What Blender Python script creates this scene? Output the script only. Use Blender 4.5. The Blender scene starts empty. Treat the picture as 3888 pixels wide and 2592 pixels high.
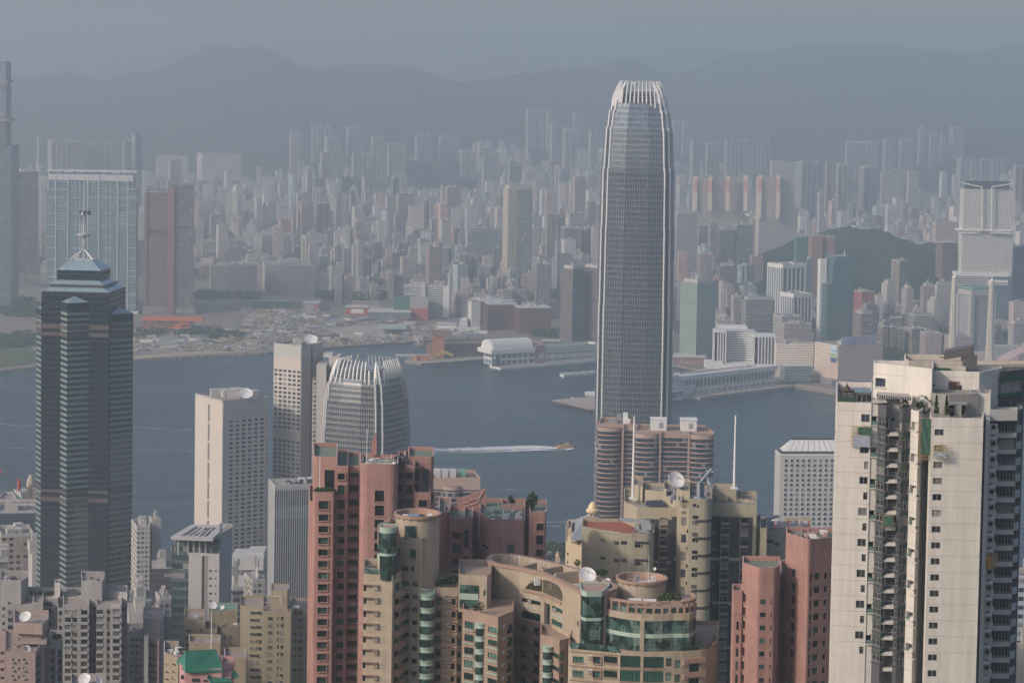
import bpy,math,random
from math import radians as R,sin,cos,pi,sqrt,floor
from mathutils import Vector,Matrix
rnd=random.Random(7)
S=bpy.context.scene
C=S.collection
# -- camera
SW,SH=3888.0,2592.0
F=9092.0
PX,PY=1944.0,810.0
CAM=Vector((0,0,428))
TH,RO=R(3.59),R(0.95)
fw=Vector((0,cos(TH),-sin(TH)))
u0=Vector((0,sin(TH),cos(TH)))
r0=Vector((1,0,0))
rt=r0*cos(RO)+u0*sin(RO)
up=u0*cos(RO)-r0*sin(RO)
cd=bpy.data.cameras.new('camera')
cam=bpy.data.objects.new('camera',cd)
C.objects.link(cam)
cam.matrix_world=Matrix(((rt.x,up.x,-fw.x,CAM.x),(rt.y,up.y,-fw.y,CAM.y),(rt.z,up.z,-fw.z,CAM.z),(0,0,0,1)))
cd.sensor_width=36
cd.lens=36*F/SW
cd.shift_y=-(SH/2-PY)/SW
cd.clip_start=1
cd.clip_end=60000
S.camera=cam
# -- light
SUN_EL,SUN_AZ=R(30),R(-126)
sd=Vector((sin(SUN_AZ)*cos(SUN_EL),cos(SUN_AZ)*cos(SUN_EL),sin(SUN_EL)))
w=bpy.data.worlds.new('World')
S.world=w
w.use_nodes=True
nt=w.node_tree
sky=nt.nodes.new('ShaderNodeTexSky')
sky.sky_type='NISHITA'
sky.sun_disc=False
sky.sun_elevation=SUN_EL
sky.sun_rotation=SUN_AZ
sky.altitude=100
sky.air_density=1.0
sky.dust_density=3.0
sky.ozone_density=2.2
tint=nt.nodes.new('ShaderNodeVectorMath')
tint.operation='MULTIPLY'
tint.inputs[1].default_value=(1.07,.985,.955)
nt.links.new(sky.outputs[0],tint.inputs[0])
nt.links.new(tint.outputs[0],nt.nodes['Background'].inputs[0])
nt.nodes['Background'].inputs[1].default_value=0.15
sl=bpy.data.lights.new('sun','SUN')
sl.energy=2.3
sl.angle=R(4)
sl.color=(1.0,0.885,0.77)
so=bpy.data.objects.new('sun',sl)
C.objects.link(so)
so.rotation_euler=(-sd).to_track_quat('-Z','Y').to_euler()
so.location=(-300,-200,900)
vs=S.view_settings
vs.view_transform='Standard'
vs.look='None'
vs.exposure=0.17
vs.gamma=1
S.cycles.use_denoising=True
S.cycles.volume_bounces=1
S.cycles.max_bounces=6
S.cycles.diffuse_bounces=2
S.cycles.glossy_bounces=3
S.cycles.caustics_reflective=False
S.cycles.caustics_refractive=False
# -- picture <-> place
REG=dict(a=(0,0),b=(0,600),c=(0,1250),d=(0,1890),e=(950,300),f=(950,950),g=(950,1600),h=(950,1890),i=(1900,200),j=(1900,800),k=(1900,1450),l=(1900,1890),m=(2888,300),n=(2888,900),o=(2888,1300),p=(2888,1890))
def q(r,x,y):
 "picture point: zone letter, or 'v' for overview, -> photo pixels"
 if r=='v':return x*1.6531,y*1.6531
 if r=='s':return x,y
 s=2.234 if r in 'dhlp' else 2.24
 return REG[r][0]+x/s,REG[r][1]+y/s
def ray(px,py):
 return rt*((px-PX)/F)+up*((PY-py)/F)+fw
def W(r,x,y,d):
 v=ray(*q(r,x,y))
 return CAM+v*(d/v.y)
def PZ(r,x,y,z):
 v=ray(*q(r,x,y))
 return CAM+v*((z-CAM.z)/v.z)
def proj(p):
 v=Vector(p)-CAM
 dz=v.dot(fw)
 return PX+F*v.dot(rt)/dz,PY-F*v.dot(up)/dz
 # -- materials
def _new(name):
 m=bpy.data.materials.new(name)
 m.use_nodes=True
 n=m.node_tree.nodes
 return m,n,m.node_tree.links,n['Principled BSDF']
class NX:
 "small node maths helper"
 def __init__(s,tree):s.t=tree;s.n=tree.nodes;s.l=tree.links
 def put(s,sock,v):
  if isinstance(v,(int,float)):sock.default_value=v
  elif isinstance(v,(tuple,list)):sock.default_value=tuple(v)+((1,) if len(v)==3 and len(sock.default_value)==4 else())
  else:s.l.new(v,sock)
 def m(s,op,a,b=0.0,c=None):
  k=s.n.new('ShaderNodeMath');k.operation=op
  s.put(k.inputs[0],a);s.put(k.inputs[1],b)
  if c is not None:s.put(k.inputs[2],c)
  return k.outputs[0]
 def mix(s,f,a,b):
  k=s.n.new('ShaderNodeMix');k.data_type='RGBA'
  s.put(k.inputs[0],f);s.put(k.inputs[6],a);s.put(k.inputs[7],b)
  return k.outputs[2]
 def noise(s,vec,scale,detail=3,rough=.55):
  k=s.n.new('ShaderNodeTexNoise')
  if vec is not None:s.l.new(vec,k.inputs['Vector'])
  k.inputs['Scale'].default_value=scale;k.inputs['Detail'].default_value=detail;k.inputs['Roughness'].default_value=rough
  return k.outputs[0]
 def ramp(s,f,stops):
  k=s.n.new('ShaderNodeValToRGB');e=k.color_ramp.elements
  while len(e)<len(stops):e.new(.5)
  for el,(p,c) in zip(e,stops):el.position=p;el.color=tuple(c)+(1,)
  s.put(k.inputs[0],f)
  return k.outputs[0]
 def pos(s):return s.n.new('ShaderNodeNewGeometry').outputs['Position']
 def obj(s):return s.n.new('ShaderNodeTexCoord').outputs['Object']
 def uv(s):
  k=s.n.new('ShaderNodeSeparateXYZ');s.l.new(s.n.new('ShaderNodeTexCoord').outputs['UV'],k.inputs[0])
  return k.outputs[0],k.outputs[1]
 def mapping(s,vec,sc):
  k=s.n.new('ShaderNodeMapping');s.l.new(vec,k.inputs[0]);k.inputs['Scale'].default_value=sc
  return k.outputs[0]
 def bump(s,h,dist,bs,strength=1.0):
  k=s.n.new('ShaderNodeBump');k.inputs['Distance'].default_value=dist;k.inputs['Strength'].default_value=strength
  s.put(k.inputs['Height'],h);s.l.new(k.outputs[0],bs.inputs['Normal'])
MATS={}
def paint(name,col,rough=.75,var=.1,streak=.12,metal=0.0,scale=.25,spec=.3,dirt=None,joint=None):
 "painted or rendered surface with mottling and rain streaks"
 if name in MATS:return MATS[name]
 m,n,l,b=_new(name);x=NX(m.node_tree)
 P=x.pos()
 a=x.noise(P,scale,4,.6)
 st=x.noise(x.mapping(P,(1.1,1.1,.045)),1.0,3,.6)
 f=x.m('ADD',x.m('MULTIPLY',x.m('SUBTRACT',a,.5),var*2.4),x.m('MULTIPLY',x.m('SUBTRACT',st,.5),streak*2.4))
 f=x.m('ADD',f,1.0)
 k=x.n.new('ShaderNodeVectorMath');k.operation='SCALE';k.inputs[0].default_value=col;x.put(k.inputs['Scale'],f)
 out=k.outputs[0]
 if dirt:
  dn=x.noise(x.mapping(P,(.35,.35,.06)),1.0,5,.7)
  fac=x.ramp(dn,[(.55,(0,0,0)),(.75,(.5,.5,.5))])
  out=x.mix(fac,out,dirt)
 if joint:
  sp=x.n.new('ShaderNodeSeparateXYZ');l.new(P,sp.inputs[0])
  fz=x.m('FRACT',x.m('DIVIDE',sp.outputs[2],joint[0]))
  out=x.mix(x.m('MULTIPLY',x.m('LESS_THAN',fz,joint[1]/joint[0]),joint[2]),out,(.08,.07,.06))
  pn=x.noise(x.mapping(P,(.16,.16,.30)),1.0,2,.5)
  out=x.mix(x.ramp(pn,[(.54,(0,0,0)),(.62,(.5,.5,.5))]),out,tuple(min(1,c*1.18) for c in col))
 l.new(out,b.inputs['Base Color'])
 b.inputs['Roughness'].default_value=rough
 b.inputs['Metallic'].default_value=metal
 b.inputs['Specular IOR Level'].default_value=spec
 MATS[name]=m
 return m
def glazing(name,cols,rough=.08,spec=.6,metal=0.0):
 "window glass: each pane takes one of several tints (blinds, curtains, dark rooms)"
 if name in MATS:return MATS[name]
 m,n,l,b=_new(name);x=NX(m.node_tree)
 oi=x.n.new('ShaderNodeObjectInfo')
 st=[(i/max(1,len(cols)),c) for i,c in enumerate(cols)]
 k=x.ramp(oi.outputs['Random'],st)
 x.n[k.node.name].color_ramp.interpolation='CONSTANT'
 P=x.pos()
 nz=x.noise(P,.9,2,.5)
 g=x.m('ADD',x.m('MULTIPLY',nz,.9),.55)
 s=x.n.new('ShaderNodeVectorMath');s.operation='SCALE';l.new(k,s.inputs[0]);x.put(s.inputs['Scale'],g)
 l.new(s.outputs[0],b.inputs['Base Color'])
 b.inputs['Roughness'].default_value=rough
 b.inputs['Metallic'].default_value=metal
 b.inputs['Specular IOR Level'].default_value=spec
 MATS[name]=m
 return m
def facade(name,wall,glass,fh=3.0,bay=3.0,wf=.55,hf=.5,vo=.3,attr=False,rough=.1,metal=0.0,mull=0,mullw=.1,lines=None,gvar=.6,blinds=.25,blind_col=(.35,.34,.32),wvar=.12,band=None,spec=.5,uoff=0.0,bump=.15,spandrel=None):
 "walls with storeys and bays laid out in metres along the wall"
 if name in MATS:return MATS[name]
 m,n,l,b=_new(name);x=NX(m.node_tree)
 u,v=x.uv()
 uu=x.m('DIVIDE',x.m('ADD',u,uoff+500*bay),bay);vv=x.m('DIVIDE',v,fh)
 fu,fv=x.m('FRACT',uu),x.m('FRACT',vv)
 iu,iv=x.m('FLOOR',uu),x.m('FLOOR',vv)
 mu=x.m('LESS_THAN',x.m('ABSOLUTE',x.m('SUBTRACT',fu,.5)),wf/2)
 mv=x.m('LESS_THAN',x.m('ABSOLUTE',x.m('SUBTRACT',fv,vo+hf/2)),hf/2)
 mask=x.m('MULTIPLY',mu,mv)
 if mull:
  fm=x.m('FRACT',x.m('DIVIDE',x.m('ADD',u,1000*mull),mull))
  mask=x.m('MULTIPLY',mask,x.m('GREATER_THAN',fm,mullw))
 cx=x.n.new('ShaderNodeCombineXYZ');x.put(cx.inputs[0],iu);x.put(cx.inputs[1],iv)
 wn=x.n.new('ShaderNodeTexWhiteNoise');wn.noise_dimensions='3D'
 oi=x.n.new('ShaderNodeObjectInfo')
 x.put(cx.inputs[2],x.m('MULTIPLY',oi.outputs['Random'],91.0))
 l.new(cx.outputs[0],wn.inputs['Vector'])
 r=wn.outputs['Value']
 gs=x.n.new('ShaderNodeVectorMath');gs.operation='SCALE';gs.inputs[0].default_value=glass
 x.put(gs.inputs['Scale'],x.m('ADD',x.m('MULTIPLY',r,gvar),1-gvar/2))
 gcol=x.mix(x.m('MULTIPLY',x.m('LESS_THAN',r,blinds),.8),gs.outputs[0],blind_col)
 if spandrel:gcol=x.mix(x.m('LESS_THAN',fv,spandrel[0]),gcol,spandrel[1])
 P=x.pos()
 wv=x.m('ADD',x.m('MULTIPLY',x.m('SUBTRACT',x.noise(x.mapping(P,(.12,.12,.03)),1.0,4,.65),.5),wvar*2.5),1.0)
 ws=x.n.new('ShaderNodeVectorMath');ws.operation='SCALE'
 if attr:
  at=x.n.new('ShaderNodeAttribute');at.attribute_name='Col';l.new(at.outputs['Color'],ws.inputs[0])
 else:ws.inputs[0].default_value=wall
 x.put(ws.inputs['Scale'],wv)
 wcol=ws.outputs[0]
 if lines:
  wcol=x.mix(x.m('LESS_THAN',fv,lines[0]),wcol,lines[1])
 if band:
  for(k0,k1,bc) in band:
   bm=x.m('MULTIPLY',x.m('GREATER_THAN',vv,k0),x.m('LESS_THAN',vv,k1))
   wcol=x.mix(bm,wcol,bc)
   mask=x.m('MULTIPLY',mask,x.m('SUBTRACT',1.0,bm))
 col=x.mix(mask,wcol,gcol)
 l.new(col,b.inputs['Base Color'])
 l.new(x.m('ADD',x.m('MULTIPLY',mask,rough-.75),.75),b.inputs['Roughness'])
 l.new(x.m('ADD',x.m('MULTIPLY',mask,spec-.25),.25),b.inputs['Specular IOR Level'])
 if metal:l.new(x.m('MULTIPLY',mask,metal),b.inputs['Metallic'])
 if bump:x.bump(x.m('SUBTRACT',1.0,mask),bump,b)
 MATS[name]=m
 return m
 # -- mesh builder
class MB:
 def __init__(s,mats):
  s.mats=mats;s.v=[];s.f=[];s.mi=[];s.uv=[];s.col=[];s.cur=None ;s.sm=[]
 def face(s,pts,m=0,uv=None,sm=False):
  b=len(s.v)
  s.v.extend(tuple(p) for p in pts)
  s.f.append(tuple(range(b,b+len(pts))));s.mi.append(m);s.sm.append(sm)
  if uv is None:
   uv=[(p[0],p[1]) for p in pts]
  s.uv.extend(uv)
  if s.cur is not None:s.col.extend([s.cur]*len(pts))
 def side(s,a,b,z0,z1,m=0,u=0.0,zr=None,a1=None,b1=None):
  "vertical wall from a to b; a1/b1 are the plan points at the top when it leans"
  L=sqrt((b[0]-a[0])**2+(b[1]-a[1])**2)
  a1=a1 or a;b1=b1 or b
  zr=z0 if zr is None else zr
  s.face([(a[0],a[1],z0),(b[0],b[1],z0),(b1[0],b1[1],z1),(a1[0],a1[1],z1)],m,[(u,z0-zr),(u+L,z0-zr),(u+L,z1-zr),(u,z1-zr)])
  return u+L
 def prism(s,poly,z0,z1,m=0,mt=None,bottom=False,zr=None,top=True,poly1=None):
  u=0.0;n=len(poly);p1=poly1 or poly
  for i in range(n):
   j=(i+1)%n
   u=s.side(poly[i],poly[j],z0,z1,m,u,zr,p1[i],p1[j])
  if top:s.face([(p[0],p[1],z1) for p in p1],m if mt is None else mt)
  if bottom:s.face([(p[0],p[1],z0) for p in reversed(poly)],m if mt is None else mt)
 def parapet(s,poly,z,h,t=.35,m=0,mi=None):
  "hollow upstand round a roof"
  mi=m if mi is None else mi
  n=len(poly);inn=inset(poly,t)
  u=0.0
  for i in range(n):
   j=(i+1)%n
   u=s.side(poly[i],poly[j],z,z+h,m,u)
   s.side(inn[j],inn[i],z,z+h,mi)
   s.face([(poly[i][0],poly[i][1],z+h),(poly[j][0],poly[j][1],z+h),(inn[j][0],inn[j][1],z+h),(inn[i][0],inn[i][1],z+h)],m)
 def box(s,c,sz,yaw=0.0,m=0,mt=None):
  "box standing with its foot centre at c"
  ca,sa=cos(yaw),sin(yaw)
  pl=[(c[0]+ca*x-sa*y,c[1]+sa*x+ca*y) for x,y in((-sz[0]/2,-sz[1]/2),(sz[0]/2,-sz[1]/2),(sz[0]/2,sz[1]/2),(-sz[0]/2,sz[1]/2))]
  s.prism(pl,c[2],c[2]+sz[2],m,mt,True)
 def obox(s,M,x0,x1,y0,y1,z0,z1,m=0):
  "box in the frame of matrix M"
  P=[M@Vector(p) for p in((x0,y0,z0),(x1,y0,z0),(x1,y1,z0),(x0,y1,z0),(x0,y0,z1),(x1,y0,z1),(x1,y1,z1),(x0,y1,z1))]
  for f,d in(((0,1,5,4),0),((1,2,6,5),1),((2,3,7,6),0),((3,0,4,7),1),((4,5,6,7),0),((3,2,1,0),0)):
   s.face([P[k] for k in f],m)
 def tube(s,a,b,r0,r1=None,n=6,m=0,cap=True):
  a,b=Vector(a),Vector(b);r1=r0 if r1 is None else r1
  z=(b-a).normalized();x=z.orthogonal().normalized();y=z.cross(x)
  A=[a+(x*cos(2*pi*k/n)+y*sin(2*pi*k/n))*r0 for k in range(n)]
  B=[b+(x*cos(2*pi*k/n)+y*sin(2*pi*k/n))*r1 for k in range(n)]
  for k in range(n):
   j=(k+1)%n
   s.face([A[k],A[j],B[j],B[k]],m,sm=True)
  if cap:s.face(B,m);s.face(A[::-1],m)
 def path(s,pts,r,n=5,m=0):
  for a,b in zip(pts,pts[1:]):s.tube(a,b,r,r,n,m)
 def lathe(s,prof,c,n=24,m=0,M=None,sm=True):
  "profile of (radius, height) turned round the upright axis through c"
  M=M or Matrix.Translation(c)
  for(ra,za),(rb,zb) in zip(prof,prof[1:]):
   for k in range(n):
    t0,t1=2*pi*k/n,2*pi*(k+1)/n
    p=[(ra*cos(t0),ra*sin(t0),za),(ra*cos(t1),ra*sin(t1),za),(rb*cos(t1),rb*sin(t1),zb),(rb*cos(t0),rb*sin(t0),zb)]
    if ra<1e-6:p=[p[0],p[2],p[3]]
    elif rb<1e-6:p=p[:3]
    s.face([M@Vector(v) for v in p],m,[(t0*max(ra,rb),za)]*len(p),sm)
 def build(s,name,parent=None,loc=None):
  me=bpy.data.meshes.new(name)
  base=parent['_b'] if parent is not None else(loc or s.base())
  base=Vector(base)
  me.from_pydata([Vector(v)-base for v in s.v],[],s.f)
  for mt in s.mats:me.materials.append(mt)
  me.polygons.foreach_set('material_index',s.mi)
  me.polygons.foreach_set('use_smooth',s.sm)
  ul=me.uv_layers.new(name='UVMap')
  flat=[c for p in s.uv for c in p]
  ul.data.foreach_set('uv',flat)
  if s.col:
   ca=me.color_attributes.new('Col','FLOAT_COLOR','CORNER')
   ca.data.foreach_set('color',[c for p in s.col for c in(p[0],p[1],p[2],1.0)])
  if any(s.sm):soften(me)
  o=bpy.data.objects.new(name,me)
  C.objects.link(o)
  if parent is not None:
   if parent.get('_kid'):
    o.parent=parent
   else:o.parent=parent
  else:o.location=base
  o['_b']=tuple(base)
  BUILT.append(o)
  return o
 def base(s):
  xs=[v[0] for v in s.v];ys=[v[1] for v in s.v];zs=[v[2] for v in s.v]
  return((min(xs)+max(xs))/2,(min(ys)+max(ys))/2,min(zs))
BUILT=[]
import bmesh
def soften(me):
 "join the corners of curved faces so that they shade as one surface, keeping real edges crisp"
 b=bmesh.new();b.from_mesh(me)
 bmesh.ops.remove_doubles(b,verts=[v for f in b.faces if f.smooth for v in f.verts],dist=.002)
 for e in b.edges:
  if len(e.link_faces)!=2 or not all(f.smooth for f in e.link_faces) or e.calc_face_angle(0)>.8:e.smooth=False
 b.to_mesh(me);b.free()
def inset(poly,t):
 n=len(poly);out=[]
 for i in range(n):
  p0,p1,p2=Vector(poly[i-1][:2]),Vector(poly[i][:2]),Vector(poly[(i+1)%n][:2])
  a,b=(p1-p0),(p2-p1)
  if a.length<1e-6 or b.length<1e-6:out.append(tuple(p1));continue
  a.normalize();b.normalize()
  na,nb=Vector((-a.y,a.x)),Vector((-b.y,b.x))
  d=na+nb
  k=d.dot(na)
  out.append(tuple(p1+d*(t/max(k,.3))))
 return out
def tag(o,label=None,cat=None,group=None,kind=None):
 if label:o['label']=label
 if cat:o['category']=cat
 if group:o['group']=group
 if kind:o['kind']=kind
 return o
def thing(name,loc,label,cat,group=None):
 o=bpy.data.objects.new(name,None)
 C.objects.link(o)
 o.location=loc;o.empty_display_size=1
 o['_b']=tuple(loc)
 BUILT.append(o)
 return tag(o,label,cat,group)
def xy(p):return(p[0],p[1])
def solve(Cx,dirv,px,py):
 "distance to go from plan point Cx along dirv until the picture column through (px,py)"
 v=ray(px,py);k=v.x/v.y
 return(k*Cx[1]-Cx[0])/(dirv[0]-k*dirv[1])
def corner(r,xl,xc,xr,y,d,yaw,dep=None):
 "plan of an upright box: near corner at column xc, its left and right faces ending at xl, xr"
 c=W(r,xc,y,d);c=xy(c)
 R_=(cos(yaw),sin(yaw));L_=(-sin(yaw),cos(yaw))
 wr=solve(c,R_,*q(r,xr,y)) if abs(xr-xc)>.5 else None
 wl=solve(c,L_,*q(r,xl,y)) if abs(xl-xc)>.5 else None
 if wl is None:wl=dep or 20
 if wr is None:wr=dep or 20
 lim=max(1.1*wr,24)
 if not(0<wl<lim):wl=min(lim,40) if wl<=0 or wl>lim*1.6 else lim
 return [c,(c[0]+R_[0]*wr,c[1]+R_[1]*wr),(c[0]+R_[0]*wr+L_[0]*wl,c[1]+R_[1]*wr+L_[1]*wl),(c[0]+L_[0]*wl,c[1]+L_[1]*wl)]
def ztop(r,x,y,d):return W(r,x,y,d).z
def arc(cx,cy,r,a0,a1,n):return [(cx+r*cos(a0+(a1-a0)*k/n),cy+r*sin(a0+(a1-a0)*k/n)) for k in range(n+1)]
# == SETTING
HX,HY0,HY1=6500,-2400,14200
def sea_mat():
 m,n,l,b=_new('harbour_water');x=NX(m.node_tree)
 P=x.pos()
 big=x.noise(x.mapping(P,(.0016,.006,1)),1.0,4,.6)
 l.new(x.ramp(big,[(.35,(.010,.033,.045)),(.65,(.020,.052,.066))]),b.inputs['Base Color'])
 b.inputs['Roughness'].default_value=.3
 b.inputs['IOR'].default_value=1.33
 h=x.m('ADD',x.m('MULTIPLY',x.noise(x.mapping(P,(.03,.11,1)),1.0,6,.68),2.6),x.m('MULTIPLY',x.noise(x.mapping(P,(.0035,.014,1)),1.0,5,.6),16.0))
 x.bump(h,.9,b,.9)
 return m
sea=MB([sea_mat()])
sea.face([(-HX+20,HY0+20,0),(HX-20,HY0+20,0),(HX-20,HY1-20,0),(-HX+20,HY1-20,0)])
tag(sea.build('harbour_water',loc=(0,3000,0)),kind='structure')
def green_mat(name,a,b_,c,scale=.02,bd=6.0):
 m,n,l,b=_new(name);x=NX(m.node_tree)
 P=x.pos()
 f=x.m('ADD',x.m('MULTIPLY',x.noise(P,scale,5,.65),.6),x.m('MULTIPLY',x.noise(P,scale*7,3,.6),.4))
 l.new(x.ramp(f,[(.36,a),(.5,b_),(.66,c)]),b.inputs['Base Color'])
 b.inputs['Roughness'].default_value=1.0
 b.inputs['Specular IOR Level'].default_value=.05
 x.bump(x.noise(P,scale*3.2,5,.7),bd,b)
 return m
HILL=green_mat('hill_forest',(.02,.035,.018),(.035,.055,.024),(.06,.07,.035),.004,30)
WOOD=green_mat('knoll_woodland',(.014,.03,.016),(.03,.055,.024),(.075,.085,.04),.022,5)
RIDGE=[(-160,168),(-80,170),(0,172),(12,173),(40,181),(75,181),(100,171),(138,170),(162,165),(194,173),(221,184),(251,184),(270,175),(297,165),(332,169),(365,162),(405,144),(432,128),(462,117),(474,105),(484,104),(491,109),(510,105),(527,106),(545,115),(580,107),(605,111),(640,124),(690,153),(740,159),(800,149),(880,147),(960,159),(1050,189),(1120,184),(1149,178),(1198,168),(1238,168),(1273,157),(1300,161),(1338,153),(1381,152),(1405,137),(1430,131),(1457,136),(1484,151),(1513,163),(1546,170),(1581,163),(1621,148),(1649,136),(1675,126),(1716,121),(1780,115),(1850,104),(1950,100),(2050,107),(2150,117),(2240,125),(2300,105),(2352,98),(2440,95),(2540,104)]
def interp(tab,x):
 if x<=tab[0][0]:return tab[0][1]
 for(xa,ya),(xb,yb) in zip(tab,tab[1:]):
  if x<=xb:return ya+(yb-ya)*(x-xa)/(xb-xa)
 return tab[-1][1]
from mathutils import noise as MN
def hills():
 nx,ny=340,46
 G=[]
 for i in range(nx+1):
  ox=-160+(2700)*i/nx
  k=max(0,min(1,(ox-1100)/500))
  yr=10300+1200*k
  w_=W('v',ox,interp(RIDGE,ox),yr)
  row=[]
  for j in range(ny+1):
   t=j/(ny-8)
   if t<=1:
    Y=8050+300*k+(yr-8050-300*k)*t
    X=w_.x*Y/yr
    nz=MN.fractal(Vector((X/700,Y/900,3.3)),.9,2.1,5)
    spur=MN.ridged_multi_fractal(Vector((X/620,Y/1500,1.7)),.9,2.0,4,1.0,2.0)
    z=4+(w_.z-4)*(t**1.75)+(nz*70+(spur-1.0)*70)*min(1,t*1.6)**2*(1-t)**.8
    z=max(3,z)
   else:
    Y=yr+(t-1)*4000;X=w_.x*Y/yr
    z=w_.z-(t-1)*(w_.z+300)*2
   row.append((X,min(Y,HY1-60),max(z,1.5)))
  G.append(row)
 mb=MB([HILL])
 for i in range(nx):
  for j in range(ny):
   mb.face([G[i][j],G[i+1][j],G[i+1][j+1],G[i][j+1]],0,sm=True)
 o=mb.build('mountain_range',loc=(0,9500,0))
 return tag(o,kind='structure')
def weld(o):
 import bmesh
 b=bmesh.new();b.from_mesh(o.data)
 bmesh.ops.remove_doubles(b,verts=b.verts,dist=.01)
 b.to_mesh(o.data);b.free()
 return o
weld(hills())
def land_mat():
 m,n,l,b=_new('reclaimed_ground');x=NX(m.node_tree)
 P=x.pos()
 a=x.noise(x.mapping(P,(.004,.008,1)),1.0,6,.65)
 c=x.noise(x.mapping(P,(.03,.05,1)),1.0,4,.7)
 f=x.m('ADD',x.m('MULTIPLY',a,.65),x.m('MULTIPLY',c,.35))
 l.new(x.ramp(f,[(.34,(.085,.085,.055)),(.42,(.15,.125,.09)),(.5,(.24,.19,.145)),(.56,(.17,.16,.15)),(.63,(.36,.31,.25)),(.72,(.12,.11,.075))]),b.inputs['Base Color'])
 b.inputs['Roughness'].default_value=.95
 x.bump(c,1.5,b)
 return m
SHORE=[('v',-420,905),('v',-120,868),('c',0,350),('c',310,312),('c',600,285),('c',1120,258),('c',1300,243),('c',1640,226),('c',2240,200),('f',210,856),('f',620,826),('f',1000,802),('f',1380,775),('f',1900,748),('f',2240,735),('j',430,1130),('j',900,1110),('j',1420,1290),('j',1900,1400),('n',0,1300),('n',290,1268),('n',620,1322),('n',1100,1336),('n',1700,1300),('n',2240,1250),('v',2500,880),('v',2800,850)]
shore=[xy(PZ(*a,3)) for a in SHORE]
LAND=shore+[(5200,7000),(5200,13900),(-5200,13900),(-5200,7000),(-5200,3500)]
stone=paint('sea_wall_stone',(.24,.2,.16),.9,.25,.2,scale=.2)
mb=MB([land_mat(),stone])
mb.prism(LAND,-.5,3,1,0)
tag(mb.build('reclaimed_ground',loc=(0,5000,0)),kind='structure')
def gz(x,y):
 t=[(-2300,160),(-1300,380),(-700,500),(-250,470),(-40,424),(60,396),(250,300),(420,225),(700,120),(1000,45),(1280,8),(1700,3.5),(2040,3)]
 z=interp(t,y)
 return z+(MN.fractal(Vector((x/260,y/260,0)),.9,2,4)*min(40,z*.12))
def island():
 mb=MB([WOOD,paint('street_asphalt',(.09,.09,.09),.9,.2,.1)])
 xs=[-1600+50*i for i in range(65)];ys=[-2300+60*j for j in range(72)]+[2020]
 ys=sorted(set([y for y in ys if y<2000]+[2035]))
 g={(i,j):(xs[i],ys[j],gz(xs[i],ys[j])) for i in range(len(xs)) for j in range(len(ys))}
 for i in range(len(xs)-1):
  for j in range(len(ys)-1):
   mb.face([g[i,j],g[i+1,j],g[i+1,j+1],g[i,j+1]],1 if ys[j]>760 else 0,sm=True)
 mb.face([(xs[0],2035,-1),(xs[-1],2035,-1),(xs[-1],2035,4),(xs[0],2035,4)][::-1],1)
 return tag(weld(mb.build('island_slope',loc=(0,0,0))),kind='structure')
island()
def knoll(cx,cy,rx,ry,h,name='wooded_hill',seed=0,yaw=0.0):
 n1,n2=60,22
 mb=MB([WOOD]);G=[]
 for i in range(n1):
  a=2*pi*i/n1;row=[]
  for j in range(n2+1):
   t=j/n2
   X,Y=rx*t*cos(a),ry*t*sin(a)
   X,Y=X*cos(yaw)-Y*sin(yaw),X*sin(yaw)+Y*cos(yaw)
   z=h*(1-max(0,(t-.3)/.7)**2)**1.5*(1+.34*MN.fractal(Vector((X/(rx*.5)+seed,Y/(ry*.5),.7)),.9,2,4))
   z+=(rnd.random()-.3)*7*(1-t)*min(1,t*4)
   row.append((cx+X,cy+Y,2.5+max(0,z)))
  G.append(row)
 for i in range(n1):
  k=(i+1)%n1
  for j in range(n2):
   mb.face([G[i][j],G[i][j+1],G[k][j+1],G[k][j]],0,sm=True)
 return tag(weld(mb.build(name,loc=(cx,cy,0))),kind='structure')
KEEP=[]
def knoll_px(r,x0,x1,ytop,ybase,ry,seed,k=1.0):
 d=PZ(r,(x0+x1)/2,ybase,3).y+ry*.55
 a,b_=W(r,x0,ybase,d),W(r,x1,ybase,d)
 h=ztop(r,(x0+x1)/2,ytop,d)
 knoll((a.x+b_.x)/2,d,(b_.x-a.x)/2,ry,h*k,seed=seed)
 KEEP.append(((a.x+b_.x)/2,d,(b_.x-a.x)/2*.8,ry*.8))
knoll_px('e',960,1990,715,965,420,1)
knoll_px('v',1630,2370,505,700,640,2,.62)
knoll_px('e',1560,1930,1270,1470,150,3)
knoll_px('v',1990,2360,330,425,420,4)
knoll_px('v',620,900,418,470,300,5)
knoll_px('j',1820,2240,780,930,120,6)
# -- haze: an even block of air round everything
def haze():
 mb=MB([])
 m=bpy.data.materials.new('hazy_air');m.use_nodes=True
 n=m.node_tree.nodes;n.clear()
 out=n.new('ShaderNodeOutputMaterial');v=n.new('ShaderNodeVolumePrincipled')
 v.inputs['Color'].default_value=(.885,.955,.97,1)
 v.inputs['Density'].default_value=1.95e-4
 v.inputs['Anisotropy'].default_value=.62
 m.node_tree.links.new(v.outputs[0],out.inputs['Volume'])
 mb.mats=[m]
 mb.prism([(-HX,HY0),(HX,HY0),(HX,HY1),(-HX,HY1)],-2,640,0,0,True)
 tag(mb.build('haze',loc=(0,6000,-2)),kind='stuff')
haze()
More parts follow.
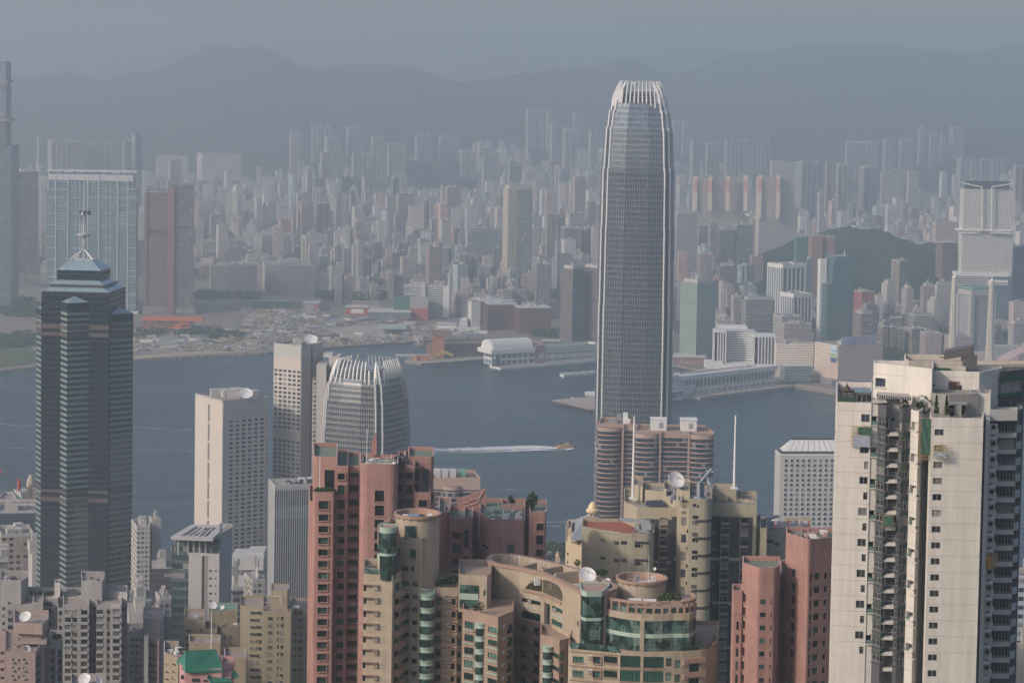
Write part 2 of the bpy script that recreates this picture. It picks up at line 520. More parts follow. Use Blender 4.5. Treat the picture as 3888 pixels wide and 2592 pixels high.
# == THE FAR SHORE
DK=(.045,.055,.065)
FA=dict(res=facade('flats_facade',None,DK,3.0,3.4,.55,.46,.3,attr=True,wvar=.1),dense=facade('crowded_flats_facade',None,(.05,.055,.06),2.9,2.3,.6,.5,.25,attr=True,blinds=.35,wvar=.16),strip=facade('banded_facade',None,(.05,.07,.085),3.5,7.0,1.0,.5,.3,attr=True,gvar=.4,blinds=.12),vert=facade('ribbed_facade',None,(.045,.06,.075),3.2,4.2,.66,.9,.05,attr=True,gvar=.35,blinds=.1),glass=facade('curtain_wall_facade',None,(.05,.10,.12),3.8,1.6,.9,.74,.13,attr=True,gvar=.35,blinds=.05,rough=.06,spec=.8),blank=paint('pale_concrete',(.42,.40,.37),.85,.15,.2),)
ROOF=paint('flat_roof',(.27,.26,.25),.9,.3,.0,scale=.15)
ROOFB=paint('roof_brown',(.24,.17,.13),.9,.25,.0,scale=.15)
PALE=paint('pale_roof_sheet',(.5,.5,.49),.7,.15,.05,scale=.1)
WHITE=paint('white_paint',(.70,.69,.66),.6,.06,.1)
STEEL=paint('grey_steel',(.30,.32,.34),.5,.1,.1,metal=.3)
DARKST=paint('dark_steel',(.05,.055,.06),.6,.15,.1)
SKYL=[9999.0]*600
COVERS=[]
def cover(px0,px1,ytop,d=3500):
 COVERS.append((d,px0,px1,ytop))
LM=[]
TAKEN=[]
def roofclutter(mb,plan,z,m,k=3,hs=(2,6),rr=None):
 r_=rr or rnd
 c=Vector((sum(p[0] for p in plan)/len(plan),sum(p[1] for p in plan)/len(plan)))
 for _ in range(k):
  p=Vector(plan[r_.randrange(len(plan))][:2])
  t=r_.uniform(0,.6)
  a=c+(p-c)*t
  s=min(12,(p-c).length*.35)
  mb.box((a.x,a.y,z),(s*r_.uniform(.6,1.5),s*r_.uniform(.5,1.2),r_.uniform(*hs)),r_.uniform(0,.5),m)
def footing(plan):
 return(sum(p[0] for p in plan)/len(plan),sum(p[1] for p in plan)/len(plan))
def K(name,label,cat,reg,xl,xc,xr,yt,yb,yaw=.25,style='res',col=(.5,.45,.4),dep=22,d=None,roof='flat',lm=None,tops=2,base=None,wall=None,z0=2.6,ym=None):
 "a far building read from its roof line, foot line and three wall edges"
 if d is None:d=PZ(reg,xc,yb,3).y
 elif d>5200:d=5200+(d-5200)*1.42
 if d>6800:z0=max(2.6,ztop(reg,xc,yb,d)-45)
 plan=corner(reg,xl,xc,xr,ym if ym is not None else(yt+yb)/2,d,yaw,dep)
 z1=ztop(reg,xc,yt,d)
 c=footing(plan)
 t=thing(name,(c[0],c[1],z0),label,cat)
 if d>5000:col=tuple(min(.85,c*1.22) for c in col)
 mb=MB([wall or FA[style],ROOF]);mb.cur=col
 if d>5000 and style in('vert','res') and wall in(None,FA[style]):
  A,B=Vector(plan[0]),Vector(plan[1]);e=B-A;n_=max(1,round(e.length/15));nr=Vector((e.y,-e.x)).normalized()
  fr=[]
  for k in range(n_):
   for f,o in((0,0),(.3,0),(.3,-6),(.7,-6),(.7,0)):fr.append(tuple(A+e*((k+f)/n_)+nr*o))
  full=fr+[plan[1],plan[2],plan[3]]
  mb.prism(full,z0,z1,0,1)
  for k in range(n_):
   p_=A+e*((k+.5)/n_)-nr*11
   mb.box((p_.x,p_.y,z1),(e.length/n_*.42,7,rnd.uniform(3,9)),yaw,0,1)
 else:mb.prism(plan,z0,z1,0,1)
 mb.build('wall',t)
 rb=MB([FA['blank'],ROOF]);rb.cur=col
 if roof=='flat':
  rb.parapet(plan,z1,1.6,.6,0)
  if tops:roofclutter(rb,inset(plan,2),z1,0,tops)
 elif roof=='core':
  rb.prism(inset(plan,3),z1,z1+5,0,1)
  roofclutter(rb,inset(plan,5),z1+5,0,2)
 elif roof=='pale':
  rb.mats=[PALE,PALE]
  rb.prism(inset(plan,-.6),z1,z1+1.4,0,1,True);roofclutter(rb,inset(plan,4),z1+1.4,0,4,(1.5,4))
 if rb.f:rb.build('roof',t)
 if base:
  bb=MB([FA['strip'],ROOF]);bb.cur=base[1]
  bb.prism(inset(plan,-base[2]),z0,z0+base[0],0,1);bb.build('podium',t)
 px0=q(reg,xl,yt)[0];px1=q(reg,xr,yt)[0];py=q(reg,xc,yt)[1]
 cover(px0,px1,py,d)
 TAKEN.append((c[0],c[1],max((Vector(p)-Vector(c)).length for p in plan)+4))
 if lm:LM.append(((px0+px1)/2,py,lm))
 t['_plan']=[x for p in plan for x in p];t['_z']=z1
 return t,plan,z1,d
CREAM,PINKW,GREYW,WHT,TAN,BRN,BLU,GRN=(.55,.48,.40),(.52,.38,.33),(.42,.42,.42),(.68,.66,.62),(.42,.33,.26),(.2,.13,.1),(.35,.45,.52),(.25,.42,.38)
t,pl,z1,d=K('unfinished_tower','tallest tower at the left edge, glass below and bare frame at its top','tower','b',-330,-330,97,-110,1350,.0,'glass',(.22,.25,.29),60,d=3950,roof=None,lm='unfinished glass tower')
pl2=corner('a',-300,-300,68,760,3953,0,50)
z2=ztop('a',0,1030,3953);z3=ztop('a',0,522,3953)
mb=MB([FA['blank'],DARKST,facade('core_netting',(.16,.22,.30),(.08,.12,.2),4.5,5,.7,.6,.2,wvar=.3)])
mb.cur=(.4,.35,.3)
mb.prism(inset(pl2,4.5),z1,z3,2,1)
mb.build('concrete_core',t)
fb=MB([paint('bare_concrete',(.34,.28,.25),.9,.2,.1)])
z=z1+4;k=0
while z<z3-5:
 e=1.5 if z<z2 else 4.0
 p_=inset(pl2,e-(3 if k%9==0 else 0));fb.prism(p_,z,z+.8,0,0,True);z+=5;k+=1
p_=inset(pl2,-2);fb.prism(p_,z2,z2+4,0,0,True)
p_=inset(pl2,1);zb=ztop('a',0,700,3953);fb.prism(p_,zb,zb+3,0,0,True)
for cx_,cy_ in inset(pl2,10):fb.tube((cx_,cy_,z1),(cx_,cy_,z3),2,2,6)
fb.build('floor_slabs',t)
K('brown_tower','slim brown flat tower standing between unfinished tower and wide blue glass slab','tower','b',103,160,325,118,1165,.3,'vert',(.30,.24,.21),d=4380,roof='core',base=(22,(.4,.36,.33),5),lm='slim brown tower')
t,pl,z1,d=K('wide_glass_slab','very wide blue glass apartment slab with white frame and flat canopy roof','tower','b',395,395,1157,262,1310,.0,'glass',(.30,.42,.48),26,roof=None,lm='wide blue glass slab')
pm=corner('b',412,412,1132,700,d+.6,0,24)
zt=ztop('b',770,150,d)
mb=MB([FA['glass'],ROOF]);mb.cur=(.34,.46,.52);mb.prism(pm,z1,zt,0,1);mb.build('upper_wall',t)
fr=MB([paint('frame_grey_white',(.50,.51,.51),.6,.05,.05)])
def bpx(fr,reg,x0,x1,y0,y1,d_,dep,m=0):
 "an upright slab facing the viewer, read from the picture at depth d_"
 a,b_=W(reg,x0,(y0+y1)/2,d_),W(reg,x1,(y0+y1)/2,d_)
 zt_,zb_=ztop(reg,(x0+x1)/2,y0,d_),ztop(reg,(x0+x1)/2,y1,d_)
 fr.prism([(a.x,d_),(b_.x,d_),(b_.x,d_+dep),(a.x,d_+dep)],zb_,zt_,m,m,True)
bpx(fr,'b',412,1132,140,192,d-.9,26)
bpx(fr,'b',398,1160,106,119,d-3,32)
for x in(472,575,745,838,998,1085):bpx(fr,'b',x-4,x+4,150,1310,d-1.6,2.2)
for x in(640,677,902,938):bpx(fr,'b',x-2,x+2,195,1310,d-1.2,1.8)
for y in(265,338,470,570,665,765,862,960,1010,1055,1160,1250):
 bpx(fr,'b',397,470,y-3,y+3,d-1,1.4)
 bpx(fr,'b',1087,1156,y-3,y+3,d-1,1.4)
 bpx(fr,'b',612,700,y-2,y+2,d-.9,1.3);bpx(fr,'b',870,960,y-2,y+2,d-.9,1.3)
for x0,x1 in((482,570),(750,832),(1005,1080)):
 for y in list(range(200,470,68))+list(range(470,610,22)):bpx(fr,'b',x0,x1,y-2,y+2,d-.9,1.3)
for x in(420,520,620,720,820,920,1020,1120):bpx(fr,'b',x-3,x+3,119,140,d-.5,20)
fr.build('white_frame',t)
pb=MB([WHITE]);bpx(pb,'b',1070,1170,1305,1330,d-6,30);bpx(pb,'b',1095,1130,1330,1450,d-2,20);pb.build('podium',t)
t,pl,z1,d=K('red_brown_tower','massive red brown twin tower with taller half on its right','tower','b',1225,1235,1430,292,1320,.12,'res',(.22,.14,.12),40,roof='flat',lm='red brown twin tower')
p2=corner('b',1412,1450,1648,700,d-3,.12,40);zt=ztop('b',1450,242,d)
mb=MB([facade('red_brown_flats_glass',(.19,.135,.12),(.07,.10,.13),3.2,4.5,.8,.6,.2),ROOF]);mb.prism(p2,2.6,zt,0,1);mb.build('tall_wing',t)
mb=MB([paint('red_cladding',(.22,.11,.095),.7,.1,.1),ROOF])
bpx(mb,'b',1425,1480,255,1310,d-6,8);bpx(mb,'b',1225,1250,290,1310,d-1.5,6)
bpx(mb,'b',1225,1480,598,606,d-6.5,4);bpx(mb,'b',1480,1600,570,582,d-4.5,4)
mb.build('red_cladding',t)
mb=MB([paint('flat_canopy_metal',(.2,.13,.12),.6)]);mb.prism(inset(p2,-1.5),zt,zt+2.5,0,0,True);mb.build('roof_slab',t)
pb=MB([FA['strip'],ROOF]);pb.cur=(.38,.35,.33);pb.prism(inset([pl[0],p2[1],p2[2],pl[3]],-4),2.6,16,0,1);pb.build('podium',t)
TAKEN.append((*footing(p2),45))
t,pl,z1,d=K('domed_tower','dark distant tower with a rounded dome top behind wide blue slab','tower','a',1010,1060,1205,1200,2000,.3,'glass',(.28,.27,.27),d=5500,roof='flat',lm='domed dark tower')
c_=W('a',1160,1200,5512);rr_=(W('a',1205,1200,5512).x-c_.x)
mb=MB([FA['glass'],ROOF]);mb.cur=(.25,.25,.26)
zd=ztop('a',1160,1150,5512);zt=ztop('a',1160,1128,5512)
mb.lathe([(rr_,z1-60),(rr_,zd),(rr_*.8,zd+(zt-zd)*.7),(rr_*.4,zt),(0,zt)],(c_.x,c_.y,0),16);mb.build('round_turret',t)
d=PZ('b',1400,1448,3).y
t=thing('orange_station',(W('b',1450,1400,d).x,d,3),'low station shed with orange frames at the foot of twin tower','station')
og=paint('orange_steel',(.55,.14,.05),.6,.12,.15)
mb=MB([FA['strip'],ROOF]);mb.cur=(.3,.22,.2);bpx(mb,'b',1215,1640,1380,1448,d,20,0);mb.build('wall',t)
mb=MB([og]);bpx(mb,'b',1212,1720,1362,1385,d-4,30);bpx(mb,'b',1212,1610,1436,1448,d-2,3);bpx(mb,'b',1520,1610,1395,1412,d-2,3)
for x in range(1215,1640,38):bpx(mb,'b',x,x+5,1385,1436,d-1.5,2)
bpx(mb,'b',1490,1540,1410,1462,d-3,8);mb.build('orange_frame',t)
K('slab_block','long weathered slab of flats with dark vertical shafts, left of its twin','apartment block','b',1710,1790,2187,925,1168,.18,'dense',(.46,.40,.35),tops=9,lm='long slab of flats')
K('slab_block','long weathered slab of flats with cluttered roof, right of its twin','apartment block','f',78,130,530,135,362,.18,'dense',(.47,.41,.36),tops=9,lm='long slab with cluttered roof')
K('corner_block','cream block with thin floor bands behind the long slabs of flats','apartment block','b',1690,1722,1905,715,905,.2,'strip',(.52,.46,.40),d=4750,lm='cream banded block')
K('corner_block','grey banded block right beside a cream banded one behind long slabs','apartment block','b',1915,1950,2062,708,890,.3,'strip',(.44,.42,.40),d=4760)
K('ribbed_block','wide grey block of flats with pale ribs above the cluttered slab','apartment block','e',30,100,345,1325,1568,.15,'vert',(.52,.48,.45),d=4700,tops=6,lm='wide ribbed grey block')
K('ribbed_block','wide pale block of flats with many fine floor lines beside ribbed grey block','apartment block','e',345,470,660,1342,1568,.3,'dense',(.52,.49,.46),d=4690,tops=5)
t,pl,z1,d=K('slender_tower','very slender cream flat tower with shaded right half beside low brown warehouses','tower','j',15,62,266,-190,752,.35,'res',(.50,.43,.36),d=4150,roof='core',lm='slender cream tower')
mb=MB([FA['vert'],ROOF]);mb.cur=(.28,.30,.32)  # darker grey paints in the shade on the tower's unlit right half
bpx(mb,'j',140,262,-172,740,d-3.5,22,0);mb.build('grey_wing',t)
t,pl,z1,d=K('white_office_slab','long white office slab with pale blue window bands behind red box','office block','f',1305,1305,1640,300,572,.06,'strip',(.66,.66,.62),24,roof='flat',lm='long white office slab')
mb=MB([FA['res'],WHITE]);mb.cur=(.68,.67,.63)
bpx(mb,'f',1452,1488,282,572,d-1.5,28,0);bpx(mb,'f',1640,1690,312,575,d+1.5,26,1);mb.build('stair_tower',t)
d=PZ('f',1430,592,3).y
t=thing('red_grey_hall',(W('f',1430,592,d).x,d+12,3),'tall boxy hall, grey above and brick red below','hall')
mb=MB([paint('grey_panel',(.33,.32,.33),.7,.1,.1),paint('red_panel',(.38,.09,.07),.7,.1,.1)])
bpx(mb,'f',1356,1514,408,492,d,26,0);mb.build('wall',t)
mb=MB([paint('red_panel',(.38,.09,.07))]);bpx(mb,'f',1356,1512,492,590,d-.1,26,0);mb.build('red_base',t)
mb=MB([paint('green_netting',(.05,.15,.11),.9,.3,.2)]);bpx(mb,'f',1215,1356,400,528,d+14,26,0);mb.build('netted_wing',t)
cover(*[q('f',x,405)[0] for x in(1215,1514)],q('f',1400,405)[1]);LM.append((*q('f',1430,405),'red and grey hall'));TAKEN.append((t.location.x-15,d+14,45))
def low(name,label,cat,reg,x0,x1,y0,y1,mats,dep=24,band=None,d=None):
 d=d or PZ(reg,(x0+x1)/2,y1,3).y
 c=W(reg,(x0+x1)/2,y1,d)
 t=thing(name,(c.x,d+dep/2,3),label,cat)
 mb=MB([mats[0]]);mb.cur=(.4,.42,.42)
 bpx(mb,reg,x0,x1,y0,y1,d,dep,0);mb.build('wall',t)
 mb=MB([mats[1]]);z=ztop(reg,(x0+x1)/2,y0,d);a,b_=W(reg,x0,y0,d),W(reg,x1,y0,d)
 mb.prism([(a.x-1,d-1.5),(b_.x+1,d-1.5),(b_.x+1,d+dep+1),(a.x-1,d+dep+1)],z,z+1.2,0,0,True);mb.build('roof',t)
 if band:
  mb=MB([band[0]]);bpx(mb,reg,band[1],band[2],band[3],band[4],d-.6,2,0);mb.build('panel',t)
 TAKEN.append((c.x,d+dep/2,(b_.x-a.x)/2+8))
 return t
RED=MATS['red_panel']
low('glass_pavilion','low glass fronted pavilion with pale flat roof left of red hall','pavilion','f',1005,1362,528,598,(FA['glass'],PALE),60)
low('red_white_shed','red shed with a white front panel on the building land','shed','f',815,1003,487,548,(RED,PALE),30,(WHITE,858,962,500,535))
low('red_white_shed','grey and red shed below the trees left of crane','shed','f',452,580,452,505,(MATS['grey_panel'],PALE),40,(RED,545,580,460,505))
low('beige_hall','plain beige windowless hall behind the red and white shed','hall','f',868,1115,445,492,(paint('beige_wall',(.36,.3,.24)),ROOF),20)
low('green_sports_screen','long green fence screen along playing field','fence','f',0,355,432,490,(paint('green_screen',(.06,.16,.12)),PALE),2)
low('white_site_office','white single storey site office near the white stepped building','site office','f',1590,1755,632,668,(WHITE,PALE),26)
low('white_site_office','small white site office behind green roofed shed','site office','f',1308,1408,618,635,(WHITE,PALE),14)
low('brick_quay_building','low brick building beside the quay in front of brown warehouses','building','j',355,830,1112,1150,(paint('brick_red',(.28,.15,.12)),PALE),16)
low('brick_podium','brick and glass podium below green glass tower','podium','j',1452,1750,1248,1305,(facade('brick_podium_facade',(.33,.18,.14),(.2,.26,.26),6,9,.5,.6,.2),PALE),40)
d=PZ('f',1200,712,3).y
t=thing('open_shed',(W('f',1200,700,d).x,d+20,3),'open sided shed with sloping pale green roof on posts','shed')
a,b_=W('f',1085,660,d),W('f',1330,672,d);c1,c0=W('f',1330,660,d+75),W('f',1110,618,d+75)
mb=MB([paint('pale_green_roof',(.34,.39,.36),.7,.12,.1)])
zr=15
mb.face([(a.x,d,zr-4),(b_.x,d,zr-4),(b_.x-4,d+30,zr),(a.x-2,d+30,zr)]);mb.face([(a.x-2,d+30,zr),(b_.x-4,d+30,zr),(b_.x-8,d+60,zr-4),(a.x-4,d+60,zr-4)])
mb.build('roof',t)
mb=MB([STEEL])
for k in range(9):
 X=a.x+(b_.x-a.x)*k/8
 for Y in(d+1,d+58):mb.tube((X-3,Y,3),(X-3,Y,zr-4),.5,.5,5)
mb.build('posts',t)
t,pl,z1,d=K('white_stepped_building','narrow white tower with stepped white podium at the left of brown warehouses','building','f',1850,1882,1958,440,690,.35,'res',(.72,.70,.66),roof='flat',lm='white stepped building')
mb=MB([FA['res'],WHITE]);mb.cur=(.72,.70,.66)
bpx(mb,'f',1780,1850,590,690,d-2,24,0);bpx(mb,'f',1765,1950,655,695,d-6,26,0);bpx(mb,'f',1808,1838,572,600,d+2,10,1);mb.build('podium',t)
for i,(x0,xc,x1,yt,yb,dd,nm) in enumerate(((-270,50,85,768,1010,70,'left'),(-170,60,170,798,1028,40,'mid'),(60,245,428,832,1044,0,'right'))):
 pass
d0=PZ('j',245,1044,3).y
wh=facade('warehouse_facade',(.17,.095,.075),(.10,.06,.05),3.6,6,.9,.45,.3,blinds=.0,gvar=.5)
for i,(reg,x0,xc,x1,yt,dd) in enumerate((('j',-270,-210,30,770,95),('j',-150,-95,140,800,45),('j',60,160,428,830,0))):
 K('brown_warehouse',('farthest of the three brown warehouses with pale roofs','middle of the three brown warehouses with pale roofs','nearest and rightmost brown warehouse with pale roof')[i],'warehouse',reg,x0,xc,x1,yt,1044,.2,'dense',BRN,60,d=d0+dd,roof='pale',lm='brown warehouses' if i==2 else None,wall=wh)
cop=(.36,.20,.15)
gt=facade('copper_banded_glass',cop,(.045,.10,.12),3.9,20,1.0,.68,.2,blinds=.0,gvar=.3,rough=.08,spec=.7)
gt2=facade('copper_banded_green_glass',(.44,.30,.24),(.13,.29,.26),3.9,4.0,1.0,.7,.2,blinds=.12,blind_col=(.2,.32,.3),gvar=.5,rough=.2,spec=.5)
K('copper_banded_tower','left of two dark glass towers with copper bands by the quay','office tower','j',430,612,705,498,1092,.75,'glass',cop,d=3560,roof='core',wall=gt,lm='copper banded towers')
K('copper_banded_tower','right of two dark glass towers with copper bands, half behind tallest tower','office tower','j',700,822,960,492,1100,.75,'glass',cop,d=3575,roof='core',wall=gt)
K('green_glass_tower','broad green glass office tower with pinkish bands right of tallest tower','office tower','j',1455,1668,1828,618,1250,.6,'glass',cop,d=3420,roof='core',wall=gt2,lm='broad green glass tower')
t,pl,z1,d=K('grey_hospital','pale grey slab with a grid of small dark windows and dark cross','hospital','j',258,258,480,408,745,.0,'dense',(.50,.50,.50),24,d=4350,roof='flat',lm='pale grey hospital')
mb=MB([FA['res'],ROOF]);mb.cur=(.42,.44,.47);bpx(mb,'j',478,600,402,745,d-4,30,0);mb.build('side_wing',t)
mb=MB([paint('cross_navy',(.06,.08,.14))]);bpx(mb,'j',522,538,418,466,d-4.8,.6);bpx(mb,'j',508,552,434,450,d-4.85,.6);mb.build('cross',t)
mb=MB([FA['strip'],ROOF]);mb.cur=(.48,.47,.45);bpx(mb,'j',262,430,625,770,d-30,20,0);mb.build('podium',t)
def ribbed(label,reg,x0,xc,x1,yt,yb,yaw,ribs,d=None,lm=None):
 t,pl,z1,d=K('ribbed_office_block',label,'office block',reg,x0,xc,x1,yt,yb,yaw,'glass',(.14,.17,.2),d=d,roof='flat',lm=lm)
 mb=MB([WHITE])
 for(a,b_),n in zip(((pl[3],pl[0]),(pl[0],pl[1])),ribs):
  for k in range(n+1):
   f=k/n;X=a[0]+(b_[0]-a[0])*f;Y=a[1]+(b_[1]-a[1])*f
   mb.box((X,Y,3),(2.0,2.0,z1-3),yaw)
 mb.parapet(inset(pl,-.8),z1-4,6.5,1.2);mb.build('white_ribs',t)
 return t
ribbed('dark glass block with white vertical ribs left of sloped green tower','n',-180,190,372,245,548,.55,(7,5),d=3850,lm='white ribbed dark block')
ribbed('lower white ribbed office block in front of taller ribbed one','n',103,285,430,495,672,.5,(6,5),d=3700)
dn=3620
t=thing('sloped_glass_tower',(W('n',640,860,dn).x,dn+20,3),'green glass tower with a curved sloping top and white side fin','office tower')
zt,zm,zl=ztop('n',650,182,dn),ztop('n',575,260,dn),ztop('n',545,400,dn)
P0=corner('n',492,600,782,600,dn,.28,30)
gg=facade('sloped_tower_glass',(.10,.17,.17),(.045,.10,.105),4.0,1.8,.92,.8,.1,blinds=.0,gvar=.3,rough=.06,spec=.8)
mb=MB([gg,ROOF])
def lerp(a,b_,f):return(a[0]+(b_[0]-a[0])*f,a[1]+(b_[1]-a[1])*f)
prof=[(0,1.0),(zm*.62,1.0),(zm*.8,.985),(zm,.95),(zt*.985,.86),(zt,.82)]
for(za,fa),(zb,fb_) in zip(prof,prof[1:]):
 qa=[lerp(P0[1],P0[0],fa),P0[1],P0[2],lerp(P0[2],P0[3],fa)]
 qb=[lerp(P0[1],P0[0],fb_),P0[1],P0[2],lerp(P0[2],P0[3],fb_)]
 mb.prism(qa,2.6+za,2.6+zb,0,1,poly1=qb,zr=0,top=zb==zt)
mb.build('wall',t)
mb=MB([WHITE,gg])
b0,b1=P0[3],P0[0]
fin=corner('n',478,500,556,600,dn+14,.28,12)
mb.prism(fin,2.6,ztop('n',520,188,dn+14),0,0);mb.build('white_fin',t)
mb=MB([gg,ROOF]);mb.prism(corner('n',500,560,604,600,dn-4,.28,20),2.6,zl,0,1);mb.build('low_wing',t)
mb=MB([WHITE]);a=W('n',713,185,dn+15);mb.tube((a.x,a.y,zt-5),(a.x,a.y,ztop('n',713,118,dn+15)),.9,.5);mb.build('mast',t)
cover(q('n',492,0)[0],q('n',782,0)[0],q('n',600,200)[1]);LM.append((*q('n',640,200),'sloped green glass tower'));TAKEN.append((t.location.x,dn+20,40))
for i,(x0,xc,x1,yt) in enumerate(((990,1035,1082,765),(1082,1110,1152,768),(1155,1180,1212,785),(1214,1285,1392,782))):
 K('brown_flats',('leftmost of four joined brown blocks of flats behind big hotel','second of four joined brown blocks of flats behind big hotel','narrow third of four joined brown blocks of flats behind big hotel','widest and rightmost of four joined brown blocks of flats behind big hotel')[i],'apartment block','n',x0,xc,x1,yt,1030,.3,'strip',(.36,.27,.22),d=3560,lm='four brown blocks of flats' if i==1 else None)
K('pink_grey_block','pinkish grey block with dense small windows right of the brown flats','apartment block','n',1352,1400,1535,820,1042,.2,'dense',(.42,.34,.33),d=3480)
K('pink_grey_block','pinkish low block behind left spire of white tower roof','apartment block','n',1540,1600,1805,850,1000,.2,'dense',(.40,.34,.34),d=3470)
dm=3850
t,pl,z1,d=K('white_residential_tower','tall white apartment tower with crossed roof beams and brand sign near its base','tower','m',1688,1720,2150,935,1700,.08,'dense',(.68,.66,.60),d=dm,roof=None,ym=1250,lm='tall white apartment tower')
mb=MB([DARKST]);mb.prism(inset(pl,6),z1,ztop('m',1930,872,dm),0,0);mb.build('roof_plant',t)
mb=MB([WHITE])
def barpx(mb,reg,pts,d_,r,m=0):
 for a,b_ in zip(pts,pts[1:]):mb.tube(W(reg,*a,d_),W(reg,*b_,d_),r,r,4,m)
barpx(mb,'m',[(1690,878),(1885,920),(1885,1290)],d-2,1.3);barpx(mb,'m',[(2155,888),(1968,918),(1968,1290)],d-2,1.3)
for y in(1290,):bpx(mb,'m',1680,2140,y-9,y+4,d-2,30)
bpx(mb,'m',1680,1865,1302,1316,d-1.5,2);bpx(mb,'m',1955,2135,1302,1316,d-1.5,2)
barpx(mb,'m',[(1790,1294),(1825,1310),(1858,1294)],d-1.6,.9);barpx(mb,'m',[(1962,1294),(2000,1310),(2040,1294)],d-1.6,.9)
mb.build('roof_beams',t)
mb=MB([FA['strip'],WHITE]);mb.cur=(.6,.59,.55)
bpx(mb,'n',1662,2115,306,335,d-4,32,1);bpx(mb,'n',1668,1950,335,440,d-3,30,0);mb.build('podium',t)
mb=MB([FA['glass']]);mb.cur=(.2,.25,.28);bpx(mb,'n',1950,2112,335,880,d-3,30,0);mb.build('lower_glass',t)
mb=MB([paint('sign_white',(.75,.74,.72))]);bpx(mb,'n',1932,2104,366,408,d-5,1.5);sg=mb.build('sign_board',t)
def text(body,reg,x0,x1,y0,y1,d_,mat,parent,name='lettering',n=None,depth=.15):
 cu=bpy.data.curves.new(name,'FONT');cu.body=body;cu.extrude=depth
 tmp=bpy.data.objects.new('tmp',cu);C.objects.link(tmp)
 dg=bpy.context.evaluated_depsgraph_get();dg.update()
 me=bpy.data.meshes.new_from_object(tmp.evaluated_get(dg));bpy.data.objects.remove(tmp)
 xs=[v.co.x for v in me.vertices];ys=[v.co.y for v in me.vertices]
 a,b_=W(reg,x0,y1,d_),W(reg,x1,y1,d_)
 ht=ztop(reg,x0,y0,d_)-a.z
 mb=MB([mat]);ev=(b_-a);ev.z=0
 L=ev.length;ev.normalize();nv=Vector((ev.y,-ev.x,0))
 def T(v):return a+ev*((v.x-min(xs))/(max(xs)-min(xs))*L)+Vector((0,0,(v.y-min(ys))/(max(ys)-min(ys))*ht))+nv*v.z
 for p in me.polygons:mb.face([T(me.vertices[i].co) for i in p.vertices])
 return mb.build(name,parent)
text('Canon','n',1952,2096,372,402,d-5.3,paint('sign_purple',(.22,.03,.10)),t)
t,pl,z1,d=K('dark_crowned_hotel','grey hotel with pale corner piers and green crown before tall white tower','hotel','n',1682,1790,1975,500,880,.35,'res',(.38,.38,.39),d=3600,roof=None,lm='crowned hotel')
mb=MB([FA['blank'],paint('green_roof_sheet',(.16,.3,.26))]);mb.cur=CREAM
mb.prism(inset(pl,-1.5),z1,z1+8,0,1,True);mb.prism(inset(pl,4),z1+8,z1+12,1,1)
for p_ in pl:mb.box((p_[0],p_[1],3),(6,6,z1-3),.35,0)
mb.build('crown',t)
K('black_tower','dark grey banded tower at the right edge beyond second spire','office tower','n',2128,2150,2420,85,560,.2,'strip',(.16,.17,.2),d=3900,lm='dark tower at right edge')
dh=3330
t=thing('curved_hotel',(W('j',2020,1300,dh).x,dh+30,3),'white hotel with curved banded front between two ribbed ends','hotel')
zt=ztop('j',1900,1030,dh)
a,b_=W('j',1915,1200,dh),W('j',2175,1200,dh+4)
n_=14;front=[]
for k in range(n_+1):
 f=k/n_;front.append((a.x+(b_.x-a.x)*f,a.y+(b_.y-a.y)*f+14*sin(pi*f)))
hb=facade('curved_hotel_bands',(.80,.79,.75),(.08,.085,.09),3.3,30,1.0,.45,.35,blinds=.0,gvar=.3)
mb=MB([hb,PALE]);mb.prism(front+[(b_.x,b_.y+40),(a.x,a.y+40)],12,zt,0,1);mb.build('curved_front',t)
def ribwall(mb,pl,z0,z1,n,m0=1,m1=0):
 mb.prism(pl,z0,z1,m0,m0)
 for(a_,b2),k_ in zip(((pl[3],pl[0]),(pl[0],pl[1])),n):
  for k in range(k_+1):
   p_=lerp(a_,b2,k/k_);mb.box((p_[0],p_[1],z0),(1.6,1.6,z1-z0),0,m1)
 mb.prism(inset(pl,-1),z1,z1+3,m1,m1,True)
mb=MB([WHITE,DARKST]);ribwall(mb,corner('j',1828,1828,1915,1150,dh-8,0.05,30),10,zt,(4,4));mb.build('end_tower',t)
mb=MB([WHITE,DARKST]);ribwall(mb,corner('j',2168,2168,2330,1200,dh-16,0.05,60),6,ztop('j',2200,1075,dh-16),(4,6));mb.build('end_tower',t)
mb=MB([WHITE,PALE]);bpx(mb,'j',1745,1890,1285,1345,dh-22,30,0);bpx(mb,'j',1890,2330,1310,1345,dh-26,40,0);bpx(mb,'j',1860,2100,985,1032,dh+40,30,0);mb.build('podium',t)
cover(q('j',1828,0)[0],q('j',2330,0)[0],q('j',0,1035)[1]);LM.append((*q('j',2020,1030),'curved white hotel'));TAKEN.append((t.location.x,dh+25,60))
t,pl,z1,d=K('cream_hotel','cream hotel with stacked balcony rows right of the curved hotel','hotel','n',122,132,450,898,1118,.08,'strip',(.62,.54,.44),45,d=3270,roof='flat',tops=5,wall=facade('balcony_hotel_facade',(.86,.76,.63),(.28,.23,.19),3.3,3.6,.76,.32,.3,blinds=.1),lm='cream balcony hotel')
mb=MB([FA['strip'],ROOF]);mb.cur=(.55,.5,.44);bpx(mb,'n',290,450,1105,1165,d-4,30,0);mb.build('podium',t)
hw=facade('big_hotel_facade',(.70,.57,.47),(.17,.14,.12),3.3,3.7,.66,.36,.3,blinds=.12,wvar=.1)
t,pl,z1,d=K('big_hotel','big tan hotel with blue rooftop sign and tall billboard on its corner','hotel','n',455,662,1035,930,1265,.55,'res',TAN,d=3200,roof='flat',tops=7,wall=hw,lm='big tan hotel')
bw=MB([paint('billboard_white',(.72,.74,.76)),paint('billboard_navy',(.05,.09,.22)),paint('billboard_green',(.35,.42,.22)),paint('billboard_sky',(.45,.62,.75))])
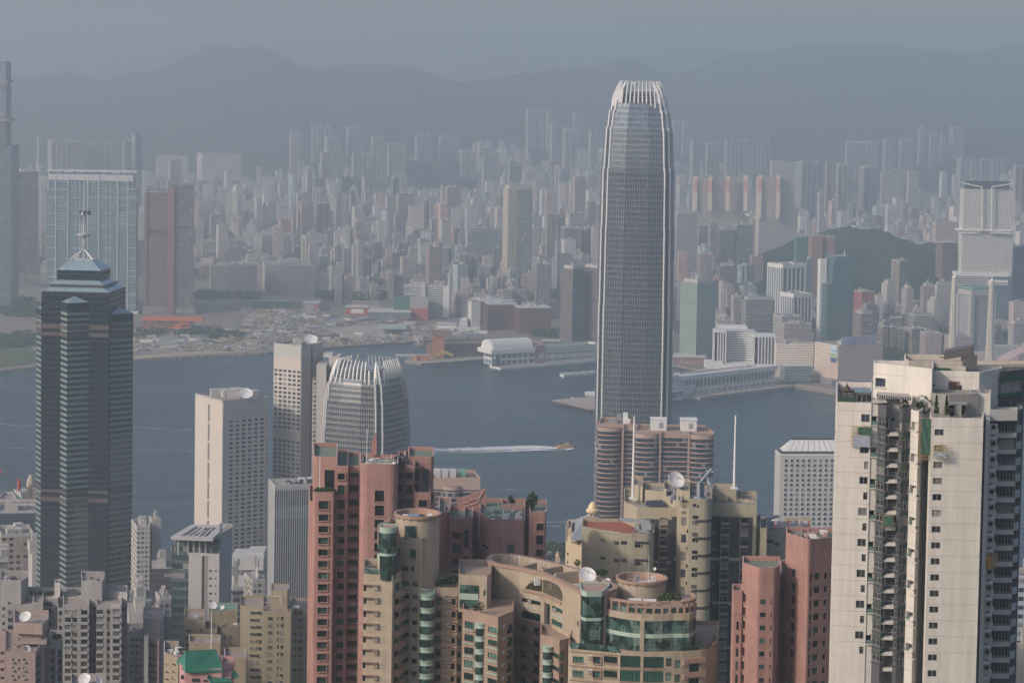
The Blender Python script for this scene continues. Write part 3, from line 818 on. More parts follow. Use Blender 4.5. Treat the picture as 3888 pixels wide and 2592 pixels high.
Mx=Vector((cos(.55),sin(.55),0));c0=Vector((*pl[0],0))
Lx=(Vector((*pl[3],0))-c0).normalized();nl=Vector((Lx.y,-Lx.x,0))*-1
if nl.y>0:nl=-nl
def onleft(mb,s0,s1,za,zb,off,m,th=.4):
 A=c0+Lx*s1+nl*off;B=c0+Lx*s0+nl*off
 mb.prism([(A.x,A.y),(B.x,B.y),(B.x-nl.x*th,B.y-nl.y*th),(A.x-nl.x*th,A.y-nl.y*th)],za,zb,m,m,True)
Ltot=(Vector((*pl[3],0))-c0).length
zA,zB=ztop('n',625,945,d),ztop('n',625,1070,d)
s1=Ltot*.31;s0=Ltot*.05
onleft(bw,s0,s1,zB,zA,1.0,0);onleft(bw,s0+.3,s1-.3,zB+.3,zB+6,1.2,1);onleft(bw,s0+.3,s1-.3,zB+6.3,zB+12,1.2,2);onleft(bw,s0+.3,s1-.3,zB+12,zB+22,1.15,3)
bb=bw.build('billboard',t)
pw=MB([paint('hotel_pink',(.55,.40,.33))]);onleft(pw,.5,Ltot*.34,3,zB-.5,.7,0);onleft(pw,0,.5,3,z1,.8,0,1.0);pw.build('blank_panel',t)
text('10-4','n',603,648,955,978,d-3.4,MATS['billboard_navy'],t,'billboard_lettering',depth=.05)
sgn=MB([paint('roof_sign_blue',(.42,.50,.62)),STEEL])
a=Vector((*pl[0],0))+Mx*4;wr_=(Vector((*pl[1],0))-c0).length
e=a+Mx*(wr_*.8);nr=Vector((Mx.y,-Mx.x,0))
zs=z1+1.5
sgn.prism([(a.x,a.y),(e.x,e.y),(e.x-nr.x,e.y-nr.y),(a.x-nr.x,a.y-nr.y)],zs,zs+11,0,0,True);sgn.build('roof_sign',t)
lt=MB([paint('sign_pink',(.62,.30,.38)),paint('sign_grey_blue',(.30,.36,.50))])
def strokes(cx,cs,m):
 for(x0,y0,x1,y1) in cs:
  A=a+Mx*(cx+x0)+nr*.3;B=a+Mx*(cx+x1)+nr*.3
  lt.tube((A.x,A.y,zs+1.5+y0),(B.x,B.y,zs+1.5+y1),.45,.45,4,m)
g1=[(0,6.5,6,6.5),(3,8,3,0),(0,3.5,6,3.5),(.5,0,6,0),(1,5,1,2),(5,5,5,2)]
g2=[(0,8,0,0),(0,8,6,8),(6,8,6,0),(0,0,6,0),(1.2,5.5,4.8,5.5),(3,7,3,1.5),(1.2,3,4.8,3)]
g3=[(0,6,1.6,8),(1.2,7,1.2,0),(2.4,7.5,6,7.5),(2.4,5,6,5),(2.4,7.5,2.4,5),(6,7.5,6,5),(2,3.3,6.4,3.3),(4.2,5,4.2,0),(4.2,3.3,2.2,.5),(4.2,3.3,6.2,.5)]
g4=[(0,7,1.5,8),(.8,8,.8,0),(2,6.5,6,6.5),(3.5,8,3.5,3.4),(5,8,5,3.4),(2,3.4,6.4,3.4),(3,2.5,2.4,0),(5,2.5,5.8,0),(4,2.5,4,0)]
g5=[(0,7.5,6,7.5),(3,7.5,3,0),(3,0,1.5,.8),(0,4,.8,5.5)]
wu=wr_*.8
for k,(g,m) in enumerate(((g1,1),(g2,1),(g3,0),(g4,0),(g5,0))):strokes(wu*(.12+.155*k+(.05 if k==4 else 0)),[tuple(v*1.0 for v in s_) for s_ in g],m)
lt.build('roof_sign_lettering',t)
pd=MB([FA['strip'],paint('banner_red',(.5,.08,.1)),ROOF]);pd.cur=(.45,.4,.38)
pd.prism(corner('n',455,600,1000,1250,d-6,.3,40),2.6,11,0,2);pd.build('podium',t)
K('sloped_pink_hall','pink windowless hall with sloping roof behind roof of white tower','concert hall','n',1805,1815,2000,985,1100,.1,'blank',(.5,.38,.34),40,d=3150,roof='flat',tops=0,wall=paint('pink_tiles',(.45,.33,.30)))
dq=3100
t=thing('sloped_pink_hall',(W('n',2150,1100,dq).x,dq+15,3),'pink wedge shaped hall rising toward the right edge','concert hall')
mb=MB([MATS['pink_tiles'],paint('pink_tiles_grey',(.38,.32,.31))])
A,B,T_,D_=W('n',2010,1095,dq),W('n',2188,1095,dq),W('n',2188,998,dq),W('n',2420,1095,dq-10)
for(p_,q_,r_,m) in((A,B,T_,0),):
 mb.face([(A.x,dq,2.6),(B.x,dq,2.6),(B.x,dq,T_.z),(A.x,dq,A.z)],0)
 mb.face([(B.x,dq,2.6),(D_.x,dq+10,2.6),(D_.x,dq+10,T_.z+14),(B.x,dq,T_.z)],1)
 mb.face([(A.x,dq,A.z),(B.x,dq,T_.z),(B.x,dq+45,T_.z),(A.x,dq+45,A.z)],0)
 mb.face([(B.x,dq,T_.z),(D_.x,dq+10,T_.z+14),(D_.x,dq+45,T_.z+14),(B.x,dq+45,T_.z)],0)
 mb.face([(D_.x,dq+45,2.6),(A.x,dq+45,2.6),(A.x,dq+45,A.z),(B.x,dq+45,T_.z),(D_.x,dq+45,T_.z+14)],0)
 mb.face([(A.x,dq+45,2.6),(A.x,dq,2.6),(A.x,dq,A.z),(A.x,dq+45,A.z)],0)
mb.build('wall',t)
K('grey_museum_block','low grey block with rows of openings behind wedge shaped hall','building','n',1960,1980,2420,930,1050,.1,'res',(.38,.40,.43),d=3420)
def striped(label,reg,x0,xc,x1,yt,yb,d,piers,grp):
 t,pl,z1,d=K('striped_tower',label,'apartment tower',reg,x0,xc,x1,yt,yb,.25,'dense',(.60,.54,.48),d=d,roof='flat',lm=None)
 for x in piers:
  w_=15
  mb=MB([paint('estate_cream',(.66,.55,.42),.8,.05,.05),paint('estate_pink',(.60,.30,.27),.8,.05,.05)])
  bpx(mb,reg,x-w_,x+w_,yt+12,yt+110,d-4,8,1);bpx(mb,reg,x-w_,x+w_,yt+110,yb,d-4,8,0)
  bpx(mb,reg,x-8,x+20,yt-25,yt+12,d,8,0)
  mb.build('end_pier',t)
 t['group']=grp
 return t
striped('row of cream and pink striped towers right of tallest tower','i',1635,1660,2075,1072,1345,5000,(1658,1785,1932,2085),'striped housing estate');LM.append((*q('i',1850,1060),'pink striped housing'))
striped('cream and pink striped tower beside the wooded hill','m',-40,-10,292,845,1185,4980,(-8,148),'striped housing estate')
K('striped_flats','pale pink housing slab with two rose stripes beside tall white tower','apartment block','m',1460,1490,1680,1222,1425,.2,'dense',(.58,.46,.42),d=4700)
for x in():
 pass
K('brick_tower','orange brown brick flats with netted green neighbour before the wooded hill','apartment tower','m',400,430,525,1335,1900,.2,'dense',(.36,.20,.14),d=4130,lm='orange brick flats')
K('brick_tower','right half of orange brown brick flats before the wooded hill','apartment tower','m',527,545,622,1345,1900,.2,'dense',(.40,.22,.16),d=4140)
K('netted_tower','tower wrapped in green netting left of orange brick flats','apartment tower','m',278,300,402,1345,1800,.25,'blank',(.1,.2,.17),d=4150,wall=paint('tower_netting',(.07,.17,.15),.9,.3,.2))
K('brown_glass_tower','dark brown banded block left of tall white tower','office tower','n',1485,1545,1672,52,330,.3,'strip',(.28,.16,.13),d=4250)
K('twin_shaft_tower','narrow tan tower with two pale shafts in front of wooded hill','apartment tower','n',1090,1180,1252,205,445,.5,'vert',(.44,.36,.29),d=4050,lm='tan twin shaft tower')
MID=[('e',460,480,548,768,1040,'slim grey tower rising well above its neighbours left of centre','res',(.46,.43,.42),5650),('e',390,440,540,1050,1325,'left half of a red brown tower pair with pale balconies','strip',(.36,.24,.21),5050),('e',545,580,680,1062,1330,'right half of a red brown tower pair with dark glass','vert',(.32,.22,.20),5060),('e',830,850,916,945,1135,'pale ribbed tower with yellowish roof box in the middle of city','vert',(.52,.50,.45),5500),('e',862,898,968,1210,1490,'slab tower with blank cream end wall above the white office slab','strip',(.55,.48,.42),4900),('e',1195,1215,1257,840,1120,'dark slim tower left of pale glass topped tower below green knoll','vert',(.30,.26,.27),5700),('e',1264,1280,1338,832,1025,'pale tower with blue glass strip at the foot of green knoll','strip',(.56,.56,.54),5700),('e',1655,1675,1788,925,1245,'brown gridded tower with pointed top below the knoll','dense',(.34,.24,.22),5300),('e',1618,1630,1652,905,1040,'thin pinkish tower beside brown gridded tower','blank',(.55,.40,.35),5500),('e',1835,1850,2122,1295,1490,'wide blue and white block of flats left of slender cream tower','vert',(.58,.60,.60),4750),('e',1430,1470,1625,1430,1570,'white stepped commercial block in the busy middle of city','strip',(.66,.64,.60),4600),('e',1905,1930,2010,1120,1250,'pale gridded flats behind wide blue and white block','dense',(.52,.49,.46),5300),('e',2015,2040,2150,1100,1250,'second pale gridded flats behind wide blue and white block','dense',(.53,.50,.48),5280),('e',1455,1475,1530,1035,1250,'cream tower with two bright shafts left of brown gridded tower','vert',(.54,.48,.42),5250),('i',52,80,172,930,1260,'tall blue grey tower directly behind slender cream tower','vert',(.40,.42,.44),5000),('i',608,635,720,1060,1350,'tall twin shaft tower close left of tallest tower','res',(.40,.33,.30),5000),('i',460,468,490,1000,1200,'thin pink tower against the green knoll left of tallest tower','blank',(.52,.36,.32),5600),('i',372,395,470,1180,1300,'brown block of flats with stepped top left of tallest tower','dense',(.38,.30,.28),5300),('i',380,400,480,1375,1540,'cream tower with ribbed crown left of tallest tower','vert',(.55,.47,.40),4700),('i',485,500,545,1340,1540,'pinkish angular tower beside the cream ribbed crown tower','dense',(.50,.36,.31),4720),('i',575,590,715,1372,1440,'white banded block just left of tallest tower','strip',(.62,.60,.57),4900),('i',1475,1500,1672,1370,1800,'large grey gridded tower just right of tallest tower','dense',(.36,.35,.36),4500),('j',510,545,680,150,300,'left brown green block of flats above the hospital','vert',(.35,.30,.28),4600),('j',690,720,845,160,300,'right brown green block of flats above the hospital','vert',(.34,.29,.28),4620),('j',485,545,640,255,420,'white block of flats with brown base above the hospital','res',(.66,.64,.60),4450),('j',1505,1515,1588,350,555,'narrow pink tower right of tallest tower','res',(.58,.38,.33),4200),('j',1660,1700,1805,370,570,'brown tower with green netting beside narrow pink tower','dense',(.30,.26,.25),4150),('j',1675,1690,1765,130,340,'left of a row of grey flats with cream shafts on the hillside','vert',(.40,.36,.34),4600),('j',1770,1790,1850,100,270,'cream shafted flats in the middle of the grey hillside row','vert',(.46,.40,.35),4700),('j',1855,1880,1980,165,370,'wide grey flats with cream shafts on the hillside','vert',(.40,.37,.35),4550),('j',1985,2010,2150,125,370,'rightmost grey flats with cream shafts on the hillside','vert',(.39,.37,.36),4560),('j',1850,1870,2008,470,610,'dark brown and green office block behind broad green glass tower','strip',(.28,.22,.21),4050),('j',1860,1875,1908,610,760,'thin white gridded block right of broad green glass tower','res',(.60,.58,.56),3900),('j',1915,1925,1985,640,720,'small cream block right of thin white gridded one','dense',(.55,.49,.43),3950),('j',1960,1985,2050,730,860,'low white and pink block beside the trees','strip',(.62,.52,.48),3800),('j',2050,2090,2330,760,890,'dark banded car park block behind white hotel roofs','strip',(.36,.33,.31),3650),('n',382,388,448,190,420,'pale teal glass tower left of sloped green tower','glass',(.45,.55,.53),3950),('n',1025,1075,1150,395,530,'pink walled block below tan twin shaft tower','blank',(.56,.40,.34),3900),('n',790,860,970,470,575,'dark red block right of sloped green tower','dense',(.36,.09,.08),3850),('n',970,985,1040,500,575,'small white block beside dark red block','res',(.64,.62,.58),3850),('n',1185,1240,1300,440,610,'grey tower with pointed pyramid cap behind brown flats','res',(.42,.38,.35),3830),('n',1355,1385,1480,420,640,'pinkish brown tower left of crowned hotel','dense',(.38,.29,.27),3800),('n',1400,1475,1530,545,655,'low block with bright cream blank wall','blank',(.60,.52,.44),3720),('n',1470,1500,1640,405,530,'block wrapped in dark green netting left of crowned hotel','blank',(.06,.16,.13),3850),('n',780,850,965,655,870,'long brown banded block right of sloped green tower','strip',(.34,.28,.24),3600),('n',1180,1300,1480,680,760,'wide low cream banded block above brown flats','strip',(.48,.43,.38),3680),('n',835,900,1012,600,640,'low white block with roof terrace right of sloped green tower','strip',(.62,.6,.57),3700),('n',105,180,350,680,730,'low white banded block below white ribbed blocks','strip',(.56,.54,.52),3600),('n',155,200,430,745,840,'low tan and white block behind the cream balcony hotel','dense',(.44,.38,.34),3450),('n',2110,2150,2300,560,700,'cream block at the right edge before the dark tower','res',(.56,.50,.44),3600),('n',2110,2150,2400,740,900,'broad pinkish block at right edge beyond second spire','dense',(.42,.36,.35),3450),('m',1660,1700,1770,690,900,'left tower of pale estate behind tall white tower','vert',(.50,.47,.46),6800),('m',1775,1790,1860,700,900,'second tower of pale estate behind tall white tower','vert',(.50,.47,.46),6800),('m',1865,1880,1945,690,900,'third tower of pale estate behind tall white tower','vert',(.51,.48,.46),6800),('m',1950,1970,2095,680,900,'widest right tower of pale estate behind tall white tower','vert',(.50,.46,.44),6800),('m',2145,2165,2260,745,950,'cream tower at the right edge beyond tall white tower','vert',(.58,.47,.40),5900),('m',482,500,542,965,1115,'lone slim pale tower at the foot of hill right of striped towers','strip',(.58,.54,.50),5400),('m',720,735,1000,545,760,'wide pale estate towers on the hill foot toward the right','vert',(.52,.47,.43),7300),('m',1035,1060,1140,515,740,'pale estate tower with tall core below the mountain','vert',(.50,.46,.43),7400),('m',1170,1195,1295,520,710,'broad cream estate tower below the mountain','vert',(.54,.48,.43),7400),('m',1335,1350,1390,415,640,'first slim tower of high estate on dark hill','vert',(.52,.47,.43),7500),('m',1430,1445,1500,465,645,'brightest tower of high estate on dark hill','vert',(.58,.50,.44),7480),('m',1520,1535,1570,470,620,'slim tower of high estate second from its right end','vert',(.52,.47,.43),7480),('m',1600,1640,1732,415,585,'broad stepped tower at right end of high estate','vert',(.54,.48,.45),7500),('m',1020,1030,1240,790,880,'long mottled slab above the vacant land','dense',(.48,.44,.40),6300),('m',1245,1260,1345,785,870,'shorter mottled slab right of the long one above vacant land','dense',(.50,.46,.42),6300),('m',80,95,285,705,850,'wide pale slab row behind pink striped tower','dense',(.48,.44,.41),6200),('m',290,350,525,712,990,'tall blue green slab of flats right of pink striped tower','vert',(.40,.43,.42),5900),('m',545,560,625,715,915,'cream tower right of the blue green slab','vert',(.55,.48,.42),6000),('m',640,660,785,722,900,'cream and blue towers second right of blue green slab','vert',(.52,.47,.43),6100),('m',800,880,990,755,920,'pale brown towers left of long mottled slab','vert',(.46,.41,.39),6150),('i',215,235,305,495,720,'left shaft of the high pale estate left of tallest tower','vert',(.55,.50,.47),7450),('i',310,325,375,500,720,'middle shaft of the high pale estate left of tallest tower','vert',(.52,.48,.46),7460),('i',390,405,462,508,730,'right shaft of the high pale estate left of tallest tower','vert',(.54,.49,.46),7450),('i',415,440,520,615,810,'broad estate tower below the high pale estate','vert',(.50,.46,.44),7000),('i',525,550,645,660,870,'broad pale estate block nearer tallest tower','vert',(.50,.47,.45),6900),('i',745,770,830,665,860,'bright cream estate tower closest to tallest tower on its left','vert',(.56,.50,.46),6900),('i',610,630,715,520,640,'faint grey tower high on the hill foot left of tallest tower','vert',(.38,.38,.40),7900),('i',1905,1925,2290,745,940,'very wide estate slab below mountain right of tallest tower','vert',(.46,.43,.41),6900),('i',1450,1470,1520,580,760,'left of a faint tower pair right of the tallest tower top','vert',(.46,.43,.42),7600),('i',1540,1555,1605,595,780,'right of a faint tower pair right of the tallest tower top','vert',(.48,.45,.43),7500),('i',1610,1640,1700,755,960,'blue grey estate tower left of very wide estate slab','vert',(.42,.43,.44),6600),('i',1725,1760,1865,770,1000,'pale estate tower just left of very wide estate slab','vert',(.48,.45,.43),6600),('e',332,350,430,460,690,'lone dark tower with twin spikes far behind city','dense',(.34,.29,.29),7300),('e',510,530,610,398,600,'tall left slab of far pale estate below mountain','vert',(.52,.48,.46),7500),('e',620,640,702,405,600,'second tall slab of far pale estate below mountain','vert',(.50,.47,.46),7550),('e',815,835,962,410,560,'broad top slab of far pale estate below mountain','vert',(.50,.47,.46),7600),('e',630,655,765,500,640,'bright cored towers in front of far pale estate','vert',(.54,.50,.46),7200),('e',1025,1045,1150,500,640,'three cored estate tower right of far pale estate','vert',(.52,.48,.45),7200),('e',1160,1180,1320,555,715,'cored estate tower nearest green knoll','vert',(.53,.49,.45),6950),('e',1395,1420,1535,475,665,'broad pale tower with roof box above green knoll','vert',(.52,.47,.44),7300),('e',1600,1620,1770,490,620,'wide pinkish tower second right above the knoll','vert',(.50,.44,.42),7350),('e',590,610,780,635,770,'low wide estate slab with bright left end','vert',(.52,.48,.45),6700),('e',862,880,1160,635,770,'long row of estate slabs left of green knoll','vert',(.52,.48,.45),6700),('e',1785,1800,1920,620,720,'pale estate slab behind the knoll at its right','vert',(.50,.47,.45),7000),('e',1975,1990,2095,660,800,'grey estate slab right of the knoll','vert',(.46,.44,.43),6700),('a',312,330,400,1155,1270,'square tower on hill above wide blue glass slab, at its left','vert',(.42,.38,.37),6500),('a',405,440,700,1205,1440,'cluster of pinkish estate blocks above wide blue glass slab, left half','vert',(.50,.45,.43),6300),('a',710,760,945,1210,1440,'cluster of pinkish estate blocks above wide blue glass slab, right half','vert',(.50,.45,.43),6350),('a',1422,1450,1540,1370,1490,'pale block with a bright front above the red brown twin tower','vert',(.58,.53,.48),6100),('a',1675,1720,2050,1312,1420,'long pale terrace of flats on the far hill foot','dense',(.52,.47,.44),7000),('a',1295,1330,1600,1335,1400,'pink terrace of flats on far hill foot right of domed dark tower','dense',(.50,.42,.40),7100),('b',330,345,400,185,480,'pale tower wedged between slim brown tower and wide blue slab','res',(.48,.44,.42),5000),('b',335,350,395,625,900,'cream block wedged lower between slim brown tower and wide blue slab','vert',(.56,.47,.40),4700),('b',1170,1185,1222,480,700,'pale block squeezed between wide blue slab and red brown tower','dense',(.58,.52,.47),4800),('f',665,690,780,145,370,'narrow pale tower right of the long slab with cluttered roof','dense',(.52,.49,.45),4300),('f',722,730,785,240,415,'grey blank walled block facing the building land','blank',(.42,.41,.42),4180),('f',800,815,872,225,410,'reddish gridded block facing the building land','dense',(.46,.32,.29),4190),('f',918,930,1000,245,390,'white banded block facing the building land','strip',(.62,.59,.55),4230),('f',1018,1030,1080,295,395,'small cream block facing the building land','res',(.58,.52,.46),4230),('f',1160,1175,1225,195,400,'banded block of flats left of the dark one near white office slab','strip',(.50,.44,.40),4240),('f',1222,1235,1300,215,400,'dark block of flats beside long white office slab','dense',(.26,.22,.22),4250),('f',1283,1300,1435,80,250,'white hotel block with brown top behind white office slab','strip',(.60,.57,.53),4450),('f',1435,1445,1480,-20,150,'thin pink brown tower behind the white office slab','dense',(.42,.32,.30),4500),('f',1820,1850,1960,310,520,'stepped greenish white block of flats left of slender cream tower','strip',(.55,.60,.52),4050),('f',1872,1900,2010,340,520,'white banded block of flats before the greenish one','strip',(.62,.58,.52),4020),('f',1865,1880,1930,60,310,'blue glass tower with pointed top left of slender cream tower','glass',(.3,.36,.4),4300),('f',560,590,660,55,320,'dark teal tower right of the long slab with cluttered roof','vert',(.26,.27,.28),4400),('f',935,950,1022,70,290,'bright white tower in the crowded front rows','strip',(.66,.63,.58),4350),('f',1115,1125,1160,75,230,'thin pale tower in the crowded front rows','res',(.58,.54,.50),4400),]
for(r_,x0,xc,x1,yt,yb,lab,st,col,d_) in MID:
 K('apartment_tower' if st in('res','vert','dense') else 'city_block',lab,'tower' if(yb-yt)>1.4*(x1-x0) else 'city block',r_,x0,xc,x1,yt,yb,rnd.uniform(.15,.4),st,col,d=d_,roof=rnd.choice(['flat','core','flat']),tops=3,wall=FA[st])
 # -- the rest of the far city
NEARD=[(0,4650),(330,4650),(450,4620),(600,4560),(760,4290),(900,4270),(1050,4160),(1060,3990),(1370,3930),(1530,3800),(1640,3720),(1780,3680),(1900,3660),(2352,3660)]
PAL=[(.55,.49,.42),(.50,.44,.39),(.46,.43,.41),(.60,.56,.51),(.50,.40,.36),(.42,.40,.39),(.55,.51,.48),(.38,.33,.31),(.64,.62,.58),(.46,.38,.32),(.34,.35,.36),(.48,.30,.26),(.40,.47,.46),(.30,.22,.19)]
CNAME=['cream','beige','grey','pale','pinkish','mid grey','light grey','brown grey','white','tan','slate grey','terracotta','pale green','dark brown']
STY=['res','dense','strip','vert','blank']
def footz(X,Y):
 "rise of the foothills under the farthest streets"
 if Y<8050:return 0
 ox=proj((X,Y,60))[0]/1.6531;k=max(0,min(1,(ox-1100)/500));yr=10300+1200*k;y0=8050+300*k
 t=max(0,(Y-y0)/(yr-y0))
 return max(0,W('v',ox,interp(RIDGE,ox),yr).z*t**1.75-8)
def crowd():
 g=random.Random(11)
 items=[]
 Y=3500.0
 while Y<9150:
  X=-Y*.235+g.uniform(0,30)
  while X<Y*.235:
   fr_w=g.uniform(11,27);dp=g.uniform(12,22)
   x0=X;X+=fr_w+g.choice([0.5,1,2,4,10])
   p=(x0+fr_w/2,Y+g.uniform(-12,12))
   ox,oy=[c/1.6531 for c in proj((p[0],p[1],3))]
   if p[1]<interp(NEARD,ox):continue
   if 1880<ox<2200 and 422<oy<497 and g.random()<.985:continue
   if any(((p[0]-a)/rx)**2+((p[1]-b)/ry)**2<1 for a,b,rx,ry in KEEP):continue
   if any((p[0]-a)**2+(p[1]-b)**2<(r+6)**2 for a,b,r in TAKEN):continue
   if p[1]>interp([(300,7850),(640,7950),(760,8350),(1000,8500),(1100,8900),(1400,9000),(1600,8600),(1900,8500),(2352,8400)],ox):continue
   u=g.random()
   if p[1]<5000:h=g.uniform(20,46) if u<.82 else(g.uniform(46,75) if u<.955 else g.uniform(75,115))
   elif p[1]<6300:h=g.uniform(18,44) if u<.83 else(g.uniform(44,80) if u<.965 else g.uniform(80,130))
   else:h=g.uniform(10,28) if u<.9 else(g.uniform(28,55) if u<.98 else g.uniform(70,110))
   if ox>1900 and p[1]<5000 and u<.85:h*=.62
   if ox>1560 and 500<oy<600 and p[1]>5000:h*=.8
   if 330<ox<1150 and 480>oy:h*=.85
   if p[1]>8000:h=g.uniform(12,30) if u<(.9 if ox<1080 else .6) else g.uniform(35,95)
   if ox>1560 and p[1]<4100:h=g.uniform(14,30)
   if 840<ox<1100 and p[1]<8000:h=max(8,min(h,(425-.0525*p[1])*g.uniform(.75,1)))
   if 1850<ox<2160 and p[1]<5600:h=max(8,min(h,(428-.0785*p[1])*g.uniform(.7,1)))
   if h>60:fr_w=min(fr_w,24)
   elif u<.12:fr_w*=2.0;x0_=X;X+=fr_w*.5
   items.append((p[1],p[0],fr_w,dp,h,g.randrange(len(PAL)),g.uniform(.82,1.18),g.choices(range(5),(5,6,4,4,1))[0],g.uniform(.1,.45),g.random()))
  Y+=g.uniform(18,26)
 items.sort()
 out=[];cv_=sorted(COVERS)
 for it in items:
  while cv_ and cv_[0][0]<it[0]:
   _,a,b,yt=cv_.pop(0)
   for c in range(max(0,int(a/SW*600)),min(600,int(b/SW*600)+1)):SKYL[c]=min(SKYL[c],yt)
  Yd,Xc,wd,dp,h,ci,cv,st,yaw,sh=it;zg=footz(Xc,Yd)
  pt=proj((Xc,Yd,3+h+zg));pb=proj((Xc,Yd,3+zg));hw=(wd*cos(yaw)+dp*sin(yaw))/2*F/Yd
  c0,c1=int((pt[0]-hw)/SW*600),int((pt[0]+hw)/SW*600)
  if c1<-4 or c0>604:continue
  vis=0
  for c in range(max(0,c0),min(599,c1)+1):
   vis+=max(0,min(SKYL[c],pb[1])-pt[1]);SKYL[c]=min(SKYL[c],pt[1])
  if vis>4:out.append((vis,it,pt))
 return out
def crowdblock(mb,it,g):
 Yd,Xc,wd,dp,h,ci,cv,st,yaw,sh=it;n0=len(mb.v)
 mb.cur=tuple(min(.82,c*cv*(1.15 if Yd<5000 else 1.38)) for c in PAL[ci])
 ca,sa=cos(yaw),sin(yaw)
 def pl(l):return [(Xc+ca*a-sa*b,Yd+sa*a+ca*b) for a,b in l]
 A,B=wd/2,dp/2
 if sh<.22 and h>40:
  e,k=A*.42,B*.42
  poly=[(-e,-B),(e,-B),(e,-k),(A,-k),(A,k),(e,k),(e,B),(-e,B),(-e,k),(-A,k),(-A,-k),(-e,-k)]
  mb.prism(pl(poly),2.5,3+h,st,5);mb.prism(pl([(-e,-k),(e,-k),(e,k),(-e,k)]),3+h,7+h,4,5)
 elif sh<.4 and h<60:
  mb.prism(pl([(-A,-B),(A,-B),(A,B),(-A,B)]),2.5,3+h*.7,st,5)
  mb.prism(pl([(-A,-B*.3),(A*.5,-B*.3),(A*.5,B),(-A,B)]),3+h*.7,3+h,st,5)
 else:
  mb.prism(pl([(-A,-B),(A,-B),(A,B),(-A,B)]),2.5,3+h,st,5)
  s=g.uniform(.2,.5);ox=g.uniform(-A*.5,A*.3)
  mb.prism(pl([(ox,-B*.4),(ox+A*s,-B*.4),(ox+A*s,B*.5),(ox,B*.5)]),3+h,3+h+g.uniform(2.5,6),4,5)
  if sh>.75:mb.prism(pl([(-A*.9,-B*.2),(-A*.5,-B*.2),(-A*.5,B*.3),(-A*.9,B*.3)]),3+h,3+h+3,4,5)
  if sh>.6:mb.prism(pl([(A*.5,-B*.8),(A*.8,-B*.8),(A*.8,-B*.2),(A*.5,-B*.2)]),3+h,3+h+2.2,4,5)
 zg=footz(Xc,Yd)
 if zg:mb.v[n0:]=[(a,c,e+zg if e>2.6 else e) for a,c,e in mb.v[n0:]]
ORD=['first','second','third','fourth','fifth','sixth','seventh','eighth','ninth','tenth','eleventh','twelfth','thirteenth','fourteenth','fifteenth','sixteenth','seventeenth','eighteenth','nineteenth','twentieth']
def fill_city():
 vis=crowd();g=random.Random(5)
 vis.sort(key=lambda t:-t[0])
 big,small=vis[:150],vis[150:]
 groups={}
 for v,it,pt in big:
  lm=min(LM,key=lambda l:(l[0]-pt[0])**2+((l[1]-pt[1])*1.4)**2)
  dx=pt[0]-lm[0]
  side='left of' if dx<-20 else('right of' if dx>20 else 'behind')
  h,wd=it[4],it[2]
  kind='slim tower' if h>75 else('tall block' if h>48 else('block' if h>28 else 'low block'))
  ft={0:'',1:'crowded ',2:'banded ',3:'ribbed ',4:'blank walled '}[it[7]]
  groups.setdefault((CNAME[it[5]],ft,kind,side,lm[2]),[]).append((abs(dx),it))
 mats=[FA[s] for s in STY]+[ROOF]
 for(cn,ft,kind,side,ph),L in groups.items():
  L.sort(key=lambda t:t[0])
  for k,(_,it) in enumerate(L):
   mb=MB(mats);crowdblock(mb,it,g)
   o=mb.build('city_block')
   lab=(f'{ORD[k]} ' if len(L)>1 else '')+f'{cn} {ft}{kind} {side} the {ph}'
   tag(o,lab,'tower' if 'tower' in kind else 'city block','buildings across the harbour')
 mb=MB(mats)
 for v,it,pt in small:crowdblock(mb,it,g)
 tag(mb.build('distant_city_blocks',loc=(0,5500,2.5)),'crowded small distant buildings filling the far shore','buildings',kind='stuff')
 print('CROWD',len(vis))
fill_city()
# -- trees in belts, site clutter
LEAF=[paint('leaf_dark',(.03,.055,.022),1.0,.2,.0,spec=.05,scale=.5),paint('leaf_mid',(.055,.085,.03),1.0,.2,.0,spec=.05,scale=.5),paint('leaf_light',(.09,.115,.04),1.0,.2,.0,spec=.05,scale=.5)]
def leaves(mb,c,r,n,s,g,flat=.8):
 for _ in range(n):
  while 1:
   p=Vector((g.uniform(-1,1),g.uniform(-1,1),g.uniform(-1,1)))
   if .15<p.length<1:break
  p=p.normalized()*(p.length**.5)
  q_=Vector(c)+Vector((p.x*r[0],p.y*r[1],p.z*r[2]))
  a=Vector((g.uniform(-1,1),g.uniform(-1,1),g.uniform(-1,1))).normalized();b=a.orthogonal().normalized()*s*g.uniform(.5,1.1);a=a*s*g.uniform(.5,1.1)
  mb.face([q_-a,q_-b,q_+a,q_+b],min(2,max(0,int(g.gauss(.9,.7)))))
def belt(reg,pts,n,hs,rs,label_name='tree_belt',z=3):
 g=random.Random(len(pts)*7+n);mb=MB(LEAF)
 for _ in range(n):
  k=g.randrange(len(pts)-1);f=g.random()
  x=pts[k][0]+(pts[k+1][0]-pts[k][0])*f+g.uniform(-6,6);y=pts[k][1]+(pts[k+1][1]-pts[k][1])*f+g.uniform(-pts[k][2],pts[k][2])
  p=PZ(reg,x,y,z);r=g.uniform(*rs);h=g.uniform(*hs)
  leaves(mb,(p.x,p.y,z+h*.6),(r,r,h*.5),34,r*.36,g)
 o=mb.build(label_name)
 return tag(o,'dark green belt of trees on the far shore','trees',kind='stuff')
belt('f',[(560,400,20),(760,420,20),(1160,400,15)],60,(8,16),(5,10))
belt('b',[(1660,1190,12),(2200,1200,25)],46,(7,14),(5,9))
belt('j',[(300,1060,12),(470,1075,15)],22,(7,12),(4,8))
belt('n',[(1040,1040,40),(1250,1060,40)],30,(8,15),(5,9))
belt('c',[(-60,130,50),(300,90,40)],60,(4,9),(5,9))
belt('b',[(0,1290,60),(330,1300,60)],60,(6,14),(6,10))
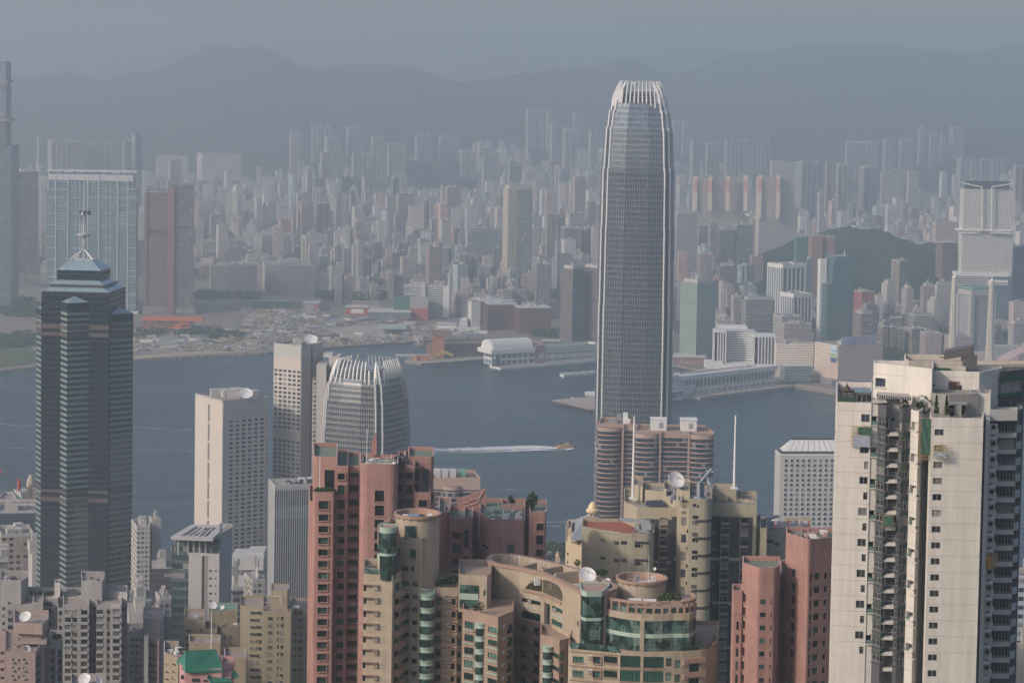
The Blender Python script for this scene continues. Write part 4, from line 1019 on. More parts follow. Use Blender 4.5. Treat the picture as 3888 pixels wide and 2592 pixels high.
belt('c',[(1120,60,25),(1700,40,25),(2060,60,20)],50,(4,9),(5,8))
belt('m',[(600,960,30),(1100,950,20),(1600,930,30)],60,(8,16),(8,14))
belt('n',[(0,690,14),(130,700,14)],16,(7,12),(5,8))
belt('j',[(260,380,16),(480,360,25),(640,480,20)],40,(8,16),(6,11))
def clutter():
 "sheds, containers and machines on the building land"
 g=random.Random(3)
 cols=[('shed_blue',(.24,.29,.35),'blue grey'),('shed_white',(.62,.61,.58),'white'),('shed_rust',(.30,.18,.13),'rust brown'),('shed_yellow',(.42,.33,.18),'sandy'),('shed_green',(.16,.22,.18),'dull green'),('shed_grey',(.32,.31,.30),'grey')]
 areas=[('c',1130,2200,60,160),('f',0,640,520,660),('f',640,1300,560,620),('f',1400,1900,640,740),('f',150,1400,700,790)]
 for k in range(130):
  a=g.choices(areas,(40,34,14,18,14))[0]
  p=PZ(a[0],g.uniform(a[1],a[2]),g.uniform(a[3],a[4]),3)
  nm,col,wd=g.choice(cols)
  mb=MB([paint(nm,col,.6,.15,.15),PALE])
  L=g.uniform(5,20);yw=g.uniform(-.2,.4)
  if g.random()<.5:
   mb.box((p.x,p.y,3),(L,g.uniform(3,8),g.uniform(2.6,5)),yw,0,g.choice([0,1]))
  else:
   n_=g.randint(2,4)
   for q_ in range(n_):mb.box((p.x+cos(yw)*q_*6.5,p.y+sin(yw)*q_*6.5,3),(6.1,2.5,2.6*g.randint(1,2)),yw,0)
  tag(mb.build('site_shed'),f'small {wd} shed or stacked containers on the reclaimed building land','site shed',f'{wd} sheds on the building land')
clutter()
def rubble():
 g=random.Random(8);mb=MB([paint('rubble_brown',(.26,.19,.14),.9,.3,0),paint('rubble_grey',(.30,.29,.28),.9,.3,0),PALE,paint('rubble_dark',(.08,.075,.07),.9,.2,0),paint('rubble_sand',(.42,.34,.25),.9,.2,0)])
 for k in range(1500):
  a=g.choices([('c',1120,2230,70,185),('f',-60,660,500,700),('f',640,1320,570,650),('f',1380,1950,640,750),('f',150,1500,700,800),('b',1150,2230,1440,1560)],(34,34,14,18,14,10))[0]
  p=PZ(a[0],g.uniform(a[1],a[2]),g.uniform(a[3],a[4]),3);s_=g.choice([1,1,2,3,5])
  mb.box((p.x,p.y,3),(s_*g.uniform(1,4),s_*g.uniform(.6,1.4),g.uniform(.5,3.2)),g.uniform(-.3,.5),g.randrange(5))
 tag(mb.build('site_rubble',loc=(-400,3700,3)),'heaps of rubble and building material on the reclaimed land','rubble',kind='stuff')
rubble()
def rock_strip():
 g=random.Random(9);mb=MB([stone])
 for(a,b_) in zip(shore[2:10],shore[3:11]):
  L=int((Vector(b_)-Vector(a)).length/2.2)
  for k in range(L):
   p=lerp(a,b_,(k+g.random())/L);s=g.uniform(1.2,3)
   mb.box((p[0]+g.uniform(-2,2),p[1]+g.uniform(-4,2),-.4),(s,s,g.uniform(1.2,3.6)),g.uniform(0,3))
 tag(mb.build('shore_boulders',loc=(0,3400,0)),'boulders of the sea wall along the far shore','boulders',kind='stuff')
rock_strip()
def apron(name,reg,pts,mat,z):
 mb=MB([mat]);mb.face([PZ(reg,x,y,z) for x,y in pts][::-1]);return tag(mb.build(name),kind='structure')
conc=paint('quay_concrete',(.38,.34,.29),.9,.15,.0,scale=.05)
apron('concrete_lot','f',[(640,668),(900,640),(1075,640),(1215,735),(880,762)],conc,3.01)
apron('quay_road','f',[(470,665),(640,690),(880,772),(780,778),(440,700)],paint('dark_rail_bed',(.07,.065,.07),.9,.2,0),3.02)
apron('quay_promenade','n',[(295,1262),(620,1316),(1060,1330),(1060,1322),(640,1300),(300,1246)],paint('promenade_tan',(.42,.33,.25)),3.02)
apron('sand_beach','c',[(1120,225),(1300,215),(1640,190),(2240,165),(2240,180),(1640,214),(1290,238),(1120,250)],paint('sand',(.42,.32,.22),.95,.15,0),3.01)
apron('grass_field','c',[(-120,130),(200,110),(330,210),(330,290),(0,330),(-120,340)],green_mat('grass_field',(.05,.08,.03),(.09,.12,.05),(.2,.17,.1),.02,1),3.01)
apron('playing_field','b',[(2130,1240),(2240,1210),(2240,1270),(2130,1262)],paint('field_green',(.09,.16,.07)),3.01)
apron('vacant_land','m',[(620,1060),(800,1030),(1140,1040),(1080,1090),(700,1085)],paint('vacant_tan',(.35,.28,.22),.95,.2,0,scale=.01),3.03)
# == HARBOUR
def deck(name,t,reg,pts,z1,mat,z0=-.5,top=None):
 pl=[xy(PZ(reg,x,y,z1)) for x,y in pts]
 mb=MB([mat,top or mat]);mb.prism(pl,z0,z1,0,1);mb.build(name,t)
 return pl
og2=paint('rust_orange',(.40,.17,.08),.8,.2,.2)
d=PZ('f',1560,935,3).y
t=thing('orange_pier',(W('f',1800,920,d).x,d+30,0),'long brown and orange ferry pier with a tower and yellow stairs','pier')
deck('deck',t,'f',[(1308,945),(1450,962),(1900,930),(2330,900),(2330,868),(1560,905),(1340,905)],3,paint('pier_deck',(.20,.16,.13)),top=conc)
a,b_=PZ('f',1575,918,3),PZ('f',2330,880,3)
mb=MB([facade('pier_shed_facade',(.20,.12,.085),(.07,.05,.05),5,6,.8,.4,.3,blinds=0),ROOFB])
ev=(b_-a).normalized();nv=Vector((-ev.y,ev.x,0))
mb.prism([xy(a),xy(b_),xy(b_+nv*30),xy(a+nv*30)],3,22,0,1);mb.build('shed',t)
mb=MB([og2,ROOFB]);mb.box((a.x+4,a.y+6,3),(16,16,33),.1,0,1);mb.box((a.x+7,a.y+6,36),(30,20,7),.1,1,1);mb.build('tower',t)
mb=MB([og2,PALE]);p_=PZ('f',1460,935,3);mb.box((p_.x,p_.y,3),(22,9,8),.1,0,1);mb.lathe([(4,3),(4,10),(0,10)],(p_.x-8,p_.y-4,0),12,0);mb.box((p_.x-18,p_.y+4,9),(40,12,1.2),.1,1);mb.build('pier_hut',t)
mb=MB([paint('stair_yellow',(.55,.38,.08))])
P1,P2,P3,P4=PZ('f',1560,925,4),PZ('f',1640,922,4),PZ('f',1650,925,4),PZ('f',1725,920,4)
for(u_,v_,za,zb) in((P1,P2,4,12),(P2,P4,12,7)):
 mb.face([(u_.x,u_.y-2,za),(v_.x,v_.y-2,zb),(v_.x,v_.y-2,zb+4),(u_.x,u_.y-2,za+4)]);mb.face([(u_.x,u_.y-2,za+4),(v_.x,v_.y-2,zb+4),(v_.x,v_.y+3,zb+4),(u_.x,u_.y+3,za+4)])
mb.build('yellow_stair',t)
for k in range(26):
 mb=MB([STEEL]);p_=a.lerp(b_,k/25);mb.box((p_.x,p_.y-5,0),(.8,.8,8),0);mb.build('fender_post',t)
d=PZ('j',20,1335,3).y
t=thing('white_ferry_terminal',(W('j',400,1300,d).x,d+30,0),'white waterside terminal with barrel vault roof and green roof garden','ferry terminal')
deck('deck',t,'j',[(-95,1312),(0,1335),(400,1305),(880,1262),(880,1215),(-40,1290)],3,WHITE,top=conc)
a,b_=PZ('j',-45,1318,3),PZ('j',275,1300,3);ev=(b_-a).normalized();nv=Vector((-ev.y,ev.x,0));L=(b_-a).length
tw=facade('terminal_facade',(.66,.65,.60),(.10,.15,.17),9,9,.72,.62,.14,blinds=.0,bump=.3)
mb=MB([tw,WHITE]);mb.prism([xy(a),xy(b_),xy(b_+nv*34),xy(a+nv*34)],3,20,0,1);mb.build('wall',t)
mb=MB([WHITE]);c_=a-ev*8-nv*3;e_=b_+ev*2-nv*3
mb.prism([xy(c_),xy(e_),xy(e_+nv*40),xy(c_+nv*40)],20,26,0,0,True)
nseg=14;rr=17
prev=None
for k in range(nseg+1):
 an=pi*k/nseg
 o_=nv*(17-cos(an)*rr);zz=26+sin(an)*13
 A_,B_=a-ev*4+o_,b_+o_;A_.z=B_.z=zz
 if prev:mb.face([prev[0],prev[1],B_,A_],0,sm=True)
 prev=(A_,B_)
for Pq in(a-ev*4,b_):mb.face([Vector((Pq.x,Pq.y,0))+nv*(17-cos(pi*k/nseg)*rr)+Vector((0,0,26+sin(pi*k/nseg)*13)) for k in range(nseg+1)])
mb.build('barrel_roof',t)
mb=MB([STEEL])
for k in range(1,12):
 Pq=a-ev*4+ev*((L+4)*k/12)
 for s_ in range(nseg):
  q1,q2=[Vector((Pq.x,Pq.y,26.1+sin(pi*i/nseg)*13.1))+nv*(17-cos(pi*i/nseg)*17.1) for i in(s_,s_+1)]
  mb.tube(q1,q2,.3,.3,4,cap=False)
mb.build('roof_ribs',t)
a2,b2=PZ('j',275,1300,3),PZ('j',880,1255,3);ev=(b2-a2).normalized();nv=Vector((-ev.y,ev.x,0))
mb=MB([facade('terminal_long_facade',(.62,.61,.57),(.12,.14,.15),8,12,.8,.25,.4,blinds=0),paint('roof_green_net',(.2,.34,.28))])
mb.prism([xy(a2),xy(b2),xy(b2+nv*36),xy(a2+nv*36)],3,21,0,1);mb.parapet([xy(a2-nv),xy(b2-nv),xy(b2+nv*37),xy(a2+nv*37)],21,4,1.0,0);mb.build('long_wing',t)
mb=MB([paint('dull_pink',(.38,.24,.22)),WHITE,FA['glass']]);mb.cur=(.2,.25,.28)
c1=a2+ev*3-nv*2;mb.prism([xy(c1),xy(c1+ev*17),xy(c1+ev*17+nv*12),xy(c1+nv*12)],3,29,0,0);c1=c1+ev*6-nv*.6;mb.prism([xy(c1),xy(c1+ev*8),xy(c1+ev*8+nv*2),xy(c1+nv*2)],10,17,1,1,True);mb.build('pink_portal',t)
mb=MB([FA['glass']]);mb.cur=(.25,.36,.36);c1=a-nv*1-ev*2;mb.lathe([(6,3),(6,14)],(c1.x+2,c1.y,0),14);mb.build('glass_drum',t)
pl0=None
t=thing('floating_platform',(PZ('j',660,1380,2).x,PZ('j',660,1380,2).y,0),'low flat white floating platform on the water near tallest tower','barge')
deck('hull',t,'j',[(505,1385),(540,1398),(880,1364),(880,1348),(520,1374)],3.2,WHITE,top=paint('deck_green',(.32,.38,.36)))
mb=MB([DARKST])
for x_ in(600,665,735):p_=PZ('j',x_,1370,3.2);mb.box((p_.x,p_.y,3.2),(4,2,1.5))
mb.build('deck_gear',t)
t=thing('concrete_pier_head',(PZ('k',650,180,2).x,PZ('k',650,180,2).y,0),'pointed brown concrete pier deck on piles left of tallest tower','pier')
deck('deck',t,'k',[(436,152),(470,160),(760,228),(960,232),(960,100),(760,122),(500,146)],5,paint('pier_rust',(.24,.18,.14),.9,.2,.2),z0=3.4,top=paint('pier_top',(.40,.33,.29),.9,.1,0,scale=.06))
E=[(440,160),(470,168),(760,236),(960,240)]
for(x0,y0),(x1,y1) in zip(E,E[1:]):
 A_,B_=PZ('k',x0,y0-6,5),PZ('k',x1,y1-6,5);n_=max(2,int((B_-A_).length/4))
 for k in range(n_):p_=A_.lerp(B_,k/n_);mb=MB([paint('pile_dark',(.10,.085,.075))]);mb.tube((p_.x,p_.y+.5,-.5),(p_.x,p_.y+.5,3.6),.7,.7,6);mb.build('pile',t)
mb=MB([WHITE]);p_=PZ('k',800,115,5);mb.box((p_.x,p_.y,5),(24,8,5),.1);p_=PZ('k',610,140,5);mb.box((p_.x,p_.y,5),(3,2,1.6));mb.build('pier_hut',t)
t=thing('stone_jetty',(PZ('f',1430,790,1).x,PZ('f',1430,790,1).y,0),'small stone jetty with beacon post before the far shore','jetty')
deck('jetty_base',t,'f',[(1390,793),(1470,796),(1500,786),(1400,782)],3,stone)
mb=MB([WHITE]);p_=PZ('f',1428,786,3);mb.tube((p_.x,p_.y,3),(p_.x,p_.y,12),1.1,.7,8);mb.build('beacon',t)
d=PZ('n',0,1295,3).y
a,b_=PZ('k',1690,128,4),PZ('n',285,1262,4);ev=(b_-a).normalized();nv=Vector((-ev.y,ev.x,0));L=(b_-a).length
a0=a;a=a-ev*90
t=thing('long_pier_terminal',(a.x+150,a.y+60,0),'long low white cruise pier with open upper gallery right of tallest tower','pier')
mb=MB([paint('quay_wall',(.33,.29,.27),.9,.2,.2),conc]);mb.prism([xy(a+nv*18),xy(a0-ev*6+nv*15),xy(a0+ev*2),xy(b_),xy(b_+nv*70),xy(a+nv*70)],-.5,4,0,1);mb.build('deck',t)
mb=MB([facade('pier_lower_facade',(.58,.56,.53),(.10,.12,.13),7,11,.55,.35,.3,blinds=.1),PALE]);s_=a0-ev*34+nv*20
L2=L+34-15
mb.prism([xy(s_),xy(s_+ev*L2),xy(s_+ev*L2+nv*55),xy(s_+nv*55)],4,13,0,1);mb.build('lower_wall',t)
mb=MB([facade('pier_gallery_glass',(.42,.44,.44),(.16,.22,.22),8,6,.8,.8,.1,blinds=.1),PALE]);s2=s_+nv*5
mb.prism([xy(s2),xy(s2+ev*L2),xy(s2+ev*L2+nv*45),xy(s2+nv*45)],13,24,0,1);mb.build('gallery',t)
mb=MB([WHITE])
for k in range(30):p_=s_+ev*(L2*k/29)+nv*.6;mb.box((p_.x,p_.y,13),(1.1,1.1,11),0)
mb.prism([xy(s_-ev*3-nv),xy(s_+ev*(L2+3)-nv),xy(s_+ev*(L2+3)+nv*8),xy(s_-ev*3+nv*8)],24,30,0,0,True);mb.build('gallery_frame',t)
mb=MB([paint('roof_pinkish',(.40,.30,.28),.9,.2,0),PALE,STEEL])
mb.prism([xy(s2+nv*6),xy(s2+ev*L2+nv*6),xy(s2+ev*L2+nv*42),xy(s2+nv*42)],24,25.5,0,0)
for k in range(40):p_=s2+ev*(L2*rnd.random())+nv*rnd.uniform(10,38);mb.box((p_.x,p_.y,25.5),(rnd.uniform(3,12),rnd.uniform(2,5),rnd.uniform(1,3.5)),.2,rnd.choice([0,1,1,2]))
mb.build('roof',t)
mb=MB([FA['glass'],PALE]);mb.cur=(.4,.46,.46);p_=PZ('n',300,1235,4);mb.box((p_.x,p_.y+10,4),(36,24,22),.15,0,1);mb.build('glass_lobby',t)
st_,bow=PZ('k',1180,205,0),PZ('k',1640,150,0)
ev=(bow-st_);ev.z=0;Ls=ev.length;ev.normalize();nv=Vector((-ev.y,ev.x,0))
t=thing('cruise_ship',tuple(st_.lerp(bow,.5)),'white cruise ship berthed at long pier with dark lettering on its bow','cruise ship')
HW=paint('ship_white',(.72,.72,.70),.4,.04,.06)
def hullpt(s,w_,z):
 fl=max(0,(s-.72)/.28)
 return st_+ev*(s*Ls+fl*z*.95)+nv*(11+w_*(11*(1-fl**1.8)+.3))+Vector((0,0,z))
mb=MB([HW,paint('ship_boot',(.10,.05,.05))])
NS=26
for sgn in(-1,1):
 for k in range(NS):
  for z0_,z1_,m_ in((-1,1.2,1),(1.2,7,0),(7,13,0),(13,17,0)):
   fa,fb_=1+.0,1
   p4=[hullpt(k/NS,sgn*(.86+.14*z0_/17),z0_),hullpt((k+1)/NS,sgn*(.86+.14*z0_/17),z0_),hullpt((k+1)/NS,sgn*(.86+.14*z1_/17),z1_),hullpt(k/NS,sgn*(.86+.14*z1_/17),z1_)]
   mb.face(p4 if sgn<0 else p4[::-1],m_,sm=True)
for k in range(NS):mb.face([hullpt(k/NS,-1,15.8),hullpt((k+1)/NS,-1,15.8),hullpt((k+1)/NS,1,15.8),hullpt(k/NS,1,15.8)],0)
mb.build('hull',t)
mb=MB([facade('ship_cabins',(.70,.70,.68),(.05,.06,.07),3.0,3.2,.6,.42,.3,blinds=0),HW])
for k,(s0,s1,z0_,z1_) in enumerate(((.02,.84,15.8,22),(.03,.80,22,28),(.04,.76,28,33),(.05,.6,33,36))):
 A_,B_=st_+ev*(s0*Ls),st_+ev*(s1*Ls);w0=2+k*.8;w1=20-k*.8
 mb.prism([xy(A_+nv*w0),xy(B_+nv*(w0+.5)),xy(B_+ev*5+nv*11),xy(B_+nv*(w1-.5)),xy(A_+nv*w1)],z0_,z1_,0,1)
mb.build('superstructure',t)
mb=MB([WHITE])
for s_ in(.55,.7):p_=st_+ev*(s_*Ls)+nv*11;mb.lathe([(0,36),(3.2,38),(3.6,40),(2.4,42.4),(0,43)],(p_.x,p_.y,0 if s_<.6 else -2),12)
mb.build('radar_dome',t)
mb=MB([paint('window_dark',(.03,.035,.04),.15)])
for(s0,s1,za,zb) in((.60,.70,10,12.2),(.60,.66,6.6,8.6),(.72,.78,10.6,12.4),(.72,.78,8,9.6)):
 A_,B_=hullpt(s0,-1.0,za),hullpt(s1,-1.0,za);C_,D_=hullpt(s1,-1.0,zb),hullpt(s0,-1.0,zb)
 off=nv*-.5;mb.face([A_+off,B_+off,C_+off,D_+off])
mb.build('hull_opening',t)
def shiptext():
 cu=bpy.data.curves.new('x','FONT');cu.body='CRUISES';tmp=bpy.data.objects.new('tmp',cu);C.objects.link(tmp)
 dg=bpy.context.evaluated_depsgraph_get();dg.update();me=bpy.data.meshes.new_from_object(tmp.evaluated_get(dg));bpy.data.objects.remove(tmp)
 xs=[v.co.x for v in me.vertices];mb=MB([paint('ship_navy',(.06,.06,.12))])
 def T(v):return hullpt(.49+.215*(v.x-min(xs))/(max(xs)-min(xs)),-.96,2.2+v.y*7)-nv*.9
 for p in me.polygons:mb.face([T(me.vertices[i].co) for i in p.vertices])
 mb.build('bow_lettering',t)
shiptext()
bs,bb_=PZ('k',478,563,0),PZ('k',628,556,0);ev=(bb_-bs).normalized();nv=Vector((-ev.y,ev.x,0));Lb=(bb_-bs).length
t=thing('work_boat',tuple(bs.lerp(bb_,.5)),'small orange work boat speeding across the harbour with white wake','boat')
mb=MB([paint('boat_orange',(.58,.30,.06),.5,.05,.1),paint('boat_rust',(.30,.12,.05))])
def bh(s,w_,z):return bs+ev*(s*Lb+(z*.8 if s>.95 else 0))+nv*(w_*3.0*(1-max(0,(s-.6)/.4)**2))+Vector((0,0,z))
for sg in(-1,1):
 for k in range(10):
  s0,s1=k/10,(k+1)/10
  for z0_,z1_,m_ in((-.4,.9,1),(.9,2.2,0)):
   f4=[bh(s0,sg*(.8+z0_*.1),z0_),bh(s1,sg*(.8+z0_*.1),z0_),bh(s1,sg*(.8+z1_*.1),z1_+(s1**3)*1.2),bh(s0,sg*(.8+z1_*.1),z1_+(s0**3)*1.2)]
   mb.face(f4 if sg<0 else f4[::-1],m_)
for k in range(10):mb.face([bh(k/10,-1,1.8),bh((k+1)/10,-1,1.8),bh((k+1)/10,1,1.8),bh(k/10,1,1.8)],0)
mb.face([bh(0,-.8,-.4),bh(0,-1,2.2),bh(0,1,2.2),bh(0,.8,-.4)][::-1],0);mb.build('hull',t)
yw=math.atan2(ev.y,ev.x)
mb=MB([paint('cabin_cream',(.62,.55,.42)),MATS['window_dark'],MATS['boat_orange']]);p_=bs+ev*(Lb*.62)
mb.box((p_.x,p_.y,1.8),(Lb*.2,4.2,3.2),yw,0);mb.box((p_.x,p_.y,3.4),(Lb*.205,4.3,.8),yw,1);mb.box((p_.x,p_.y,5),(Lb*.22,4.6,.4),yw,2);mb.build('cabin',t)
mb=MB([paint('cargo_gold',(.52,.33,.08))]);p_=bs+ev*(Lb*.32);mb.box((p_.x,p_.y,1.8),(Lb*.36,4.4,1.5),yw,0);mb.build('deck_cargo',t)
mb=MB([STEEL]);p_=bs+ev*(Lb*.66);mb.tube((p_.x,p_.y,5),(p_.x,p_.y,11.5),.22,.12,6);mb.tube((p_.x-1.4,p_.y,9),(p_.x+1.4,p_.y,9),.1,.1,4);mb.build('mast',t)
def foam_mat():
 m,n,l,b=_new('wake_foam');x=NX(m.node_tree);u,v=x.uv()
 b.inputs['Base Color'].default_value=(.78,.78,.76,1);b.inputs['Roughness'].default_value=.8
 nz=x.noise(x.mapping(x.pos(),(.12,.55,1)),1.0,6,.75)
 edge=x.m('MULTIPLY',x.m('MULTIPLY',v,x.m('SUBTRACT',1.0,v)),4.0)
 thr=x.m('ADD',x.m('MULTIPLY',u,.34),.30)
 a_=x.m('GREATER_THAN',x.m('MULTIPLY',nz,x.m('POWER',edge,.45)),thr)
 l.new(x.m('MULTIPLY',a_,.92),b.inputs['Alpha'])
 return m
FOAM=foam_mat()
def wake(name,lines,w0,w1,u0_=0.0,u1_=1.0):
 mb=MB([FOAM])
 n_=len(lines)-1
 for k in range(n_):
  A_,B_=PZ('k',*lines[k],.12),PZ('k',*lines[k+1],.12)
  wa,wb=w0+(w1-w0)*k/n_,w0+(w1-w0)*(k+1)/n_
  ua,ub=u0_+(u1_-u0_)*k/n_,u0_+(u1_-u0_)*(k+1)/n_
  mb.face([(A_.x,A_.y-wa,.12),(A_.x,A_.y+wa,.12),(B_.x,B_.y+wb,.12),(B_.x,B_.y-wb,.12)],0,[(ua,0),(ua,1),(ub,1),(ub,0)])
 return tag(mb.build(name),'white foam trail on the harbour water','wake',kind='stuff')
wake('boat_wake',[(625,562),(560,570),(480,564),(380,556),(280,553),(150,556),(0,562),(-180,568),(-420,574),(-760,578)],5,26,-.5,.66)
wake('boat_wake',[(560,574),(480,572),(380,573),(240,578),(100,584),(-60,590),(-300,596),(-700,604)],4,11,-.2,.72)
def ripple(reg,pts,wdt):
 mb=MB([FOAM])
 for(x0,y0),(x1,y1) in zip(pts,pts[1:]):
  A_,B_=PZ(reg,x0,y0,.1),PZ(reg,x1,y1,.1)
  mb.face([(A_.x,A_.y-wdt,.1),(A_.x,A_.y+wdt,.1),(B_.x,B_.y+wdt,.1),(B_.x,B_.y-wdt,.1)],0,[(.62,0),(.62,1),(.66,1),(.66,0)])
 tag(mb.build('old_wake'),'faint old foam line on the harbour water','wake',kind='stuff')
ripple('f',[(760,945),(950,930),(1130,915),(1300,905)],9)
ripple('c',[(0,805),(310,820)],5);ripple('c',[(1120,830),(1640,855)],5);ripple('c',[(0,1000),(310,1022)],4);ripple('c',[(1110,1020),(1640,1035)],4)
ripple('k',[(390,1190),(560,1186),(740,1182)],3);ripple('k',[(390,1225),(700,1230)],3);ripple('k',[(0,920),(180,905)],4)
# == CENTRAL WATERFRONT TOWERS
SILVER=paint('silver_cladding',(.58,.575,.56),.5,.05,.05,metal=.1)
def ifc(name,label,cx,cy,half,yaw,tiers,zcap,ztop_,fm,fmid,base_z=3,fins=9,dish=True,bend=.30,cl=.36,cw=.20):
 t=thing(name,(cx,cy,base_z),label,'skyscraper')
 ca,sa=cos(yaw),sin(yaw)
 H=half
 unit=[]
 q1=[(-.77,-.90),(-.30,-1.0),(.34,-1.0),(.77,-.90),(.77,-.77),(.90,-.77)]
 for k in range(4):
  for(x,y) in q1[:-1]+[(.90,-.77)][:0]:
   for _ in range(k):x,y=-y,x
   unit.append((x,y))
 def P(s,e=0.0,rot=unit):return [(cx+ca*x*H*s-sa*y*H*s,cy+sa*x*H*s+ca*y*H*s) for x,y in rot]
 mb=MB([fm,fmid,ROOF,SILVER]);eb=MB([SILVER])
 z0=base_z
 for(z1,s0,s1) in tiers:
  A,B=P(s0),P(s1);n=len(A);u=0
  for i in range(n):
   j=(i+1)%n
   u=mb.side(A[i],A[j],z0,z1,1 if i%5==1 else 0,0 if i%5==1 else u,base_z,B[i],B[j])
  mb.face([(p[0],p[1],z1) for p in B],2)
  for i in range(n):
   if i%5 in(0,3):
    eb.tube((A[i][0],A[i][1],z0),(B[i][0],B[i][1],z1+H*.07),H*.028,H*.028,6)
  pass
  z0=z1
 mb.build('curtain_wall',t);eb.build('edge_fins',t)
 sT=tiers[-1][2]
 cb=MB([DARKST,SILVER,STEEL]);inner=[(x*sT*.66,y*sT*.66) for x,y in((-1,-1),(1,-1),(1,1),(-1,1))]
 ip=[(cx+ca*x*H-sa*y*H,cy+sa*x*H+ca*y*H) for x,y in inner]
 zi=z0+(ztop_-z0)*.5
 cb.prism(ip,z0,zi,0,2)
 for k in range(3):cb.prism(inset(ip,-.5),z0+(zi-z0)*(k+.6)/3.2,z0+(zi-z0)*(k+.6)/3.2+H*.03,2,2,True)
 cb.build('plant_floors',t)
 fb=MB([SILVER])
 def along(u,r_,z,f):
  x,y=u,-r_
  for _ in range(f):x,y=-y,x
  return Vector((cx+ca*x*H-sa*y*H,cy+sa*x*H+ca*y*H,z))
 zr=ztop_-z0
 for f in range(4):
  for k in range(fins):
   u=(-.62+1.24*k/(fins-1))*sT
   tp=1.0 if 0<k<fins-1 else .62
   rad=lambda q_:sT*(1.0-bend*q_**2.0)
   prevp=None
   for s_ in range(7):
    q_=s_/6*tp
    o_=along(u*(1-.16*q_),rad(q_),z0-H*.12+(zr+H*.12)*q_,f);i_=along(u*(1-.16*q_),rad(q_)-.13*sT*(1-q_*.75),z0-H*.12+(zr+H*.12)*q_,f)
    if prevp:
     th=H*.018*(1.25-.6*q_);sd_=(along(1,0,0,f)-along(0,0,0,f)).normalized()*th
     (po,pi_)=prevp
     fb.face([po-sd_,o_-sd_,i_-sd_,pi_-sd_]);fb.face([po+sd_,pi_+sd_,i_+sd_,o_+sd_]);fb.face([po-sd_,po+sd_,o_+sd_,o_-sd_]);fb.face([pi_-sd_,i_-sd_,i_+sd_,pi_+sd_])
     if s_==6:fb.face([o_-sd_,o_+sd_,i_+sd_,i_-sd_])
    prevp=(o_,i_)
 fb.build('crown_fins',t)
 for f in range(4):
  for sg in(-1,1):
   prevp=None ;kb=MB([SILVER])
   for s_ in range(9):
    q_=s_/8
    w_=cw*sT*(1-q_)**.7+.02
    u=sg*sT*(.84-cl*q_**1.9);r_=sT*(.92-bend*q_**1.9)
    z_=z0-H*.1+(zr+H*.1)*q_
    ring=[along(u-sg*w_,r_,z_,f),along(u,r_,z_,f),along(u,r_-w_*.8,z_,f),along(u-sg*w_,r_-w_*.8,z_,f)]
    if prevp:
     for i in range(4):kb.face([prevp[i],prevp[(i+1)%4],ring[(i+1)%4],ring[i]])
    prevp=ring
   kb.build('crown_claw',t)
 if dish:
  db=MB([WHITE]);p_=along(-.12,.1,0,0)
  db.lathe([(0,0),(H*.06,.8),(H*.1,2.2),(H*.1,2.5),(0,1.2)],(p_.x,p_.y,zi+zr*.26),14);db.tube((p_.x,p_.y,zi),(p_.x,p_.y,zi+zr*.27),.4);db.build('roof_dish',t)
 px=[proj((p[0],p[1],200))[0] for p in P(1)]
 return t
ig=facade('tall_tower_glass',(.36,.385,.41),(.115,.145,.175),4.27,1.95,.89,.96,.0,blinds=.0,gvar=.45,rough=.08,spec=.9,bump=.1,metal=.65,spandrel=(.36,(.20,.22,.24)))
yb1,yb2=830,960
D2=1850
zz=lambda y,reg='i':ztop(reg,1200 if reg=='i' else 1150,y,D2)
f0,f1=(zz(960,'j')-3)/4.27,(zz(835,'j')-3)/4.27
f2,f3=(zz(310,'j')-3)/4.27,(zz(195,'j')-3)/4.27
igm=facade('tall_tower_centre_glass',(.36,.385,.41),(.115,.145,.175),4.27,1.95,.89,.96,.0,blinds=.0,gvar=.45,rough=.08,spec=.9,bump=.1,metal=.65,spandrel=(.36,(.20,.22,.24)))
cI=W('i',1172,1010,D2+28)
S_=lambda w_:w_
tiers=[(zz(820,'j'),1.0,.995),(zz(160,'j'),.985,.975),(zz(1010),.965,.945),(zz(665),.925,.875),(zz(515),.855,.795),(zz(432),.775,.715)]
ifc('tallest_tower','tallest tower, silver ribbed glass skyscraper with a curved claw crown',cI.x,D2+28,30.2,R(-6),tiers,0,zz(243),ig,igm)
D1=1760
z1f=lambda y:ztop('f',990,y,D1)
c1=W('f',990,1450,D1+28)
ig1=facade('short_tower_glass',(.42,.42,.41),(.06,.08,.10),4.1,1.9,.85,.93,.0,blinds=.0,gvar=.4,rough=.10,spec=.9,bump=.2,metal=.6,spandrel=(.38,(.27,.26,.25)))
t1=[(z1f(1560),1.0,.98),(z1f(1310),.965,.93),(z1f(1180),.905,.87),(z1f(1110),.85,.80)]
ifc('short_crowned_tower','shorter ribbed glass tower with a ring of white roof fins behind pink tower',c1.x,D1+28,29.0,R(-25),t1,0,z1f(955),ig1,ig1,dish=False,bend=.20,cl=.14,cw=.10)
